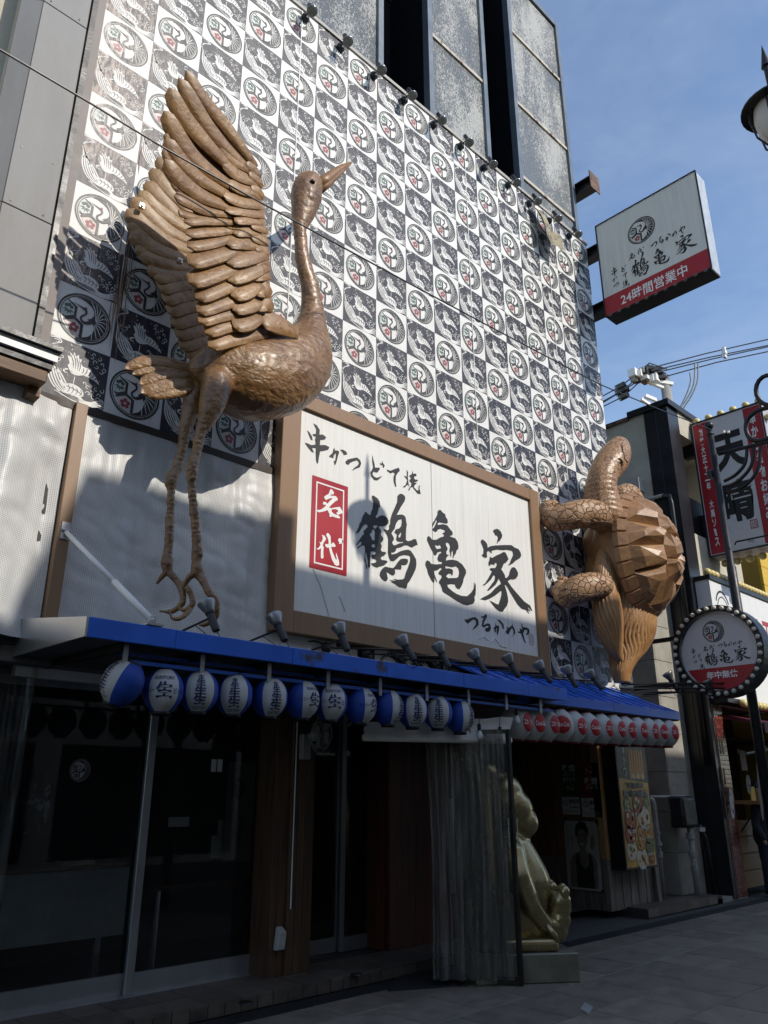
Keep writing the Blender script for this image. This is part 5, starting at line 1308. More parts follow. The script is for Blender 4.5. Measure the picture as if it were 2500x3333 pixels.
rear1 = [([(745, 755), (810, 870), (880, 980), (1000, 1120)], 80), ([(700, 835), (770, 960), (880, 1080), (1020, 1220)], 84), ([(655, 930), (740, 1050), (880, 1180), (1040, 1290)], 86), ([(602, 1005), (700, 1120), (880, 1250), (1060, 1350)], 84), ([(552, 1050), (650, 1180), (830, 1320), (1060, 1420)], 98), ([(505, 1140), (620, 1270), (800, 1390), (1060, 1480)], 104), ([(515, 1250), (620, 1350), (760, 1420)], 64), ([(535, 1310), (660, 1420), (820, 1480), (1060, 1540)], 104), ([(572, 1430), (680, 1490), (820, 1520)], 62), ([(605, 1485), (740, 1530), (900, 1570), (1080, 1590)], 100), ([(660, 1600), (780, 1620), (1050, 1620)], 72)]
for i, (p, w_) in enumerate(rear1): put_feather(wing2, c1, p, w_ * 1.05, far_y, .03 - .005 * i)
rear2 = [([(5, 480), (120, 455), (380, 450)], 96), ([(50, 570), (160, 530), (400, 520)], 92), ([(85, 655), (200, 610), (420, 600)], 92), ([(118, 745), (230, 695), (440, 680)], 92), ([(150, 835), (270, 790), (470, 770)], 92), ([(180, 920), (300, 880), (490, 860)], 92), ([(208, 1005), (330, 960), (510, 940)], 92), ([(258, 1075), (370, 1040), (520, 1010)], 84)]
for i, (p, w_) in enumerate(rear2): put_feather(wing2, c2, p, w_ * 1.08, far_y, -.02 - .004 * i)
for x, y in ((615, 1165), (905, 1582)):
    a, b_ = c1(x, y); p = onY(a, b_, far_y(b_)) + NN * .10
    mb = MB(); mb.box(p - V((.022, .02, .022)), p + V((.022, .02, .022))); mb.lathe([(0, -.035), (.014, -.035), (.014, 0)], p, (0, 1, 0), 8); obj('bolt_plate', mb, STEEL, wing2)
# wing root webs, behind the feathers
def web(par, cf, loop, yf, th):
    mb = MB(); P = []
    for x, y in loop:
        a, b_ = cf(x, y); P.append(onY(a, b_, yf(b_)) - NN * .03)
    n_ = len(P); vs = P + [p - NN * th for p in P]
    tr = tessellate_polygon([[V((x, y, 0)) for x, y in loop]])
    fs = [tuple(t) for t in tr] + [tuple(i + n_ for i in t) for t in tr] + [(i, (i + 1) % n_, (i + 1) % n_ + n_, i + n_) for i in range(n_)]
    mb.add(vs, fs); obj('wing_root', mb, CRANEW, par)
web(wing, c1, [(1060, 300), (1230, 490), (1470, 800), (1535, 930), (1570, 1150), (1600, 1420), (1600, 1600), (1640, 1920), (1850, 2080), (1720, 2160), (1250, 2180), (1130, 2000), (1060, 1760), (1050, 1480), (1040, 1250), (1000, 1000), (960, 780), (930, 560), (950, 360)], near_y, .05)
web(wing2, c1, [(860, 960), (1060, 1150), (1150, 1500), (1250, 2150), (1120, 2200), (900, 1950), (780, 1700), (680, 1480), (640, 1260), (720, 1080)], far_y, .05)
ty = lambda py: 5.46
for pts, w_ in (([(407, 1200), (470, 1178), (540, 1182), (600, 1196), (670, 1205)], 34), ([(430, 1218), (500, 1200), (580, 1205), (670, 1215)], 26), ([(455, 1250), (520, 1222), (590, 1222), (680, 1225)], 34), ([(458, 1278), (530, 1258), (600, 1248), (680, 1240)], 44), ([(470, 1285), (550, 1275), (620, 1262), (680, 1250)], 36)):
    P = [onY(a, b_, 5.56 - (a - 407) / 270 * .2) for a, b_ in pts][::-1]
    wd = w_ * px_m(P[1]); obj('tail_feather', feather(P, wd * 1.3, wd * .16, V((-.35, -.8, -.1)).normalized(), .3), CRANEB, crane, True)

# ================================================================== TURTLE
turt = thing('turtle_statue', 'giant carved wooden turtle climbing the right end of the facade', 'statue', loc=(0, 0, 0))
TC = onY(2052, 1812, 5.42)
AX, AY, AZ = .72, .66, .90
tilt = Matrix.Rotation(R(-4), 3, 'Y') @ Matrix.Rotation(R(5), 3, 'Z')
def dome(u, v, k=1.0):
    rr = min(1.0, u * u + v * v); h = math.sqrt(max(0, 1 - rr * .92))
    return TC + tilt @ V((u * AX, -(h * AY * k) , v * AZ))
def clip(poly, a, b_):
    """keep the side nearer to a than b"""
    mx_, my_ = (a[0] + b_[0]) / 2, (a[1] + b_[1]) / 2; nx, ny = b_[0] - a[0], b_[1] - a[1]; out = []
    for i in range(len(poly)):
        p, q_ = poly[i], poly[(i + 1) % len(poly)]
        dp = (p[0] - mx_) * nx + (p[1] - my_) * ny; dq = (q_[0] - mx_) * nx + (q_[1] - my_) * ny
        if dp <= 0: out.append(p)
        if dp * dq < 0:
            t = dp / (dp - dq); out.append((p[0] + (q_[0] - p[0]) * t, p[1] + (q_[1] - p[1]) * t))
    return out
seeds = [(0, .74), (0.02, .38), (-.02, .02), (.02, -.34), (0, -.70), (-.55, .56), (-.62, .20), (-.62, -.16), (-.54, -.53), (.55, .56), (.62, .20), (.62, -.16), (.54, -.53)]
rnd = random.Random(5)
for s_ in seeds:
    cell = circ(0, 0, .965, 30)
    for o_ in seeds:
        if o_ is not s_: cell = clip(cell, s_, o_)
    # drop near-duplicate points
    c_ = []
    for p in cell:
        if not c_ or math.hypot(p[0] - c_[-1][0], p[1] - c_[-1][1]) > .09: c_.append(p)
    cx = sum(p[0] for p in c_) / len(c_); cy = sum(p[1] for p in c_) / len(c_)
    n_ = len(c_); vs = []; 
    for p in c_: vs.append(dome(cx + (p[0] - cx) * .985, cy + (p[1] - cy) * .985, .98))
    for i, p in enumerate(c_):
        f_ = rnd.uniform(.38, .72); vs.append(dome(cx + (p[0] - cx) * f_ + rnd.uniform(-.04, .04), cy + (p[1] - cy) * f_ + rnd.uniform(-.04, .04), 1.12 + rnd.uniform(-.025, .025)))
    vs.append(dome(cx + rnd.uniform(-.03, .03), cy + rnd.uniform(-.02, .04), 1.155))
    for p in c_: vs.append(dome(cx + (p[0] - cx) * .985, cy + (p[1] - cy) * .985, .80))
    fs = []
    for i in range(n_):
        j = (i + 1) % n_
        fs += [(i, j, n_ + j), (i, n_ + j, n_ + i)] if i % 2 else [(i, j, n_ + i), (j, n_ + j, n_ + i)]
        fs.append((n_ + i, n_ + j, 2 * n_)); fs.append((j, i, 2 * n_ + 1 + i, 2 * n_ + 1 + j))
    mb = MB(); mb.add(vs, fs); obj('scute', mb, TURTS, turt)
NB = 26
for i in range(NB):
    a0, a1 = 360 * (i + .04) / NB, 360 * (i + .96) / NB; vs = []
    for rr, kk in ((.95, .0), (1.06, .0), (1.06, 1), (.96, 1)):
        for a in (a0, a1):
            u, v = rr * math.cos(R(a)), rr * math.sin(R(a)); p = dome(u, v, 1.0) if rr < 1 else TC + tilt @ V((u * AX, -.13, v * AZ))
            d = tilt @ V((0, -1, 0)); vs.append(p + d * (.04 if kk else -.05))
    mb = MB(); mb.add(vs, [(0, 1, 3, 2), (4, 5, 7, 6), (2, 3, 5, 4), (6, 7, 1, 0), (0, 2, 4, 6), (1, 7, 5, 3)]); bevel(obj('rim_block', mb, TURTS, turt), .012)
mb = MB(); mb.ell(TC + V((0, .02, 0)), (AX * .93, AY * .86, AZ * .93), 24, 16); obj('shell_core', mb, TURTS, turt, True)
# belly against the wall
bl = [(TC + V((dx, .28, dz)), r) for dx, dz, r in ((0, 0, .46), (0, .35, .42), (0, -.35, .42), (0, .6, .32), (0, -.62, .36), (-.22, .2, .36), (-.22, -.2, .36), (.22, .2, .36), (.22, -.2, .36))]
fuse('belly', bl, .03, [TURTT], turt, .01, 6, 0, 1, .85)
# neck and head
nk = chain([(1962, 1668, 66, 5.42), (1958, 1620, 58, 5.40), (1957, 1575, 50, 5.37), (1968, 1536, 49, 5.34), (1990, 1504, 54, 5.31), (2008, 1474, 46, 5.29), (2016, 1452, 32, 5.28), (2008, 1440, 20, 5.28)], 5)
fuse('neck', nk, .018, [TURTN], turt, .006, 9, 0, 1, 1, 0, 5, lambda p: .003 * math.sin(p.z * 80) if p.z < onY(1960, 1560, 5.37).z else 0)
tc_ = onY(1992, 1502, 5.31); e0 = on_ball(2014, 1506, tc_, .262)
ed = (CAM - e0).normalized()
mb = MB(); mb.lathe([(.066, -.04), (.074, 0), (.066, .022), (.052, .016), (.046, 0)], e0, ed, 20); obj('eye_rim', mb, TURTN, turt, True)
mb = MB(); mb.ell(e0, (.044, .036, .055), 14, 10); obj('eye', mb, pm('turtle_eye', (.045, .022, .011), .35), turt, True)
mb = MB(); mb.tube([on_ball(a, b_, tc_, .25) for a, b_ in ((2024, 1440), (2028, 1470), (2034, 1495), (2044, 1505))], [.006, .01, .01, .006], 6); obj('mouth_line', mb, pm('mouth', (.06, .03, .016), .6), turt, True)
# flippers
flp = [[(1975, 1682, 42, 5.36), (1930, 1672, 47, 5.42), (1885, 1674, 48, 5.50), (1840, 1682, 45, 5.62), (1800, 1690, 38, 5.76), (1782, 1668, 30, 5.88)],
       [(1960, 1905, 38, 5.42), (1920, 1908, 46, 5.50), (1880, 1920, 47, 5.60), (1848, 1938, 42, 5.72), (1830, 1925, 34, 5.82)],
       [(2020, 1610, 30, 5.60), (2045, 1605, 32, 5.58), (2066, 1622, 28, 5.56), (2078, 1645, 22, 5.56)]]
for p in flp: fuse('flipper', chain(p, 4), .018, [TURTK], turt, .006, 8, 0, 1, 1, 0, 5)
for a, b_, c_, d, y in ((1785, 1655, 1762, 1640, 5.93), (1795, 1650, 1772, 1632, 5.94), (1810, 1650, 1790, 1630, 5.95), (1832, 1908, 1808, 1895, 5.90), (1826, 1925, 1800, 1918, 5.90), (1838, 1895, 1815, 1880, 5.92), (1935, 1612, 1900, 1622, 5.94), (1935, 1600, 1897, 1606, 5.94), (1935, 1588, 1900, 1588, 5.94)):
    mb = MB(); mb.tube([onY(a, b_, y - .1), onY((a + c_) / 2, (b_ + d) / 2 - 2, y - .05), onY(c_, d, y)], [.075, .06, .022], 10); obj('claw', mb, TURTK, turt, True)
# weed-like tail: ridged carved skirt
def ridged(pts, n=150, nr=38, depth=.06):
    q = catmull(pts, 6); mb = MB(); k = len(q); vs = []
    for i, (a, b_, r, y) in enumerate(q):
        p = onY(a, b_, y); rr = r * px_m(p)
        for j in range(n):
            th = 2 * math.pi * j / n; w_ = th + .25 * math.sin(i * .22 + th)
            dd = abs(math.sin(w_ * nr / 2 + .6 * noise.noise((math.cos(th) * 3, math.sin(th) * 3, i * .12))))
            rad = rr * (1 - depth * 1.6 + depth * 2.2 * dd ** .6)
            vs.append(p + V((math.cos(th) * rad * 1.12, math.sin(th) * rad * .8, 0)))
    fs = [(i * n + j, i * n + (j + 1) % n, (i + 1) * n + (j + 1) % n, (i + 1) * n + j) for i in range(k - 1) for j in range(n)]
    fs.append(tuple(range((k - 1) * n, k * n))); fs.append(tuple(range(n - 1, -1, -1)))
    mb.add(vs, fs); return mb
obj('weed_tail', ridged([(2045, 1900, 96, 5.52), (2046, 1970, 97, 5.52), (2050, 2030, 93, 5.52), (2050, 2075, 84, 5.53), (2043, 2115, 68, 5.54), (2030, 2150, 50, 5.55), (2022, 2185, 38, 5.56), (2026, 2222, 28, 5.56)]), TURTT, turt, True)
obj('side_weed', ridged([(1985, 1740, 6, 5.50), (1972, 1790, 24, 5.50), (1968, 1850, 38, 5.50), (1972, 1930, 48, 5.50), (1980, 2010, 52, 5.50), (1988, 2070, 44, 5.50), (2002, 2120, 28, 5.48), (2022, 2152, 7, 5.44)], 110, 24), TURTT, turt, True)
for a, b_, c_, d in ((1872, 2045, 2035, 2145), (1862, 2035, 2030, 2138)):
    mb = MB(); mb.tube([onY(a, b_, 5.97), onY(c_, d, 5.45)], .004, 5); obj('stay_wire', mb, STEEL, turt)
# ================================================================== SHOP FRONT, LEFT DOORS
YD = 6.45
doors = thing('sliding_doors', 'tall aluminium framed sliding glass doors under the tilted lantern', 'door')
x_a, x_b = onY(399, 3243, YD).x, onY(815, 3140, YD).x
def door_leaf(par, xa, xb, y, z0=.10, z1=2.46, st=.075, rail=.15):
    leaf = bpy.data.objects.new('door_leaf', None); COL.objects.link(leaf); leaf.parent = par
    for a, b_ in ((xa, xa + st), (xb - st, xb)):
        mb = MB(); mb.box((a, y - .02, z0), (b_, y + .02, z1)); bevel(obj('stile', mb, ALU, leaf), .004)
    mb = MB(); mb.box((xa + st, y - .018, z0), (xb - st, y + .018, z0 + rail)); obj('bottom_rail', mb, ALU, leaf)
    mb = MB(); mb.box((xa + st, y - .018, z1 - .06), (xb - st, y + .018, z1)); obj('top_rail', mb, ALU, leaf)
    mb = MB(); mb.box((xa + st, y - .003, z0 + rail), (xb - st, y + .003, z1 - .06)); obj('pane', mb, GLASS, leaf)
    mb = MB(); mb.box((xb - st + .02, y - .028, .98), (xb - .02, y - .021, 1.2)); obj('pull', mb, BLACKM, leaf)
    return leaf
door_leaf(doors, 1.95, x_a + .09, YD + .05)
door_leaf(doors, x_a, x_b + .1, YD)
mb = MB(); mb.box((1.95, YD - .06, 2.462), (x_b + .1, YD + .1, 2.55)); obj('header', mb, ALU, doors)
mb = MB(); mb.box((1.7, YD - .07, .086), (x_b + .12, YD + .12, .099)); obj('sill_track', mb, ALU, doors)
# roundel sticker on the glass
sp = onY(262, 2507, YD + .04); mb = MB(); mb.poly([circ(sp.x, sp.z, .088, 30)], lambda x, z: V((x, YD + .043, z)), 1)
emblem(mb, lambda x, y, l: V((sp.x + x * .085, YD + .042 - .0006 * l, sp.z + y * .085)), (0, 1, 0, 1, 0, 1), False)
tag(obj('window_sticker', mb, [BLACK, pm('sticker_grey', (.45, .45, .44), .6)]), 'round white crane sticker on the dark door glass', 'sticker')
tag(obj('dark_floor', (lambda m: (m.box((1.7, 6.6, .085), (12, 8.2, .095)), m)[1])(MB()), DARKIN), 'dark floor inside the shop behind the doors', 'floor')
# things inside
ya = 6.95
c0, c1_, c2_ = onY(-40, 2790, ya), onY(430, 2750, ya), onY(330, 2960, ya)
t = thing('counter', 'grey fronted counter behind the left door glass', 'counter')
mb = MB(); mb.box((1.75, ya, .45), (c1_.x, ya + .02, .98)); obj('front_panel', mb, pm('grey_laminate', (.40, .43, .45), .5), t)
mb = MB(); mb.box((1.75, ya - .03, .985), (c1_.x + .02, ya + .5, 1.01)); obj('counter_top', mb, PLANKB, t)
for x in (2.0, c2_.x): mb = MB(); mb.box((x, ya + .05, .1), (x + .05, ya + .1, .45)); obj('leg', mb, ALU, t)
mb = MB()
p = onY(250, 2752, ya + .1)
mb.box((p.x - .13, ya + .06, 1.012), (p.x + .16, ya + .2, 1.045)); tag(obj('condiment_tray', mb, pm('tray', (.3, .28, .24), .6, var=.5, scale=60)), 'small white tray of condiments on the counter', 'tray')
PAPER = pm('paper', (.55, .55, .53), .8, var=.06)
t = thing('dining_table', 'dark table with menus standing on it behind the glass', 'table')
pt = onY(640, 2745, 7.1)
mb = MB(); mb.box((pt.x - .5, 6.95, .76), (pt.x + .7, 7.6, .80)); obj('table_top', mb, PLANKB, t)
for x, y in ((pt.x - .42, 7.0), (pt.x + .6, 7.0)): mb = MB(); mb.tube([(x, y, .1), (x, y, .76)], .025, 8); obj('leg', mb, ALU, t)
for (px0, py0, px1, py1, lab) in ((550, 2660, 615, 2690, 'white menu card on the table, tallest of three'), (712, 2670, 785, 2725, 'white menu card beside the right door post'), (690, 2720, 735, 2790, 'white menu sheet hanging at the table edge')):
    a, b_ = onY(px0, py0, 6.98), onY(px1, py1, 6.98)
    mb = MB(); mb.box((a.x, 6.98, b_.z), (b_.x, 6.986, a.z)); tag(obj('menu_card', mb, PAPER), lab, 'menu card')
a, b_ = onY(745, 2480, 6.9), onY(830, 2800, 6.9)
mb = MB(); mb.box((a.x, 6.9, b_.z), (b_.x, 6.905, a.z)); 
emblem(mb, lambda x, y, l: V((a.x + .13 + x * .07, 6.899 - .0006 * l, a.z - .25 + y * .1)), (1, 0, 1, 0, 1, 0), False)
put_vertical(mb, 'つるかめや', a.x + .06, b_.x - .06, a.z - .5, b_.z + .1, lambda x, z: V((x, 6.898, z)), 1)
tag(obj('cloth_banner', mb, [pm('cloth_grey', (.2, .19, .18), .9), INK]), 'pale vertical cloth banner with a crane roundel behind the glass', 'banner')
mb = MB()
for k in range(2):
    p = onY(690 + k * 20, 2492, YD + .02); mb.box((p.x - .025, YD - .012, p.z - .055), (p.x + .025, YD - .008, p.z + .055))
tag(obj('notice_stickers', mb, PAPER), 'pair of small white stickers on the right door pane', 'sticker')
p = onY(150, 2560, 7.0); mb = MB(); mb.ell((p.x - .05, 7.05, 1.5), (.13, .06, .26), 14, 12); tag(obj('hanging_drape', mb, pm('pattern_cloth', (.05, .05, .06), .8, col2=(.4, .4, .42), mixlo=.52, mixhi=.6, scale=12), None, True), 'pale patterned drape hanging inside above the counter', 'drape')

# vinyl strip curtain at the far left
def curtain(pts, z0, z1, amp, waves, mat, name, label, nz=10, sway=.03, parent=None):
    mb = MB(); n = 90; vs = []; pts = [(p_[0], p_[1], 0.0) for p_ in pts]
    for i in range(n + 1):
        s = i / n; 
        L_ = sum((V(b_) - V(a)).length for a, b_ in zip(pts[:-1], pts[1:])); d = s * L_; k = 0
        while k < len(pts) - 2 and d > (V(pts[k + 1]) - V(pts[k])).length: d -= (V(pts[k + 1]) - V(pts[k])).length; k += 1
        A, B = V(pts[k]), V(pts[k + 1]); T = (B - A).normalized(); p = A + T * d; Nn = V((-T.y, T.x, 0))
        for j in range(nz + 1):
            t = j / nz
            a = amp * (1.15 - .45 * t) * (math.sin(s * waves * 6.283 + .5 * noise.noise((s * 5, t * 2, 1)) * 4) + .4 * math.sin(s * waves * 2.3 * 6.283 + 1.7))
            q_ = p + Nn * a + T * sway * noise.noise((s * 3, t * 1.5, 7)) ; vs.append((q_.x, q_.y, z0 + (z1 - z0) * t))
    mb.add(vs, [(i * (nz + 1) + j, (i + 1) * (nz + 1) + j, (i + 1) * (nz + 1) + j + 1, i * (nz + 1) + j + 1) for i in range(n) for j in range(nz)])
    o = obj(name, mb, mat, parent, True)
    return tag(o, label, 'curtain') if label else o
curtain([(1.55, 6.35), (2.25, 6.22)], .12, 2.5, .035, 6, VINYL, 'vinyl_curtain', 'clear vinyl strip curtain hanging at the left end of the canopy')
tag(obj('curtain_pole', (lambda m: (m.tube([(1.4, 6.22, 2.53), (2.3, 6.15, 2.53)], .015, 8), m)[1])(MB()), ALU), 'thin pole carrying the left vinyl curtain', 'pole')

# ------------------------------------------------------------------ timber pillar with fan
pz = onZ(885, 3198, .1)
pil = thing('timber_pillar', 'weathered brown timber pillar of vertical planks between the glass doors', 'pillar')
xL, xM, xR = onY(875, 3198, 6.12).x, onY(918, 3190, 6.12).x, onY(1003, 3190, 6.12).x
mb = MB(); mb.box((xL + .01, 6.16, .1), (xR - .01, 6.5, 2.5)); obj('core', mb, PLANKB, pil)
n = 5
for i in range(n):
    a = xL + (xR - xL) * i / n; b_ = xL + (xR - xL) * (i + 1) / n
    mb = MB(); mb.box((a + .003, 6.125 + (.03 if i < 2 else 0), .1), (b_ - .003, 6.16, 2.5)); bevel(obj('plank', mb, PLANKB, pil), .004)
for i in range(3):
    mb = MB(); mb.box((xR + .001, 6.13 + i * .12, .1), (xR + .018, 6.245 + i * .12, 2.5)); obj('plank', mb, PLANKB, pil)
mb = MB(); xx = xM + .06; mb.tube([(xx, 6.115, .62), (xx, 6.115, 2.45)], .006, 6); tag(obj('white_cable', mb, WHITE), 'thin white cable running down the timber pillar', 'cable')
p = onY(917, 3055, 6.1); mb = MB(); mb.hexa([V((p.x - .05, 6.10, p.z - .09)), V((p.x + .04, 6.10, p.z - .09)), V((p.x + .04, 6.155, p.z - .09)), V((p.x - .05, 6.155, p.z - .09)), V((p.x - .03, 6.08, p.z + .05)), V((p.x + .04, 6.08, p.z + .05)), V((p.x + .04, 6.155, p.z + .09)), V((p.x - .03, 6.155, p.z + .09))])
tag(bevel(obj('outlet_cover', mb, pm('outlet_plastic', (.4, .4, .38), .5)), .006), 'white weatherproof outlet cover low on the timber pillar', 'outlet')
fan = thing('wall_fan', 'white wall mounted fan on the timber pillar', 'fan')
p = onY(1000, 2425, 6.05); mb = MB(); mb.box((p.x - .05, 6.05, p.z - .13), (p.x + .05, 6.12, p.z + .1)); bevel(obj('base', mb, pm('fan_plastic', (.34, .34, .32), .5), fan), .01)
fc = onY(1046, 2392, 5.93); fa = V((.25, -.95, -.12)).normalized()
FANP = pm('fan_plastic', (.34, .34, .32), .5)
mb = MB(); mb.tube([(p.x + .02, 6.06, p.z + .08), fc + V((0, .1, 0))], .025, 8); mb.ell(fc + V((0, .09, 0)), (.055, .07, .055), 12, 8); obj('motor', mb, FANP, fan, True)
mb = MB()
for k in range(28):
    a = 2 * math.pi * k / 28; u = fa.cross(V((0, 0, 1))).normalized(); v = u.cross(fa)
    d = u * math.cos(a) + v * math.sin(a)
    mb.tube([fc + fa * .06 + d * .03, fc + fa * .05 + d * .10, fc + d * .165, fc - fa * .05 + d * .09], .0022, 4)
for r_, h in ((.165, 0), (.12, .04), (.12, -.035)):
    u = fa.cross(V((0, 0, 1))).normalized(); v = u.cross(fa)
    mb.tube([fc + fa * h + (u * math.cos(2 * math.pi * k / 28) + v * math.sin(2 * math.pi * k / 28)) * r_ for k in range(29)], .004, 5)
obj('cage', mb, FANP, fan)
mb = MB(); mb.lathe([(0.001, .066), (.035, .063), (.036, .05)], fc, fa, 16); obj('badge', mb, FANP, fan)
for k in range(4):
    a = R(90 * k + 20); u = fa.cross(V((0, 0, 1))).normalized(); v = u.cross(fa)
    d = u * math.cos(a) + v * math.sin(a); e = u * -math.sin(a) + v * math.cos(a)
    mb = MB(); mb.add([fc + d * .03, fc + d * .08 + e * .05 + fa * .015, fc + d * .14 + e * .05 + fa * .02, fc + d * .145 - e * .01 - fa * .01, fc + d * .06 - e * .02], [(0, 1, 2, 3, 4)]); obj('blade', mb, FANP, fan)

# ------------------------------------------------------------------ middle doors and red-brown panel
md = thing('inner_doors', 'dark glazed doors between the timber pillar and the red wood wall', 'door')
ym = 6.62; xa, xb, xc = onY(1010, 2700, ym).x, onY(1108, 2700, ym).x, onY(1262, 2700, ym).x
door_leaf(md, xa, xb + .04, ym + .05, .1, 2.4, .055, .13); door_leaf(md, xb, xc, ym, .1, 2.4, .06, .13)
mb = MB(); mb.box((xa, ym - .05, 2.4), (xc, ym + .1, 2.5)); obj('header', mb, BLACKM, md)
rw = thing('red_wood_wall', 'dark red brown wood wall panel behind the entrance curtain', 'wall')
y0 = 6.3; xa, xb = onY(1268, 2700, y0).x, onY(1500, 2700, y0).x
for i in range(6):
    a = xa + (xb - xa) * i / 6; b_ = xa + (xb - xa) * (i + 1) / 6
    mb = MB(); mb.box((a + .002, y0, .1), (b_ - .002, y0 + .05, 2.42)); bevel(obj('board', mb, REDWOOD, rw), .003)
mb = MB(); mb.box((xa - .03, y0 + .05, .1), (xa, 6.7, 2.42)); obj('return_board', mb, REDWOOD, rw)
mb = MB(); mb.box((xb, 6.0, .08), (xb + .12, 8.0, 2.5)); mb.box((xb + .1, 7.9, .08), (10.3, 8.0, 2.5)); obj('side_wall', mb, ALCOVE, rw)
# entrance curtain, screen door frame
curtain([(5.68, 5.31), (5.90, 5.09), (6.21, 4.83)],   .05, 2.16, .03, 5, VINYL2, 'vinyl_curtain', 'clear pleated vinyl curtain at the entrance beside the golden statue', 12, .05)
a = onY(1466, 2600, 5.25); b_ = onY(1480, 2905, 5.25)
mb = MB(); mb.box((a.x - .02, 5.24, b_.z), (a.x + .03, 5.25, a.z)); tag(obj('paper_strip', mb, PAPER), 'long white paper strip hanging on the entrance curtain', 'paper strip')
scr = thing('screen_door', 'narrow dark framed clear door standing open beside the golden statue', 'door')
P0, P1 = V((6.26, 4.80, 0)), V((6.02, 5.12, 0))
mb = MB(); mb.box((P0.x - .018, P0.y - .02, .0), (P0.x + .018, P0.y + .02, 2.17)); obj('frame_post', mb, pm('bronze_frame', (.03, .026, .022), .4, metal=.5), scr)
mb = MB(); mb.bar(P0 + V((0, 0, 2.15)), P1 + V((0, 0, 2.15)), .03, .04); mb.bar(P0 + V((0, 0, .04)), P1 + V((0, 0, .04)), .03, .06); obj('frame_rail', mb, MATS['bronze_frame'], scr)
mb = MB(); mb.add([P0 + V((0, 0, .07)), P1 + V((0, 0, .07)), P1 + V((0, 0, 2.13)), P0 + V((0, 0, 2.13))], [(0, 1, 2, 3)]); obj('clear_sheet', mb, VINYL, scr)
dv = (P1 - P0).normalized(); nv = V((-.7, -.6, 0)).normalized()
for s_ in (-1, 1):
    q_ = P0 + dv * .04 * s_
    mb = MB(); mb.tube([q_ + V((0, 0, 1.13)), q_ + nv * .05 * 1 + V((0, 0, 1.13)), q_ + nv * .05 + V((0, 0, 1.36)), q_ + V((0, 0, 1.36))], .006, 6); obj('handle', mb, ALU, scr)
mb = MB(); A = [onZ(x, y, .012) for x, y in ((1262, 3222), (1310, 3160), (1560, 3140), (1500, 3205))]
mb.add([V(p) for p in A] + [V((p.x, p.y, .0)) for p in A], [(0, 1, 2, 3), (0, 4, 5, 1), (1, 5, 6, 2), (2, 6, 7, 3), (3, 7, 4, 0)]); tag(obj('door_mat', mb, pm('rubber', (.012, .012, .013), .8)), 'black rubber mat on the paving at the entrance', 'mat')
mb = MB(); A = [onZ(x, y, .004) for x, y in ((1888, 3283), (1905, 3262), (1930, 3278), (1918, 3302))]; mb.add(A, [(0, 1, 2, 3)]); tag(obj('litter', mb, pm('litter_paper', (.3, .3, .29), .8)), 'small scrap of pale litter on the dark paving', 'litter')
mb = MB(); mb.ell(onZ(430, 0 + 3262 - 0, .101), (.01, .01, .002), 8, 4)
for px_, py_ in ((800, 3265), (1160, 3172)):
    p = onZ(px_, py_, .1); mb = MB(); mb.lathe([(0.001, .108), (.05, .108), (.055, .1)], (p.x, p.y, 0), (0, 0, 1), 20)
    tag(obj('floor_drain', mb, BLACKM), 'small round black cap in the step tiles, ' + ('by the left sliding doors' if px_ == 800 else 'by the inner doors'), 'floor cap', 'round caps in the step tiles')
# hanging bulbs
BULB = pm('bulb_glass', (.62, .62, .58), .35, var=.04)
def bulb(p, lab, grp, cord=.28, col=None):
    t = thing('light_bulb', lab, 'light bulb', grp, loc=p)
    mb = MB(); mb.lathe([(0.001, -.045), (.018, -.041), (.028, -.026), (.030, -.008), (.024, .012), (.015, .03), (.014, .045)], n=14); obj('globe', mb, BULB, t, True)
    mb = MB(); mb.lathe([(.016, .04), (.019, .045), (.019, .095), (.008, .105), (0.001, .105)], n=12); obj('socket', mb, BLACKM, t)
    mb = MB(); mb.tube([(0, 0, .1), (.01, 0, .1 + cord * .5), (0, .0, .1 + cord)], .0035, 5); obj('cord', mb, BLACKM, t)
for px_, py_ in ((1561, 2392), (1628, 2400), (1683, 2342)):
    bulb(onY(px_, py_, 4.92), 'bare white bulb on a black cord, ' + ('beside the white lanterns' if px_ == 1683 else 'beside the last blue lantern' if px_ == 1561 else 'between two other bulbs'), 'bulbs under the canopy', .14)

# ------------------------------------------------------------------ golden statue
gs = thing('golden_statue', 'golden seated childlike statue with big bare feet on a low plinth', 'statue')
F_ = V((.81, -.58, 0)); F_.normalize(); Lf = V((.58, .81, 0)); Lf.normalize(); Up_ = V((0, 0, 1))
O_ = V((6.40, 4.93, 0))
def G(f, l, u): return O_ + F_ * f + Lf * l + Up_ * u
mb = MB(); mb.hexa([G(-.42, -.14, 0), G(.53, -.14, 0), G(.53, .75, 0), G(-.42, .75, 0), G(-.42, -.14, .235), G(.53, -.14, .235), G(.53, .75, .235), G(-.42, .75, .235)])
pl = bevel(obj('plinth', mb, pm('plinth_metal', (.20, .185, .14), .5, metal=.4, var=.2, scale=6), gs), .01)
B = []
def S_(f, l, u, r): B.append((G(f, l, u), r))
def C_(a, b_, n_=6):
    for i in range(n_ + 1):
        t = i / n_; S_(*[p * (1 - t) + q_ * t for p, q_ in zip(a, b_)])
c_ = .30
C_((.06, c_, .47, .33), (.12, c_, .75, .33)); C_((.12, c_, .75, .33), (.06, c_, 1.02, .25)); C_((.06, c_, 1.02, .23), (.08, c_, 1.2, .13))
S_(.10, c_, 1.42, .225); S_(.05, c_, 1.46, .235); S_(.03, c_, 1.58, .20); S_(-.02, c_, 1.70, .12); S_(.22, c_ - .06, 1.31, .135); S_(.22, c_ + .06, 1.31, .135); S_(.315, c_, 1.37, .05); S_(.19, c_, 1.24, .12)
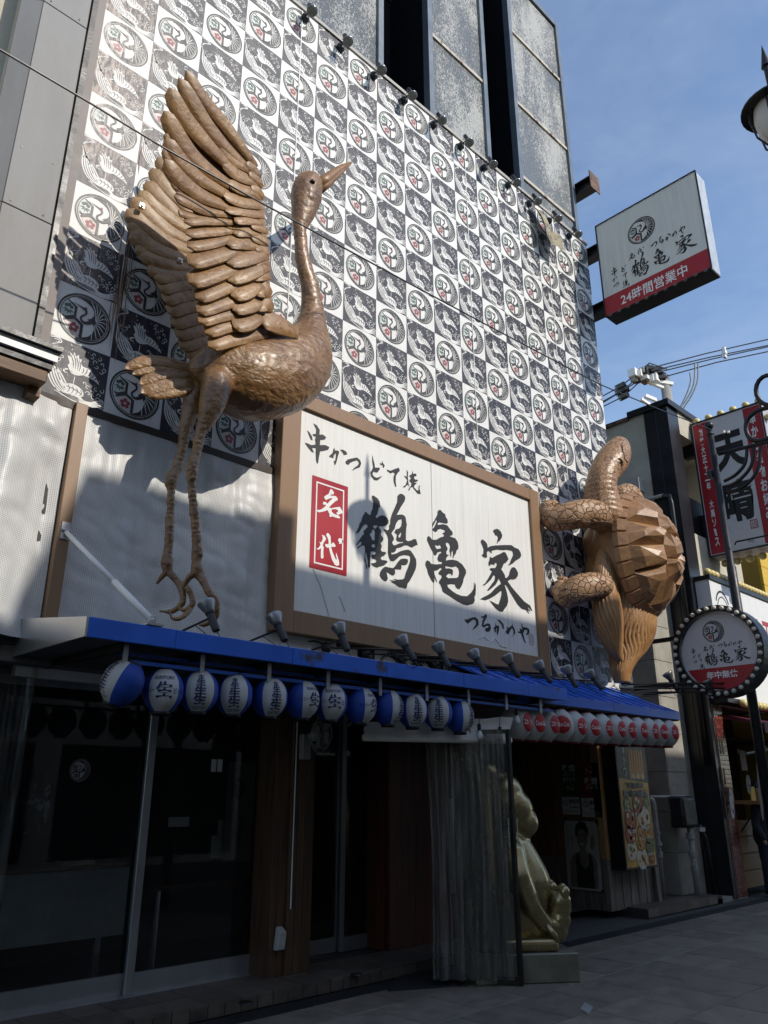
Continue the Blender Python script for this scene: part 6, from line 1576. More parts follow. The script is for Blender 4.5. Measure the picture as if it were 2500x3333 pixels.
for s_ in (-1, 1):
    l = c_ + s_ * .27
    C_((0.02, c_ + s_ * .22, 1.04, .125), (.04, l + s_ * .05, .85, .115)); C_((.04, l + s_ * .05, .85, .112), (.15, l + s_ * .07, .60, .09)); C_((.15, l + s_ * .07, .60, .085), (.28, l + s_ * .04, .45, .07))
    C_((.02, c_ + s_ * .12, .40, .17), (.30, c_ + s_ * .17, .40, .125)); C_((.30, c_ + s_ * .17, .40, .125), (.42, c_ + s_ * .17, .40, .10))
fuse('figure', B, .016, [GOLD], gs, .004, 5, 0, 1, 1, 0, 8)
for s_ in (-1, 1):
    fb = [(G(.44, c_ + s_ * .17, .38), .10), (G(.47, c_ + s_ * .17, .47), .105), (G(.48, c_ + s_ * .17, .57), .11), (G(.48, c_ + s_ * .20, .63), .10), (G(.48, c_ + s_ * .12, .63), .10)]
    ft_ = fuse('foot', fb, .014, [GOLD], gs, 0, 1, 0, 1, 1, 0, 5)
    for k in range(5):
        ll = c_ + s_ * .17 + (k - 2) * .052; rr = (.040, .034, .032, .030, .027)[k]
        mb = MB(); mb.ell(G(.50, ll, .725 - .014 * abs(k - 1)), (rr * 1.3, rr * 1.1, .06), 12, 8); obj('toe', mb, GOLD, ft_, True)
    l = c_ + s_ * .27
    for k in range(5):
        mb = MB(); w_ = (k - 2) * .022
        mb.tube([G(.27, l + s_ * .04 + w_ * 1.2, .45), G(.34, l + s_ * .04 + w_ * 1.5, .37 - .005 * k), G(.37, l + s_ * .04 + w_ * 1.6, .29 + .01 * abs(k - 2))], [.026, .022, .013], 8); obj('finger', mb, GOLD, gs, True)
    mb = MB(); mb.ell(G(.04, c_ + s_ * .195, 1.40), (.04, .03, .065), 12, 8); obj('ear', mb, GOLD, gs, True)
    mb = MB(); mb.tube([G(.285, c_ + s_ * .125, 1.425), G(.305, c_ + s_ * .085, 1.43), G(.315, c_ + s_ * .05, 1.42)], .007, 6); obj('eye', mb, pm('gold_shadow', (.10, .08, .045), .4, metal=.5), gs, True)
mb = MB(); mb.tube([G(.335, c_ - .07, 1.275), G(.345, c_, 1.26), G(.335, c_ + .07, 1.275)], .007, 6); obj('mouth', mb, MATS['gold_shadow'], gs, True)
# tall curved seat back
mb = MB(); vs = []; n_ = 20
for i in range(n_ + 1):
    a = R(35 + 290 * i / n_)
    for u in (.235, .8, 1.3, 1.75, 2.05):
        k = 1 - .30 * max(0, (u - 1.3)) / .75
        vs.append(G(-.12 + math.cos(a) * -.0 + -.28 * (1 - abs(i / n_ - .5) * 2) ** .5 * 1.0, c_ + (i / n_ - .5) * .80 * k, u - (.0 if u < 2 else .22 * (abs(i / n_ - .5) * 2) ** 2)))
m_ = 5; fs = [(i * m_ + j, (i + 1) * m_ + j, (i + 1) * m_ + j + 1, i * m_ + j + 1) for i in range(n_) for j in range(m_ - 1)]
mb.add(vs, fs); o = obj('seat_back', mb, GOLD, gs, True); sm_ = o.modifiers.new('s', 'SOLIDIFY'); sm_.thickness = .05
mb = MB(); mb.hexa([G(-.36, -.1, .236), G(.38, -.1, .236), G(.38, .70, .236), G(-.36, .70, .236), G(-.36, -.1, .34), G(.36, -.1, .34), G(.36, .70, .34), G(-.36, .70, .34)]); bevel(obj('seat', mb, GOLD, gs), .04, 3)

# ================================================================== SIDE ENTRANCE
XP = 10.25
alc = thing('plank_wall', 'wood clad wall of the side entrance with posters and grey plank skirting', 'wall')
mb = MB(); mb.box((XP + .03, 6.30, .08), (11.6, 8.0, 2.55)); obj('core', mb, ENTRYW, alc)
n = 12
for i in range(n):
    a = 6.42 + (7.95 - 6.42) * i / n; b_ = 6.42 + (7.95 - 6.42) * (i + 1) / n
    mb = MB(); mb.box((XP + .006, a + .002, .72), (XP + .03, b_ - .002, 2.5)); obj('board', mb, ENTRYW, alc)
    mb = MB(); mb.box((XP, a + .003, .08), (XP + .029, b_ - .003, .718)); bevel(obj('skirting_plank', mb, PLANKG, alc), .004)
mb = MB(); mb.box((XP - .004, 6.27, .72), (XP + .12, 6.41, 2.52)); bevel(obj('corner_post', mb, PINE, alc), .006)
mb = MB(); mb.box((XP - .004, 6.27, .08), (XP + .12, 6.41, .719)); bevel(obj('corner_post', mb, PLANKG, alc), .006)
n = 11
for i in range(n):
    a = XP + .122 + (11.55 - XP - .122) * i / n; b_ = XP + .122 + (11.55 - XP - .122) * (i + 1) / n
    mb = MB(); mb.box((a + .003, 6.272 + .008 * (i % 2), .08), (b_ - .003, 6.30, .95)); bevel(obj('skirting_plank', mb, PLANKG, alc), .004)
    mb = MB(); mb.box((a + .002, 6.276, .952), (b_ - .002, 6.30, 2.5)); obj('board', mb, ENTRYW, alc)
for k, x in enumerate((11.44, 11.52)):
    mb = MB(); mb.bar((x, 6.2 + .03 * k, .08), (x + .04, 6.26, 1.0 + .2 * k), .06, .02); tag(obj('leaning_board', mb, PLANKG), ('shorter' if k == 0 else 'taller') + ' weathered board leaning beside the grey drain pipe', 'board', 'boards leaning by the downpipe')
# side door
sdr = thing('side_door', 'black framed glass door with round stickers at the back of the side entrance', 'door')
yd = 7.88; x0 = onY(1690, 2700, yd).x; x1 = onY(1800, 2700, yd).x
mb = MB(); mb.box((x0, yd, .08), (x0 + .08, yd + .05, 2.4)); mb.box((x1 - .08, yd, .08), (x1, yd + .05, 2.4)); mb.box((x0 + .08, yd, 2.32), (x1 - .08, yd + .05, 2.4)); mb.box((x0 + .08, yd, .08), (x1 - .08, yd + .05, .3)); obj('frame', mb, BLACKM, sdr)
mb = MB(); mb.box((x0 + .08, yd + .02, .3), (x1 - .08, yd + .026, 2.32)); obj('pane', mb, DGLASS, sdr)
STK = pm('sticker_pale', (.30, .30, .29), .7)
for px_, py_, r_ in ((1705, 2458, .12), (1708, 2503, .10), (1733, 2506, .07)):
    p = onY(px_, py_, yd - .003); mb = MB(); mb.poly([circ(p.x, p.z, r_, 20), circ(p.x, p.z, r_ * .86, 20)], lambda x, z: V((x, yd + .017, z))); mb.poly([circ(p.x, p.z, r_ * .8, 20)], lambda x, z: V((x, yd + .017, z)), 0)
    for k in range(4): mb.box((p.x - r_ * .5, yd + .013, p.z + r_ * (.4 - .27 * k) - .008), (p.x + r_ * .5, yd + .0155, p.z + r_ * (.4 - .27 * k) + .008), 1)
    obj('round_sticker', mb, [STK, INK], sdr)
rnd = random.Random(11)
for k, (a_, b_, c_2, d_) in enumerate(((1742, 2642, 1764, 2716), (1766, 2642, 1793, 2712), (1738, 2722, 1766, 2792), (1768, 2718, 1799, 2788))):
    A, B_ = onY(a_, b_, 7.86), onY(c_2, d_, 7.86); mb = MB(); mb.box((A.x, 7.862, B_.z), (B_.x, 7.866, A.z))
    for j in range(4):
        xx = A.x + (B_.x - A.x) * (.15 + .22 * j); put_vertical(mb, rnd.choice(('鶴亀家', 'おすすめ', 'ありがとう', '串かつ', 'どて焼')), xx, xx + .035, A.z - .03, B_.z + .04, lambda x, z: V((x, 7.860, z)), 1)
    tag(obj('handwritten_notice', mb, [PAPER, INK]), ('upper' if k < 2 else 'lower') + ' handwritten notice on the side door, ' + ('next to the poster wall' if k % 2 else 'next to the statue'), 'notice', 'handwritten notices on the side door')
p = onY(1770, 2620, 7.86); mb = MB(); mb.box((p.x - .06, 7.862, p.z - .12), (p.x + .06, 7.866, p.z + .12)); tag(obj('door_notice', mb, STK), 'small faded notice above the handwritten sheets', 'notice')

# posters on the return wall (plane X = XP)
def PX_(px, py): return onX(px, py, XP)
def poster(name, c4, draw, mats, label, z_off=0.0):
    """c4: left-top, right-bottom photo pixels on the wall X=XP"""
    a, b_ = PX_(c4[0], (c4[1])), PX_(c4[2], c4[3])
    y0, y1, z1, z0 = a.y, b_.y, a.z, b_.z                        # y decreases to the right
    W_, H_ = abs(y0 - y1), abs(z1 - z0)
    f = lambda l: (lambda x, y: V((XP - .004 - .0015 * l, y0 - x * W_, z0 + y * H_)))
    mb = MB(); mb.poly([[(0, 0), (1, 0), (1, 1), (0, 1)]], f(0), 0); draw(mb, f)
    return tag(obj(name, mb, mats), label, 'poster')
POG = pm('poster_green', (.03, .10, .035), .5); POR = pm('poster_red', (.26, .035, .025), .5); POW = pm('poster_white', (.60, .60, .58), .6)
def smoke(mb, f, top, arrow):
    if top == 'green':
        put_text(mb, '喫煙', (.12, .72, .88, .95), f(1), 1, .02); put_text(mb, 'スペース', (.16, .58, .84, .69), f(1), 1, .02); put_text(mb, 'あります!', (.16, .44, .86, .56), f(1), 1, .02)
        mb.ribbon([(.35, .10, .02), (.40, .22, .03), (.34, .30, .03), (.52, .22, .03), (.66, .20, .03), (.70, .32, .02), (.52, .38, .02)], f(1), 1, 3)
    else:
        put_text(mb, '喫煙', (.16, .36, .88, .58), f(1), 1, .02); put_text(mb, 'スペース', (.2, .22, .86, .34), f(1), 1, .02)
        mb.ribbon([(.25, .66, .02), (.30, .78, .03), (.26, .86, .03), (.45, .74, .03), (.58, .72, .03), (.66, .86, .02), (.48, .93, .02)], f(1), 1, 3)
        mb.poly([[(.1, .12), (.7, .06), (.7, .01), (.95, .09), (.7, .17), (.7, .12), (.12, .17)]], f(1), 2)
poster('smoking_poster', (1821, 2483, 1887, 2592), lambda mb, f: smoke(mb, f, 'green', 0), [POG, POW], 'green smoking space poster on the brown boards')
poster('smoking_poster', (1889, 2484, 1957, 2596), lambda mb, f: smoke(mb, f, 'red', 0), [POR, POW, pm('poster_dark_red', (.08, .01, .008), .5)], 'red smoking space poster with an arrow')
def nosmoke(mb, f):
    mb.poly([circ(.22, .66, .15, 20), circ(.22, .66, .12, 20)], f(1), 1)
    mb.ribbon([(.12, .76, .03), (.32, .56, .03)], f(1), 1, 1)
    put_text(mb, '店内禁煙', (.42, .62, .95, .88), f(1), 1, .03); put_text(mb, 'NO SMOKING', (.42, .36, .95, .48), f(1), 1, .02)
    for k in range(3): mb.poly([[(.08, .26 - .07 * k), (.9, .26 - .07 * k), (.9, .23 - .07 * k), (.08, .23 - .07 * k)]], f(1), 2)
for c4, lab in (((1829, 2594, 1890, 2652), 'white no smoking notice under the green poster'), ((1892, 2597, 1962, 2660), 'white no smoking notice under the red poster')):
    poster('no_smoking_notice', c4, nosmoke, [POW, INK, STK], lab)
def man(mb, f):
    # plain figure in a dark vest with arm raised
    mb.poly([[(.08, .97), (.92, .97), (.985, .9), (.985, .06), (.92, .02), (.08, .02), (.02, .08), (.02, .9)]], f(1), 1)
    mb.poly([[(.10, .05), (.14, .40), (.25, .50), (.42, .54), (.44, .60), (.60, .60), (.62, .53), (.80, .50), (.90, .40), (.88, .05)]], f(2), 2)
    mb.poly([[(.30, .05), (.30, .42), (.36, .53), (.41, .54), (.43, .38), (.55, .30), (.68, .38), (.68, .53), (.74, .52), (.78, .40), (.78, .05)]], f(3), 3)
    mb.poly([[(.38, .66), (.42, .60), (.52, .56), (.62, .61), (.67, .70), (.68, .82), (.60, .90), (.46, .91), (.37, .84)]], f(3), 2)
    mb.poly([[(.34, .78), (.36, .90), (.48, .965), (.64, .95), (.72, .86), (.71, .74), (.67, .80), (.58, .855), (.44, .85), (.385, .74)]], f(4), 3)
    mb.ribbon([(.46, .66, .012), (.53, .64, .02), (.60, .665, .012)], f(5), 1, 3)
    mb.ribbon([(.44, .765, .012), (.49, .772, .014)], f(5), 3, 1); mb.ribbon([(.56, .772, .014), (.61, .765, .012)], f(5), 3, 1)
    mb.poly([[(.74, .60), (.80, .58), (.88, .66), (.88, .76), (.82, .80), (.76, .72)]], f(3), 2)
    put_vertical(mb, 'ノドごしすっきり', .20, .26, .95, .56, f(2), 3); put_vertical(mb, '味わいくっきり', .07, .13, .93, .56, f(2), 3)
poster('drink_poster', (1832, 2664, 1966, 2908), man, [pm('poster_edge', (.10, .09, .075), .6, var=.3), pm('poster_grey', (.45, .44, .41), .55, var=.2, scale=4), pm('poster_skin', (.22, .185, .15), .6, var=.2, scale=8), pm('poster_ink', (.02, .02, .02), .6)], 'old rounded poster of a smiling person in a black vest')

# lightbox menu
mn = thing('menu_board', 'tall black framed menu board with photographs of dishes', 'sign')
ym = 6.04; tl, tr, bl_, br = onY(2003, 2412, ym), onY(2096, 2412, ym), onY(2042, 2829, ym), onY(2135, 2812, ym)
mx0, mx1 = (tl.x + bl_.x) / 2, (tr.x + br.x) / 2; mz1, mz0 = tl.z, (bl_.z + br.z) / 2
mb = MB(); mb.box((mx0 - .03, ym, mz0 - .03), (mx1 + .03, 6.27, mz1 + .03)); bevel(obj('case', mb, BLACKM, mn), .006)
W_, H_ = mx1 - mx0, mz1 - mz0
f = lambda l: (lambda x, y: V((mx0 + x * W_, ym - .0015 - .0015 * l, mz0 + y * H_)))
OCH = pm('menu_ochre', (.46, .27, .045), .35, var=.4, scale=4, col2=(.16, .07, .02), mixlo=.5, mixhi=.75); MBLK = pm('menu_black', (.02, .017, .015), .35)
FRY = pm('menu_fry', (.50, .23, .05), .4, var=.3, scale=25); MRED = pm('menu_red', (.30, .05, .025), .4, var=.4, scale=30); CRM = pm('menu_cream', (.55, .48, .33), .4, var=.3, scale=30); GRN = pm('menu_green', (.10, .16, .05), .4, var=.5, scale=30)
mb = MB(); mb.poly([[(0, 0), (1, 0), (1, .66), (0, .70)]], f(0), 0); mb.poly([[(0, .70), (1, .66), (1, 1), (0, 1)]], f(0), 1)
MM = [OCH, MBLK, FRY, MRED, CRM, GRN, POW, INK]
for k in range(6):
    x = .42 + .085 * k; mb.poly([[(x - .04, .70), (x + .045, .70), (x + .02 + .02, .93 + .01 * (k % 2)), (x - .01, .94)]], f(1), 2); mb.poly([circ(x, .715, .043, 10)], lambda X, Y: f(2)(X, .715 + (Y - .715) * .6), 4 if k % 2 else 2)
put_vertical(mb, '串かつ', .06, .38, .98, .70, f(3), 6, .02)
put_text(mb, '鶴亀家の', (.2, .615, .8, .665), f(3), 6, .06); put_text(mb, '鶴亀家の', (.2, .615, .8, .665), f(4), 7, .015)
put_text(mb, '自慢の逸品', (.1, .545, .92, .605), f(3), 6, .06); put_text(mb, '自慢の逸品', (.1, .545, .92, .605), f(4), 7, .015)
rnd = random.Random(4)
for (x, y, r_, c_3) in ((.18, .49, .12, 5), (.55, .49, .19, 3), (.86, .50, .11, 5), (.25, .36, .20, 3), (.72, .38, .20, 4), (.2, .25, .18, 3), (.55, .26, .12, 2), (.82, .27, .13, 2), (.2, .13, .15, 4), (.52, .165, .12, 2), (.82, .15, .15, 5), (.52, .06, .17, 4), (.85, .05, .10, 3)):
    a = W_ / H_
    mb.poly([[(x + r_ * math.cos(R(q_ * 20)), y + r_ * a * math.sin(R(q_ * 20))) for q_ in range(18)]], f(2), 1 if c_3 != 4 else 6)
    mb.poly([[(x + r_ * .85 * math.cos(R(q_ * 20)), y + r_ * .85 * a * math.sin(R(q_ * 20))) for q_ in range(18)]], f(3), c_3)
    for k in range(7):
        xx, yy = x + rnd.uniform(-.55, .55) * r_, y + rnd.uniform(-.5, .5) * r_ * a
        mb.poly([circ(xx, yy, r_ * .2, 6)], lambda X, Y: f(4)(X, yy + (Y - yy) * a), rnd.choice((2, 3, 4, 5)))
    put_text(mb, rnd.choice(('どて焼', 'キムチ', '枝豆', 'とん平', '冷奴', '唐揚げ')), (x - r_ * .7, y - r_ * a * 1.0, x + r_ * .7, y - r_ * a * .7), f(5), 6, .03)
obj('menu_print', mb, MM, mn)

# ------------------------------------------------------------------ pipes and meter cover
def pipe(name, pts, r_, mat, label, collars=()):
    t = thing(name, label, 'pipe'); mb = MB(); mb.tube(pts, r_, 14); obj('tube', mb, mat, t, True)
    for (p, rr, h) in collars:
        mb = MB(); mb.lathe([(r_, -h / 2), (rr, -h / 2), (rr, h / 2), (r_, h / 2)], p, (0, 0, 1), 14); obj('collar', mb, mat, t)
    return t
pb = onY(2140, 2760, 6.32); xp = pb.x
top = onY(2138, 2600, 6.32).z
pipe('drain_pipe', [(xp, 6.32, .1), (xp, 6.32, top - .08), (xp - .01, 6.33, top - .02), (xp - .06, 6.36, top)], .055, GREYPIPE, 'thick grey drain pipe beside the menu board', [((xp, 6.32, onY(2150, 2745, 6.32).z), .075, .05), ((xp, 6.32, onY(2150, 2710, 6.32).z), .068, .04), ((xp, 6.32, onY(2150, 2780, 6.32).z), .07, .09)])
hz = onY(2160, 2594, 6.4).z; mb = MB(); mb.tube([(xp, 6.40, hz), (xp + 1.0, 6.28, hz)], .028, 8); tag(obj('branch_pipe', mb, GREYPIPE, None, True), 'horizontal grey pipe running to the covered meter', 'pipe')
mt_ = onY(2222, 2640, 6.15); t = thing('meter_cover', 'black sheet wrapped meter box on a grey pipe', 'meter box')
mb = MB(); mb.box((mt_.x - .22, 6.02, mt_.z - .24), (mt_.x + .22, 6.28, mt_.z + .22)); o = obj('cover', mb, pm('black_sheet', (.014, .015, .017), .45, var=.3, bump=.4, bscale=8), t); bevel(o, .05, 3); auto_smooth(o)
pp = onY(2265, 2800, 6.1); mb = MB(); mb.tube([(mt_.x + .1, 6.12, mt_.z - .2), (mt_.x + .1, 6.12, .05)], .042, 12); obj('standpipe', mb, GREYPIPE, t, True)
for zz, rr in ((.95, .07), (.70, .062), (.5, .05)): 
    mb = MB(); mb.lathe([(.04, -.05), (rr, -.04), (rr, .04), (.04, .05)], (mt_.x + .1, 6.12, zz), (0, 0, 1), 12); obj('fitting', mb, GREYPIPE, t)
mb = MB(); mb.box((mt_.x + .20, 6.0, mt_.z - .30), (mt_.x + .38, 6.06, mt_.z - .24)); obj('bracket', mb, GREYPIPE, t)
mb = MB(); mb.tube([(mt_.x + .38, 6.1, mt_.z - .22), (mt_.x + .52, 6.1, mt_.z - .42), (mt_.x + .55, 6.1, mt_.z - .6), (mt_.x + .62, 6.1, .1)], .045, 10); tag(obj('black_pipe', mb, BLACKM, None, True), 'black bent pipe beside the covered meter', 'pipe')

p = onY(215, 2207, 6.25); mb = MB(); mb.box((p.x - .40, 6.22, p.z - .02), (p.x + .55, 6.30, p.z + .045)); mb.box((p.x - .42, 6.20, p.z + .046), (p.x + .57, 6.32, p.z + .06))
tag(obj('lamp_fixture', mb, WHITE), 'long white tube lamp fixture under the canopy behind the tilted lantern', 'lamp')
# ================================================================== PROJECTING BOX SIGN
XS = 10.90
tl, tr, bl_, br = onX(1939.5, 737, XS), onX(2262.7, 556.4, XS), onX(1971, 1030.4, XS), onX(2317.4, 874.6, XS)
by1, by0 = (tl.y + bl_.y) / 2, (tr.y + br.y) / 2; bz1, bz0 = (tl.z + tr.z) / 2, (bl_.z + br.z) / 2
bs = thing('projecting_sign', 'white box sign with a crane roundel and a red band projecting from the building', 'sign')
mb = MB(); mb.box((XS + .002, by0, bz0), (XS + .34, by1, bz1)); bevel(obj('case', mb, pm('sign_case', (.40, .43, .46), .45, metal=.3, var=.1), bs), .008)
mb = MB(); mb.box((XS + .01, by0 + .01, bz0 - .015), (XS + .33, by1 - .01, bz0 - .001)); obj('base_tray', mb, BLACKM, bs)
W_, H_ = by1 - by0, bz1 - bz0
f = lambda l: (lambda x, y: V((XS - .0015 - .0015 * l, by1 - x * W_, bz0 + y * H_)))
mb = MB(); mb.poly([[(0, 0), (1, 0), (1, 1), (0, 1)]], f(0), 0); mb.poly([[(0, 0), (1, 0), (1, .195), (0, .195)]], f(1), 1)
ec = (.445, .70); er = .135
emblem(mb, lambda x, y, l: f(1 + l * .6)(ec[0] + x * er, ec[1] + y * er * W_ / H_), (2, 3, 4, 5, 6, 7))
put_text(mb, '24時間営業中', (.17, .04, .80, .155), f(3), 3, .012)
put_brush(mb, 'tsuru', (.30, .235, .475, .46), f(2), 2); put_brush(mb, 'kame', (.52, .25, .665, .43), f(2), 2); put_brush(mb, 'ya', (.72, .26, .92, .44), f(2), 2)
put_brush(mb, 'na', (.285, .455, .36, .52), f(2), 2); put_brush(mb, 'dai', (.375, .455, .45, .525), f(2), 2); put_brush(mb, 'kana', (.51, .445, .84, .535), f(2), 2)
put_brush(mb, 'kushi', (.10, .37, .17, .47), f(2), 2); put_brush(mb, 'ka', (.105, .31, .16, .36), f(2), 2); put_brush(mb, 'tsu', (.11, .25, .17, .295), f(2), 2)
put_brush(mb, 'do', (.205, .37, .26, .44), f(2), 2); put_brush(mb, 'te', (.205, .30, .26, .355), f(2), 2); put_brush(mb, 'yaki', (.195, .205, .27, .285), f(2), 2)
obj('face', mb, [SIGNB, RED, INK, WHITE, PRGREEN, PRTINT, PRRED, PRPINK], bs)
for a, b_ in (((0, 1), (1, 1)), ((0, 0), (1, 0)), ((0, 0), (0, 1)), ((1, 0), (1, 1))):
    mb = MB(); mb.bar(f(2)(*a), f(2)(*b_), .022, .022, (1, 0, 0)); obj('edge_trim', mb, BLACKM, bs)
for k in range(11):
    for yy in (0, 1):
        p = f(3)(.05 + .09 * k, yy); mb = MB(); mb.box(p + V((-.008, -.03, -.016)), p + V((.004, .03, .016))); obj('clip', mb, ALU, bs)
for i, z in enumerate((bz0 + .30, bz1 - .42)):
    mb = MB()
    for dz in (-.10, .10): mb.box((XS + .06, by1, z + dz - .012), (XS + .26, 6.5, z + dz + .012))
    mb.box((XS + .15, by1, z - .09), (XS + .17, 6.5, z + .09)); obj('support_beam', mb, BLACKM, bs)
p = onX(1900, 615, 10.95); stub = thing('steel_stub', 'cut steel beam stub with a rusty end plate above the box sign', 'beam')
ys_ = onX(1935, 610, 10.95).y
mb = MB()
for dz in (-.12, .12): mb.box((10.85, ys_, p.z + dz - .014), (11.05, 6.5, p.z + dz + .014))
mb.box((10.94, ys_, p.z - .11), (10.96, 6.5, p.z + .11)); obj('beam', mb, BLACKM, stub)
mb = MB(); mb.box((10.79, ys_ - .02, p.z - .19), (11.11, ys_ - .002, p.z + .19)); obj('end_plate', mb, RUST, stub)

# ================================================================== ROUND SIGN
XR = 11.0; rc = onX(2339, 2118, XR); rR = (onX(2339, 1966, XR).z - onX(2339, 2268, XR).z) / 2
rs = thing('round_sign', 'round white sign ringed with bulbs, red lower segment, beside the turtle', 'sign')
mb = MB(); ax = (1, 0, 0)
mb.lathe([(rR * .86, -.06), (rR, -.05), (rR, .22), (rR * .86, .22), (rR * .86, -.06)], rc, ax, 48); obj('ring', mb, BLACKM, rs, False)
rf_ = rR * .845
f = lambda l: (lambda x, y: V((rc.x + .02 - .0015 * l, rc.y - x * rf_, rc.z + y * rf_)))
mb = MB(); mb.poly([circ(0, 0, 1, 56)], f(0), 0)
yk = -.42; xk = math.sqrt(1 - yk * yk); a0 = math.degrees(math.atan2(yk, -xk)) + 360; a1 = math.degrees(math.atan2(yk, xk)) + 360
mb.poly([circ(0, 0, .995, 24, a0, a1)], f(1), 1)
emblem(mb, lambda x, y, l: f(1 + l * .6)(-.08 + x * .285, .52 + y * .285), (2, 3, 4, 5, 6, 7))
put_text(mb, '年中無休', (-.42, -.70, .40, -.50), f(3), 3, .03)
put_brush(mb, 'tsuru', (-.42, -.36, -.06, .04), f(2), 2); put_brush(mb, 'kame', (-.02, -.34, .33, .02), f(2), 2); put_brush(mb, 'ya', (.36, -.32, .78, .06), f(2), 2)
put_brush(mb, 'na', (-.44, .03, -.28, .17), f(2), 2); put_brush(mb, 'dai', (-.26, .04, -.10, .18), f(2), 2); put_brush(mb, 'kana', (-.02, .06, .62, .22), f(2), 2)
put_brush(mb, 'kushi', (-.76, -.02, -.62, .16), f(2), 2); put_brush(mb, 'ka', (-.73, -.14, -.62, -.04), f(2), 2); put_brush(mb, 'tsu', (-.72, -.26, -.62, -.17), f(2), 2)
put_brush(mb, 'do', (-.58, -.12, -.48, .02), f(2), 2); put_brush(mb, 'te', (-.57, -.24, -.48, -.14), f(2), 2); put_brush(mb, 'yaki', (-.58, -.42, -.44, -.27), f(2), 2)
obj('face', mb, [pm('cloth_face', (.62, .61, .60), .7, var=.06, scale=3), RED, INK, WHITE, PRGREEN, PRTINT, PRRED, PRPINK], rs)
BUL2 = pm('marquee_bulb', (.60, .57, .46), .3, var=.1)
bm = MB(); bm.ell((0, 0, 0), (.036, .032, .032), 10, 7); bme = bm.mesh('bulb', True); bme.materials.append(BUL2)
for k in range(34):
    a = 2 * math.pi * k / 34
    link('bulb', bme, None, rs, rc + V((-.085, -math.cos(a) * rR * .935, math.sin(a) * rR * .935)))
for z in (rc.z + rR * .42, rc.z - rR * .62):
    mb = MB(); mb.box((XR + .05, rc.y + rR * .6, z - .03), (XR + .11, 6.4, z + .03)); obj('arm', mb, BLACKM, rs)
for z in (rc.z - rR * .70, rc.z - rR * .80, rc.z - rR * .88):
    mb = MB(); mb.tube([(9.9, 5.6, z - .02), (11.2, 4.5, z)], .012, 6); tag(obj('conduit', mb, BLACKM), ('upper' if z > rc.z - rR * .75 else 'lower' if z < rc.z - rR * .85 else 'middle') + ' thin black conduit between the canopy and the round sign', 'conduit', 'conduits beside the round sign')

# ================================================================== RIGHT NEIGHBOURS
stone = thing('stone_wall', 'low pale stone block wall between the restaurant and the black pillar', 'wall')
for k in range(8):
    z0, z1 = .1 + k * .6, .1 + (k + 1) * .6
    mb = MB(); mb.box((12.42, 6.33, z0 + .003), (13.02, 6.37, z1 - .003)); bevel(obj('stone_block', mb, CONC, stone), .006)
    mb = MB(); mb.box((12.38, 6.332, z0 + .003), (12.418, 7.0, z1 - .003)); bevel(obj('stone_block', mb, CONC, stone), .006)
    mb = MB(); mb.box((12.385, 7.006, z0 + .003), (12.418, 7.9, z1 - .003)); obj('stone_block', mb, CONC, stone)
mb = MB(); mb.box((12.418, 6.37, 0), (13.3, 8.5, 4.9)); obj('core', mb, CONC, stone)
mb = MB(); mb.box((11.7, 5.95, -.01), (13.4, 6.5, .06)); structure(obj('pavement', mb, pm('pale_slab', (.25, .24, .22), .8, var=.2)))
XN, YN, ZN = 13.3, 5.92, 8.78
nb = thing('cream_building', 'cream rendered building with a black corner pillar and open balconies', 'building')
mb = MB(); mb.box((XN + .02, 7.0, 0), (15.7, 20, ZN - .1)); mb.box((XN + .012, 6.42, 3), (XN + .5, 7.1, ZN - .1)); obj('wall', mb, CREAM, nb)
mb = MB(); mb.box((XN + .42, YN + .01, 3.0), (13.72, 7.0, ZN - .1)); mb.box((13.72, YN + .01, 8.2), (15.7, 7.0, ZN - .1)); mb.box((13.72, YN + .012, 3.0), (15.7, YN + .5, 6.15)); mb.box((15.4, YN + .008, 3.0), (15.7, 7.0, 8.3)); obj('front_wall', mb, CREAM, nb)
mb = MB(); mb.box((13.72, YN + .1, 6.15), (15.4, YN + .16, 6.95)); obj('balcony_rail', mb, BLACKM, nb)
for a, b_, z1_ in ((6.18, 6.42, ZN), (5.93, 6.176, ZN)):
    mb = MB(); mb.box((XN - .02, a, 0.02), (XN + .42, b_, z1_ - .12)); bevel(obj('pillar_panel', mb, pm('black_cladding', (.012, .013, .016), .35, var=.2, scale=2), nb), .004)
mb = MB(); mb.box((XN - .06, YN - .05, ZN - .1), (15.8, YN + .2, ZN + .02)); mb.box((XN - .06, YN + .2, ZN - .1), (XN + .2, 6.75, ZN + .02)); obj('roof_edge', mb, BLACKM, nb)
mb = MB(); mb.box((XN - .03, 6.75, ZN - .14), (XN + .2, 20, ZN - .06)); obj('roof_edge', mb, RUST, nb)
# gutter box and pipe on the side wall
p = onX(2080, 1590, XN - .02); mb = MB(); mb.box((XN - .20, p.y - .1, p.z - .10), (XN - .01, p.y + .14, p.z + .16)); mb.tube([(XN - .08, p.y, p.z - .1), (XN - .08, p.y, p.z - .28), (XN - .08, p.y - .5, p.z - .30)], .035, 10); tag(obj('gutter_box', mb, pm('gutter_pvc', (.42, .41, .38), .5)), 'pale gutter hopper box on the shaded side wall', 'gutter')
mb = MB(); mb.tube([(XN - .08, p.y - .48, p.z - .30), (XN - .08, p.y - .62, p.z - .34), (XN - .08, p.y - .64, p.z - .5), (XN - .08, p.y - .64, 2.0)], .038, 10); tag(obj('drain_pipe', mb, BLACKM, None, True), 'black drain pipe running down the black corner pillar', 'pipe')
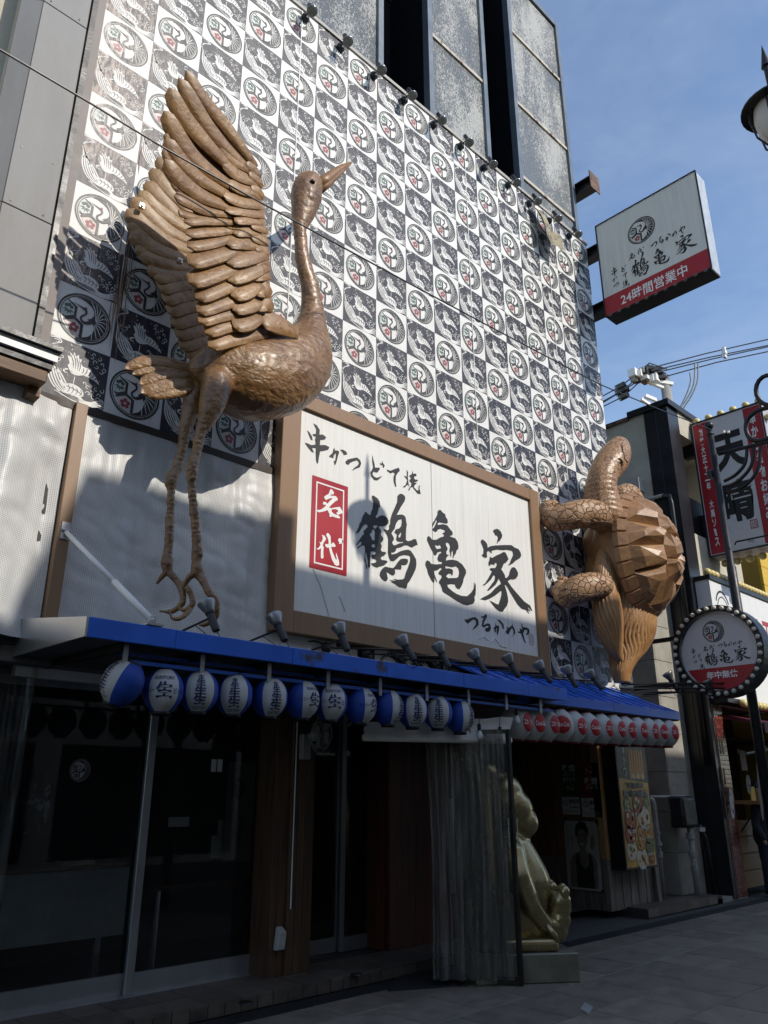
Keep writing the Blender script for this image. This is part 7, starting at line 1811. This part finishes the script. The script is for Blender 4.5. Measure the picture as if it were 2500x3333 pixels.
# brick pier
BRK = [pm('glazed_brick_%d' % i, c, .3, var=.2, coat=.3) for i, c in enumerate(((.16, .035, .028), (.11, .026, .022), (.20, .05, .038)))]
pier = thing('brick_pier', 'narrow pier of glossy red brown bricks with pale joints', 'pier')
mb = MB(); mb.box((13.41, YN + .004, 0), (13.75, 6.3, 3.0)); obj('mortar', mb, pm('mortar_pale', (.42, .38, .34), .8), pier)
bmz = {}
for r_ in range(40):
    z = .03 + r_ * .074
    xs2 = [13.412, 13.525, 13.638, 13.75] if r_ % 2 == 0 else [13.412, 13.468, 13.581, 13.694, 13.75]
    for a, b_ in zip(xs2[:-1], xs2[1:]):
        key = (round(b_ - a, 3), random.randrange(3))
        if key not in bmz:
            mb = MB(); mb.box((-(b_ - a) / 2 + .004, -.01, -.032), ((b_ - a) / 2 - .004, .012, .032)); me = mb.mesh('brick'); me.materials.append(BRK[key[1]]); bmz[key] = me
        link('brick', bmz[key], None, pier, ((a + b_) / 2, YN, z + .032))
# snack stall
st = thing('snack_stall', 'snack stall with a maroon awning and timber counter beside the brick pier', 'stall')
MAR = pm('maroon_awning', (.10, .010, .022), .7, var=.15, scale=3)
mb = MB(); mb.hexa([V((13.76, 5.25, 2.62)), V((20, 5.25, 2.62)), V((20, 6.3, 2.9)), V((13.76, 6.3, 2.9)), V((13.76, 5.25, 2.68)), V((20, 5.25, 2.68)), V((20, 6.3, 2.98)), V((13.76, 6.3, 2.98))]); mb.box((13.76, 5.235, 2.52), (20, 5.249, 2.69)); obj('awning', mb, MAR, st)
mb = MB(); mb.box((13.75, 7.0, 0), (20, 7.05, 3.0)); mb.box((13.751, 6.3, 2.5), (20, 7.0, 2.55)); obj('back_wall', mb, pm('stall_brown', (.05, .02, .015), .7, var=.3), st)
mb = MB(); mb.box((13.95, 5.55, 1.40), (15.6, 6.1, 1.46)); bevel(obj('counter_top', mb, wood_mat('counter_wood', (.42, .22, .09), (.28, .13, .05), .8, .4, 'X'), st), .006)
for k in range(4):
    mb = MB(); mb.box((13.80, 5.98, .12 + k * .26), (15.4, 6.02, .12 + (k + 1) * .26 - .012)); bevel(obj('front_board', mb, wood_mat('front_wood_%d' % k, (.30, .16, .06), (.20, .10, .035), .7, .5, 'X'), st), .004)
for x in (14.0, 15.1):
    mb = MB(); mb.tube([(x, 5.62, 1.4), (x, 6.0, .95)], .012, 6); obj('brace', mb, BLACKM, st)
mb = MB(); mb.box((14.6, 5.97, .55), (14.75, 5.985, .63)); obj('pull', mb, BLACKM, st)
mb = MB(); mb.tube([(13.75, 5.6, 2.2), (15.5, 5.3, 2.42)], .02, 8); tag(obj('awning_arm', mb, GREYPIPE), 'grey awning arm under the maroon awning', 'awning arm')
for k, (x, y, z) in enumerate(((14.6, 5.7, 2.28), (15.0, 5.75, 2.33), (15.4, 5.6, 2.26), (14.9, 6.2, 2.3))): bulb(V((x, y, z)), 'pale bulb hanging inside the snack stall', 'bulbs inside the snack stall', .2)
def tongue(px, py, wpx, hpx, Y, mats, label, ang, draw=None):
    p = onY(px, py, Y); s_ = px_m(p); W2, H2 = wpx * s_ * .9, hpx * s_ * .5
    ca, sa = math.cos(R(ang)), math.sin(R(ang))
    f = lambda l: (lambda x, y: V((p.x + (x * W2 * ca - y * H2 * sa), Y - .001 * l, p.z + (x * W2 * sa + y * H2 * ca))))
    mb = MB(); mb.poly([[(math.copysign(abs(math.cos(R(a))) ** .6, math.cos(R(a))), math.sin(R(a)) * (1 if math.sin(R(a)) < 0 else .97)) for a in range(0, 360, 15)]], f(0), 0)
    vs0 = len(mb.v)
    if draw: draw(mb, f)
    o = obj('tongue_board', mb, mats); tag(o, label, 'sign'); return o
def tb1(mb, f):
    put_vertical(mb, 'スイートポテト', .1, .55, .9, -.1, f(2), 1, .02); mb.poly([circ(-.55, .55, .14, 6)], f(2), 2); mb.poly([circ(.2, -.5, .3, 12)], lambda x, y: f(2)(x, -.5 + (y + .5) * .5), 3); mb.ribbon([(-.5, -.1, .06), (-.3, -.3, .06), (-.6, -.4, .06)], f(2), 1, 2)
tongue(2382, 2614, 16, 96, 5.86, [PAPER, INK, pm('purple_ink', (.08, .015, .09), .6), MATS['purple_ink']], 'white oval board with handwriting and purple potatoes on the brick pier', -6, tb1)
def tb2(mb, f):
    put_text(mb, 'テルう', (-.5, .4, .8, .8), f(2), 1, .02); put_vertical(mb, 'おいしい', -.6, -.1, .3, -.8, f(2), 1, .02); mb.poly([circ(.2, -.1, .3, 10)], lambda x, y: f(2)(x, -.1 + (y + .1) * .5), 1)
tongue(2437, 2553, 18, 60, 5.7, [pm('board_dim', (.22, .2, .18), .7), INK], 'dim oval board with handwriting above the stall counter', -10, tb2)
tongue(2474, 2570, 14, 190, 5.5, [pm('board_dark', (.09, .06, .055), .6, var=.4, scale=12)], 'long dark printed oval board leaning at the stall', -8)
p = onY(2420, 2475, 6.0); mb = MB(); mb.box((p.x - .12, 6.0, p.z - .17), (p.x + .12, 6.01, p.z + .17)); tag(obj('menu_plaque', mb, pm('plaque', (.11, .05, .04), .6, var=.4, scale=30)), 'reddish vertical plaque hanging in the stall', 'plaque')
p = onY(2452, 2592, 5.7); mb = MB(); mb.box((p.x - .08, 5.7, 1.462), (p.x + .1, 5.72, 1.68)); tag(obj('price_card', mb, pm('yellow_card', (.55, .35, .03), .6)), 'yellow price card on the stall counter', 'card')
for px_, py_ in ((2345, 2430), (2352, 2525)):
    for k in range(2):
        p = onY(px_ + k * 8, py_, YN - .015); mb = MB(); mb.bar(p + V((0, 0, -.12)), p + V((0, 0, .12)), .02, .012); tag(obj('chopstick', mb, pm('bamboo', (.5, .42, .25), .6)), ('upper' if py_ < 2500 else 'lower') + ' pair of pale wooden sticks on the brick pier, ' + ('outer' if k else 'inner') + ' stick', 'stick', 'pale sticks on the brick pier')
# white board with bulbs
wb = thing('stall_signboard', 'long white signboard with red brush lettering and a row of yellow bulbs', 'sign')
mb = MB(); mb.box((13.42, 5.66, 3.10), (19.5, 5.92, 5.16)); obj('panel', mb, pm('board_white', (.75, .74, .72), .4, var=.05), wb)
mb = MB(); mb.box((13.40, 5.63, 5.16), (19.5, 5.93, 5.24)); obj('top_rail', mb, BLACKM, wb)
mb = MB(); mb.box((13.40, 5.63, 3.02), (19.5, 5.93, 3.10)); obj('bottom_rail', mb, BLACKM, wb)
mb = MB()
for i, ch in enumerate('創業大正十二年'): put_text(mb, ch, (14.35 + i * .40, 4.05, 14.70 + i * .40, 4.72), lambda x, z: V((x, 5.656, z)), 0, .02)
obj('lettering', mb, RED, wb)
mb = MB(); mb.poly([[(13.85 + .26 * math.cos(R(a)), 4.55 + .36 * math.sin(R(a))) for a in range(0, 360, 12)], [(13.85 + .24 * math.cos(R(a)), 4.55 + .34 * math.sin(R(a))) for a in range(0, 360, 12)]], lambda x, z: V((x, 5.656, z))); mb.poly([[(13.85 + .31 * math.cos(R(a)), 4.6 + .42 * math.sin(R(a))) for a in range(30, 151, 8)] + [(13.85 + .28 * math.cos(R(a)), 4.6 + .38 * math.sin(R(a))) for a in range(150, 29, -8)]], lambda x, z: V((x, 5.656, z))); obj('oval_mark', mb, INK, wb)
YB = pm('yellow_bulb', (.66, .54, .22), .3, var=.06)
bm = MB(); bm.ell((0, 0, 0), (.072, .072, .072), 14, 9); ybm = bm.mesh('bulb', True); ybm.materials.append(YB)
for k in range(26): link('bulb', ybm, None, wb, (13.5 + k * .16, 5.70, 5.31))
for k in range(22): link('bulb', ybm, None, wb, (13.9 + k * .16, 5.58, 3.03))
# tall projecting sign
ts = thing('vertical_sign', 'tall white vertical sign with red side bands and large black brush characters', 'sign')
XT = 14.2; tl, tr, bl_ = onX(2249, 1384, XT), onX(2464, 1317, XT), onX(2312, 1813, XT)
ty1, ty0, tz1, tz0 = tl.y, tr.y - .06, tl.z, bl_.z
mb = MB(); mb.box((XT + .002, ty0, tz0), (XT + .5, ty1, tz1)); obj('case', mb, pm('sign_case_pink', (.42, .40, .42), .5), ts)
W_, H_ = ty1 - ty0, tz1 - tz0; f = lambda l: (lambda x, y: V((XT - .0015 - .002 * l, ty1 - x * W_, tz0 + y * H_)))
mb = MB(); mb.poly([[(0, 0), (1, 0), (1, 1), (0, 1)]], f(0), 0); mb.poly([[(.02, .012), (.23, .012), (.23, .988), (.02, .988)]], f(1), 1); mb.poly([[(.75, .012), (.98, .012), (.98, .988), (.75, .988)]], f(1), 1)
for a, b_ in (((0, 1), (1, 1)), ((0, 0), (1, 0)), ((0, 0), (0, 1)), ((1, 0), (1, 1))): mb.bar(f(2)(*a), f(2)(*b_), .03, .03, (1, 0, 0), 2)
put_vertical(mb, '創業大正十二年 大黒ソース', .05, .20, .95, .06, f(2), 3, .03); put_vertical(mb, '串かつ名物お好み焼', .78, .95, .95, .06, f(2), 3, .03)
put_text(mb, '天', (.27, .58, .71, .86), f(2), 2, .05); put_text(mb, '晴', (.28, .20, .70, .50), f(2), 2, .05)
mb.poly([[(.60, .13), (.70, .13), (.70, .19), (.60, .19)], [(.61, .136), (.69, .136), (.69, .184), (.61, .184)]], f(2), 1); put_text(mb, '大阪', (.615, .14, .685, .18), f(2), 1)
obj('face', mb, [pm('sign_face_white', (.66, .65, .64), .4, var=.05), RED, BLACK, WHITE], ts)
for k in range(6): link('bulb', ybm, None, ts, f(0)(.06 + .18 * k, 1.03) + V((.1, 0, 0)))
for k in range(6): link('bulb', ybm, None, ts, f(0)(.10 + .17 * k, -.035) + V((.3, 0, 0)))
for k in range(3): link('bulb', ybm, None, ts, f(0)(1.04, .9 - .25 * k) + V((.15, 0, 0)))
mb = MB(); mb.box((XT + .15, ty1, tz1 - .6), (XT + .3, 6.2, tz1 - .3)); obj('support', mb, BLACKM, ts)
mb = MB(); mb.box((XT + .15, ty1, tz0 + .4), (XT + .3, 6.2, tz0 + .9)); obj('support', mb, BLACKM, ts)
# yellow building beyond
yb_ = thing('yellow_building', 'bright yellow building beyond the cream one', 'building')
for k in range(16):
    mb = MB(); mb.box((16.7, 5.90, .1 + k * .4), (22, 6.3, .1 + (k + 1) * .4 - .012)); obj('siding_course', mb, pm('yellow_siding', (.62, .40, .03), .6, var=.08, scale=3), yb_)
mb = MB(); mb.box((16.69, 5.96, 0), (22, 14, 6.6)); obj('wall', mb, pm('yellow_core', (.3, .2, .03), .7), yb_)

# ------------------------------------------------------------------ lamp post with scrolls
lpz = onX(2319, 1382, 12.0); XPp, YPp = 12.0, lpz.y + .06
post = thing('street_post', 'black steel street post with ball finial and scrolled bracket', 'street post')
mb = MB(); mb.tube([(XPp, YPp, 0), (XPp, YPp, 4.9), (XPp, YPp, 4.92), (XPp, YPp, lpz.z - .1)], [.075, .07, .055, .05], 14); obj('pole', mb, BLACKM, post, True)
mb = MB(); mb.ell((XPp, YPp, lpz.z), (.075, .075, .075), 14, 10); mb.lathe([(.03, -.2), (.07, -.17), (.03, -.1)], (XPp, YPp, lpz.z), (0, 0, 1), 12); obj('finial', mb, BLACKM, post, True)
def k6(x, y): return onX(1900 + x * .36166, 1100 + y * .36166, XPp)
mb = MB(); mb.tube([k6(1215, 1045), k6(1659, 935), k6(2100, 830)], .032, 10); obj('bracket_arm', mb, BLACKM, post, True)
for pts in ([(1470, 995), (1452, 1130), (1370, 1230), (1265, 1290)], [(1530, 980), (1508, 1150), (1400, 1280), (1275, 1345)], [(1590, 955), (1568, 1180), (1450, 1330), (1280, 1395)]):
    mb = MB(); mb.tube([k6(*q_) for q_ in catmull(pts, 5)], .028, 8); obj('bracket_arc', mb, BLACKM, post, True)
mb = MB(); mb.tube([k6(1668 + 118 * math.cos(R(a)), 470 + 135 * math.sin(R(a))) for a in range(-40, 321, 20)], .036, 10); obj('scroll_ring', mb, BLACKM, post, True)
mb = MB(); mb.tube([k6(*q_) for q_ in catmull([(1780, 610), (1659, 628), (1560, 660), (1482, 725), (1460, 800), (1480, 880), (1545, 925), (1659, 905), (1720, 850)], 5)], .036, 10); obj('scroll_ring', mb, BLACKM, post, True)
def k7(x, y): return onX(2200 + x * .18083, 1600 + y * .18083, XPp - .02)
mb = MB(); mb.tube([k7(1060, 960), k7(1085, 905), k7(1659, 785), k7(2300, 650)], .014, 8); obj('banner_rod', mb, BLACKM, post, True)
for x in (1325, 1385): 
    c_ = k7(x, 890); mb = MB(); mb.tube([c_ + V((0, math.cos(R(a)) * .018, math.sin(R(a)) * .018)) for a in range(0, 361, 30)], .004, 5); obj('ring', mb, BLACKM, post)
p = k6(1140, 1225); mb = MB(); mb.lathe([(0.001, -.08), (.05, -.07), (.055, .04), (.02, .07)], p, (0, 0, 1), 12); mb.tube([p + V((0, 0, .05)), (XPp, YPp, p.z + .05)], .012, 6); obj('camera_dome', mb, BLACKM, post)
for dx in (0, .07):
    p = k6(1260 + dx * 600, 845); mb = MB(); mb.lathe([(0.001, -.035), (.028, -.02), (.02, 0), (.028, .02), (0.001, .035)], p, (0, 0, 1), 10); obj('insulator', mb, WHITE, post)

# ------------------------------------------------------------------ street lantern whose shadow falls on the sign
LX_, LY_ = 6.46, 1.46
lampo = thing('street_lantern', 'black street lantern with a spire and wide dish cap', 'street lamp')
mb = MB(); mb.lathe([(0.001, 8.40), (.045, 8.12), (.028, 8.11), (.028, 7.80), (.06, 7.78), (.06, 7.74), (.10, 7.72), (.27, 7.645), (.30, 7.62), (.30, 7.60), (.20, 7.61), (.19, 7.62)], (LX_, LY_, 0), (0, 0, 1), 28); obj('cap', mb, BLACKM, lampo, True); auto_smooth(lampo.children[-1], 40)
mb = MB(); mb.lathe([(.19, 7.615), (.20, 7.5), (.17, 7.33), (.11, 7.22), (.06, 7.19)], (LX_, LY_, 0), (0, 0, 1), 24); obj('glass_globe', mb, pm('opal_glass', (.55, .55, .52), .35), lampo, True)
for k in range(6):
    a = R(60 * k); mb = MB(); mb.tube([(LX_ + math.cos(a) * r_, LY_ + math.sin(a) * r_, z) for r_, z in ((.23, 7.61), (.235, 7.48), (.20, 7.3), (.13, 7.2), (.06, 7.17))], .010, 6); obj('cage_rib', mb, BLACKM, lampo)
mb = MB(); mb.lathe([(.07, 7.19), (.05, 7.15), (.045, 6.75), (.07, 6.72), (.16, 6.62), (.20, 6.5), (.055, 6.45), (.05, 5.0), (.06, 4.9), (.07, 0)], (LX_, LY_, 0), (0, 0, 1), 20); obj('pole', mb, BLACKM, lampo, True)

# ------------------------------------------------------------------ cables and utility pole
wp = [(-60, 130), (0, 162), (275, 324), (535, 482), (814, 640), (1250, 878), (1600, 1066), (1950, 1250), (2140, 1330), (2318, 1400)]
mb = MB(); mb.tube([onY(a, b_, 4.62) for a, b_ in wp], .0085, 6); tag(obj('overhead_cable', mb, BLACK), 'black cable slung across the facade in front of the crane', 'cable')
up = thing('utility_pole', 'concrete utility pole with crossarms and cable boxes behind the cream building', 'utility pole')
kk = 21.0; base = CAM + ray(2170, 1280) * kk; UX, UY = base.x, base.y
def uk(px, py, d=0): 
    r_ = ray(px, py); return CAM + r_ * (kk + d)
mb = MB(); mb.tube([(UX, UY, 0), (UX, UY, uk(2170, 1215).z)], [.2, .13], 14); obj('pole', mb, pm('pole_concrete', (.25, .245, .23), .8), up, True)
for a, b_ in (((2085, 1232), (2160, 1262)), ((2118, 1238), (2190, 1250)), ((2088, 1298), (2120, 1320)), ((2100, 1288), (2140, 1305))):
    mb = MB(); mb.bar(uk(*a), uk(*b_), .09, .09); obj('crossarm', mb, WHITE, up)
rnd = random.Random(8)
for k in range(16):
    x = rnd.uniform(2055, 2150); y = 1225 + (x - 2100) * -.05 + rnd.uniform(-18, 14)
    c_ = uk(x, y); s_ = rnd.uniform(.05, .11); mb = MB(); mb.box(c_ - V((s_ * 1.2, s_, s_)), c_ + V((s_ * 1.2, s_, s_))); obj('cable_fitting', mb, rnd.choice((BLACK, WHITE, RUST, GREYPIPE)), up)
for k in range(7):
    mb = MB(); a = (rnd.uniform(2050, 2100), rnd.uniform(1215, 1240)); b_ = (rnd.uniform(2120, 2180), rnd.uniform(1200, 1240))
    mb.tube([uk(*a), uk((a[0] + b_[0]) / 2, min(a[1], b_[1]) - rnd.uniform(0, 20)), uk(*b_)], .02, 5); obj('jumper', mb, BLACK, up)
WIR = [[(1960, 1290), (2020, 1258), (2070, 1218), (2110, 1200), (2300, 1150), (2520, 1100)], [(1960, 1308), (2020, 1275), (2080, 1228), (2130, 1205), (2300, 1165), (2520, 1120)], [(1960, 1312), (2030, 1270), (2085, 1235), (2140, 1212), (2320, 1168), (2520, 1124)], [(1960, 1325), (2030, 1290), (2080, 1245), (2150, 1230), (2330, 1180), (2520, 1140)]]
for i, w_ in enumerate(WIR):  # lines leave the pole in parallel
    mb = MB(); mb.tube([uk(*q_) for q_ in w_], .017, 5)
    for q_, s_ in ((w_[1], .10), (w_[3], .09)):
        a, b_ = uk(q_[0] - 14, q_[1] + 7 * (1 if q_ is w_[1] else .3)), uk(q_[0] + 14, q_[1] - 7 * (1 if q_ is w_[1] else .3)); mb.tube([a, b_], s_, 6)
    tag(obj('power_line', mb, BLACK), ('uppermost', 'second', 'third', 'lowest')[i] + ' black power line running from the utility pole', 'cable', 'power lines at the utility pole')
for pts in ([(2262, 1182), (2258, 1250), (2235, 1300), (2208, 1335)], [(2272, 1184), (2270, 1240), (2250, 1290), (2218, 1338)], [(2245, 1212), (2248, 1240), (2236, 1280), (2212, 1330)]):
    mb = MB(); mb.tube([uk(*q_) for q_ in catmull(pts, 4)], .022, 5); tag(obj('hanging_wire', mb, pm('grey_wire', (.3, .32, .34), .6)), 'grey wire looping down to the cream roof, ' + ('widest loop' if pts[0][0] == 2272 else 'tightest loop' if pts[0][0] == 2245 else 'middle loop'), 'wire', 'wires looping to the roof')
mb = MB()
for dy in (-8, 4): mb.box(uk(2358, 1150 + dy) - V((.06, .04, .10)), uk(2358, 1150 + dy) + V((.06, .04, .10)))
tag(obj('line_spacer', mb, WHITE), 'pale spacer clamped on the power lines', 'spacer')

# ------------------------------------------------------------------ passer-by at the right edge
pp = onZ(2518, 2915, 0); pe = thing('person', 'person in dark clothes standing on the street beside the snack stall', 'person', loc=(pp.x, pp.y, 0))
def K(pts, n_=6):
    out = []
    for a, b_ in zip(pts[:-1], pts[1:]):
        for i in range(n_ + 1):
            t = i / n_; q_ = [u * (1 - t) + v * t for u, v in zip(a, b_)]; out.append((V(q_[:3]), q_[3]))
    return out
body = K([(0, 0, 1.62, .095), (0, .0, 1.55, .085), (0, 0, 1.44, .06), (0, 0, 1.30, .14), (0, 0, 1.1, .14), (0, 0, .95, .15)])
for s_ in (-1, 1):
    body += K([(s_ * .10, 0, 1.38, .07), (s_ * .21, 0, 1.34, .06), (s_ * .25, .02, 1.08, .048), (s_ * .25, -.08, .86, .038), (s_ * .25, -.1, .80, .035)])
    body += K([(s_ * .09, 0, .92, .09), (s_ * .10, 0, .5, .06), (s_ * .10, .02, .1, .045), (s_ * .10, -.12, .05, .04)])
fuse('body', body, .02, [pm('skin', (.33, .19, .13), .6)], pe, 0, 1, 0, 1, 1, 0, 4)
jk = K([(0, 0, 1.40, .10), (0, 0, 1.3, .165), (0, 0, 1.1, .17), (0, 0, .88, .18)])
for s_ in (-1, 1): jk += K([(s_ * .10, 0, 1.37, .085), (s_ * .21, 0, 1.33, .078), (s_ * .25, .02, 1.08, .065), (s_ * .25, -.08, .88, .055)])
fuse('jacket', jk, .02, [pm('dark_jacket', (.02, .021, .026), .85, var=.3, scale=40)], pe, .006, 12, 0, 1, 1, 0, 3)
tr_ = []
for s_ in (-1, 1): tr_ += K([(s_ * .09, 0, .92, .11), (s_ * .10, 0, .5, .08), (s_ * .10, .02, .1, .062)])
fuse('trousers', tr_, .02, [pm('dark_trousers', (.015, .017, .03), .85, var=.2)], pe, .004, 12, 0, 1, 1, 0, 3)
fuse('hair', K([(0, .02, 1.68, .095), (0, .05, 1.62, .085)]), .014, [pm('dark_hair', (.012, .01, .009), .6)], pe)
for s_ in (-1, 1):
    mb = MB(); mb.ell((s_ * .10, -.05, .045), (.05, .14, .045), 12, 8); obj('shoe', mb, BLACK, pe, True)

# ------------------------------------------------------------------ buildings across the street: they shade the lower shop front
def across(x0, x1, ztop, col, lab, seed):
    t = thing('building', lab, 'building'); rnd = random.Random(seed); y = -5.0
    wall = pm('across_wall_%d' % seed, col, .8, var=.1, scale=1)
    mb = MB(); mb.box((x0, -14, 0), (x1, y, ztop)); obj('wall', mb, wall, t)
    mb = MB(); mb.box((x0, y - .3, ztop - .02), (x1, y - .05, ztop + .25)) if False else mb.box((x0, -14, ztop + .002), (x1, -13.7, ztop + .2)); obj('parapet', mb, wall, t)
    n_ = max(2, int((x1 - x0) / 2.2)); wd = (x1 - x0) / n_
    for r_ in range(1, int(ztop // 3)):
        for c_ in range(n_):
            a = x0 + c_ * wd + wd * .2; b_ = a + wd * .6; z = r_ * 3 + .6
            mb = MB(); mb.box((a, y, z), (b_, y + .03, z + 1.5)); w2 = obj('window', mb, ALU, t)
            mb = MB(); mb.box((a + .06, y + .031, z + .06), (b_ - .06, y + .036, z + 1.44)); obj('pane', mb, DGLASS, w2)
    mb = MB(); mb.box((x0 + .3, y, .2), (x1 - .3, y + .02, 2.6)); obj('shop_front', mb, DGLASS, t)
    return t
across(-16, 4.95, 10.6, (.55, .52, .47), 'brown grey building across the street, the widest one', 4)
across(4.95, 7.0, 12.02, (.55, .51, .45), 'narrow brown building across the street, the tallest', 1)
across(7.0, 12.1, 11.56, (.62, .60, .56), 'pale building across the street, between two others', 2)
across(12.1, 34, 10.35, (.55, .50, .43), 'low tan building across the street', 3)
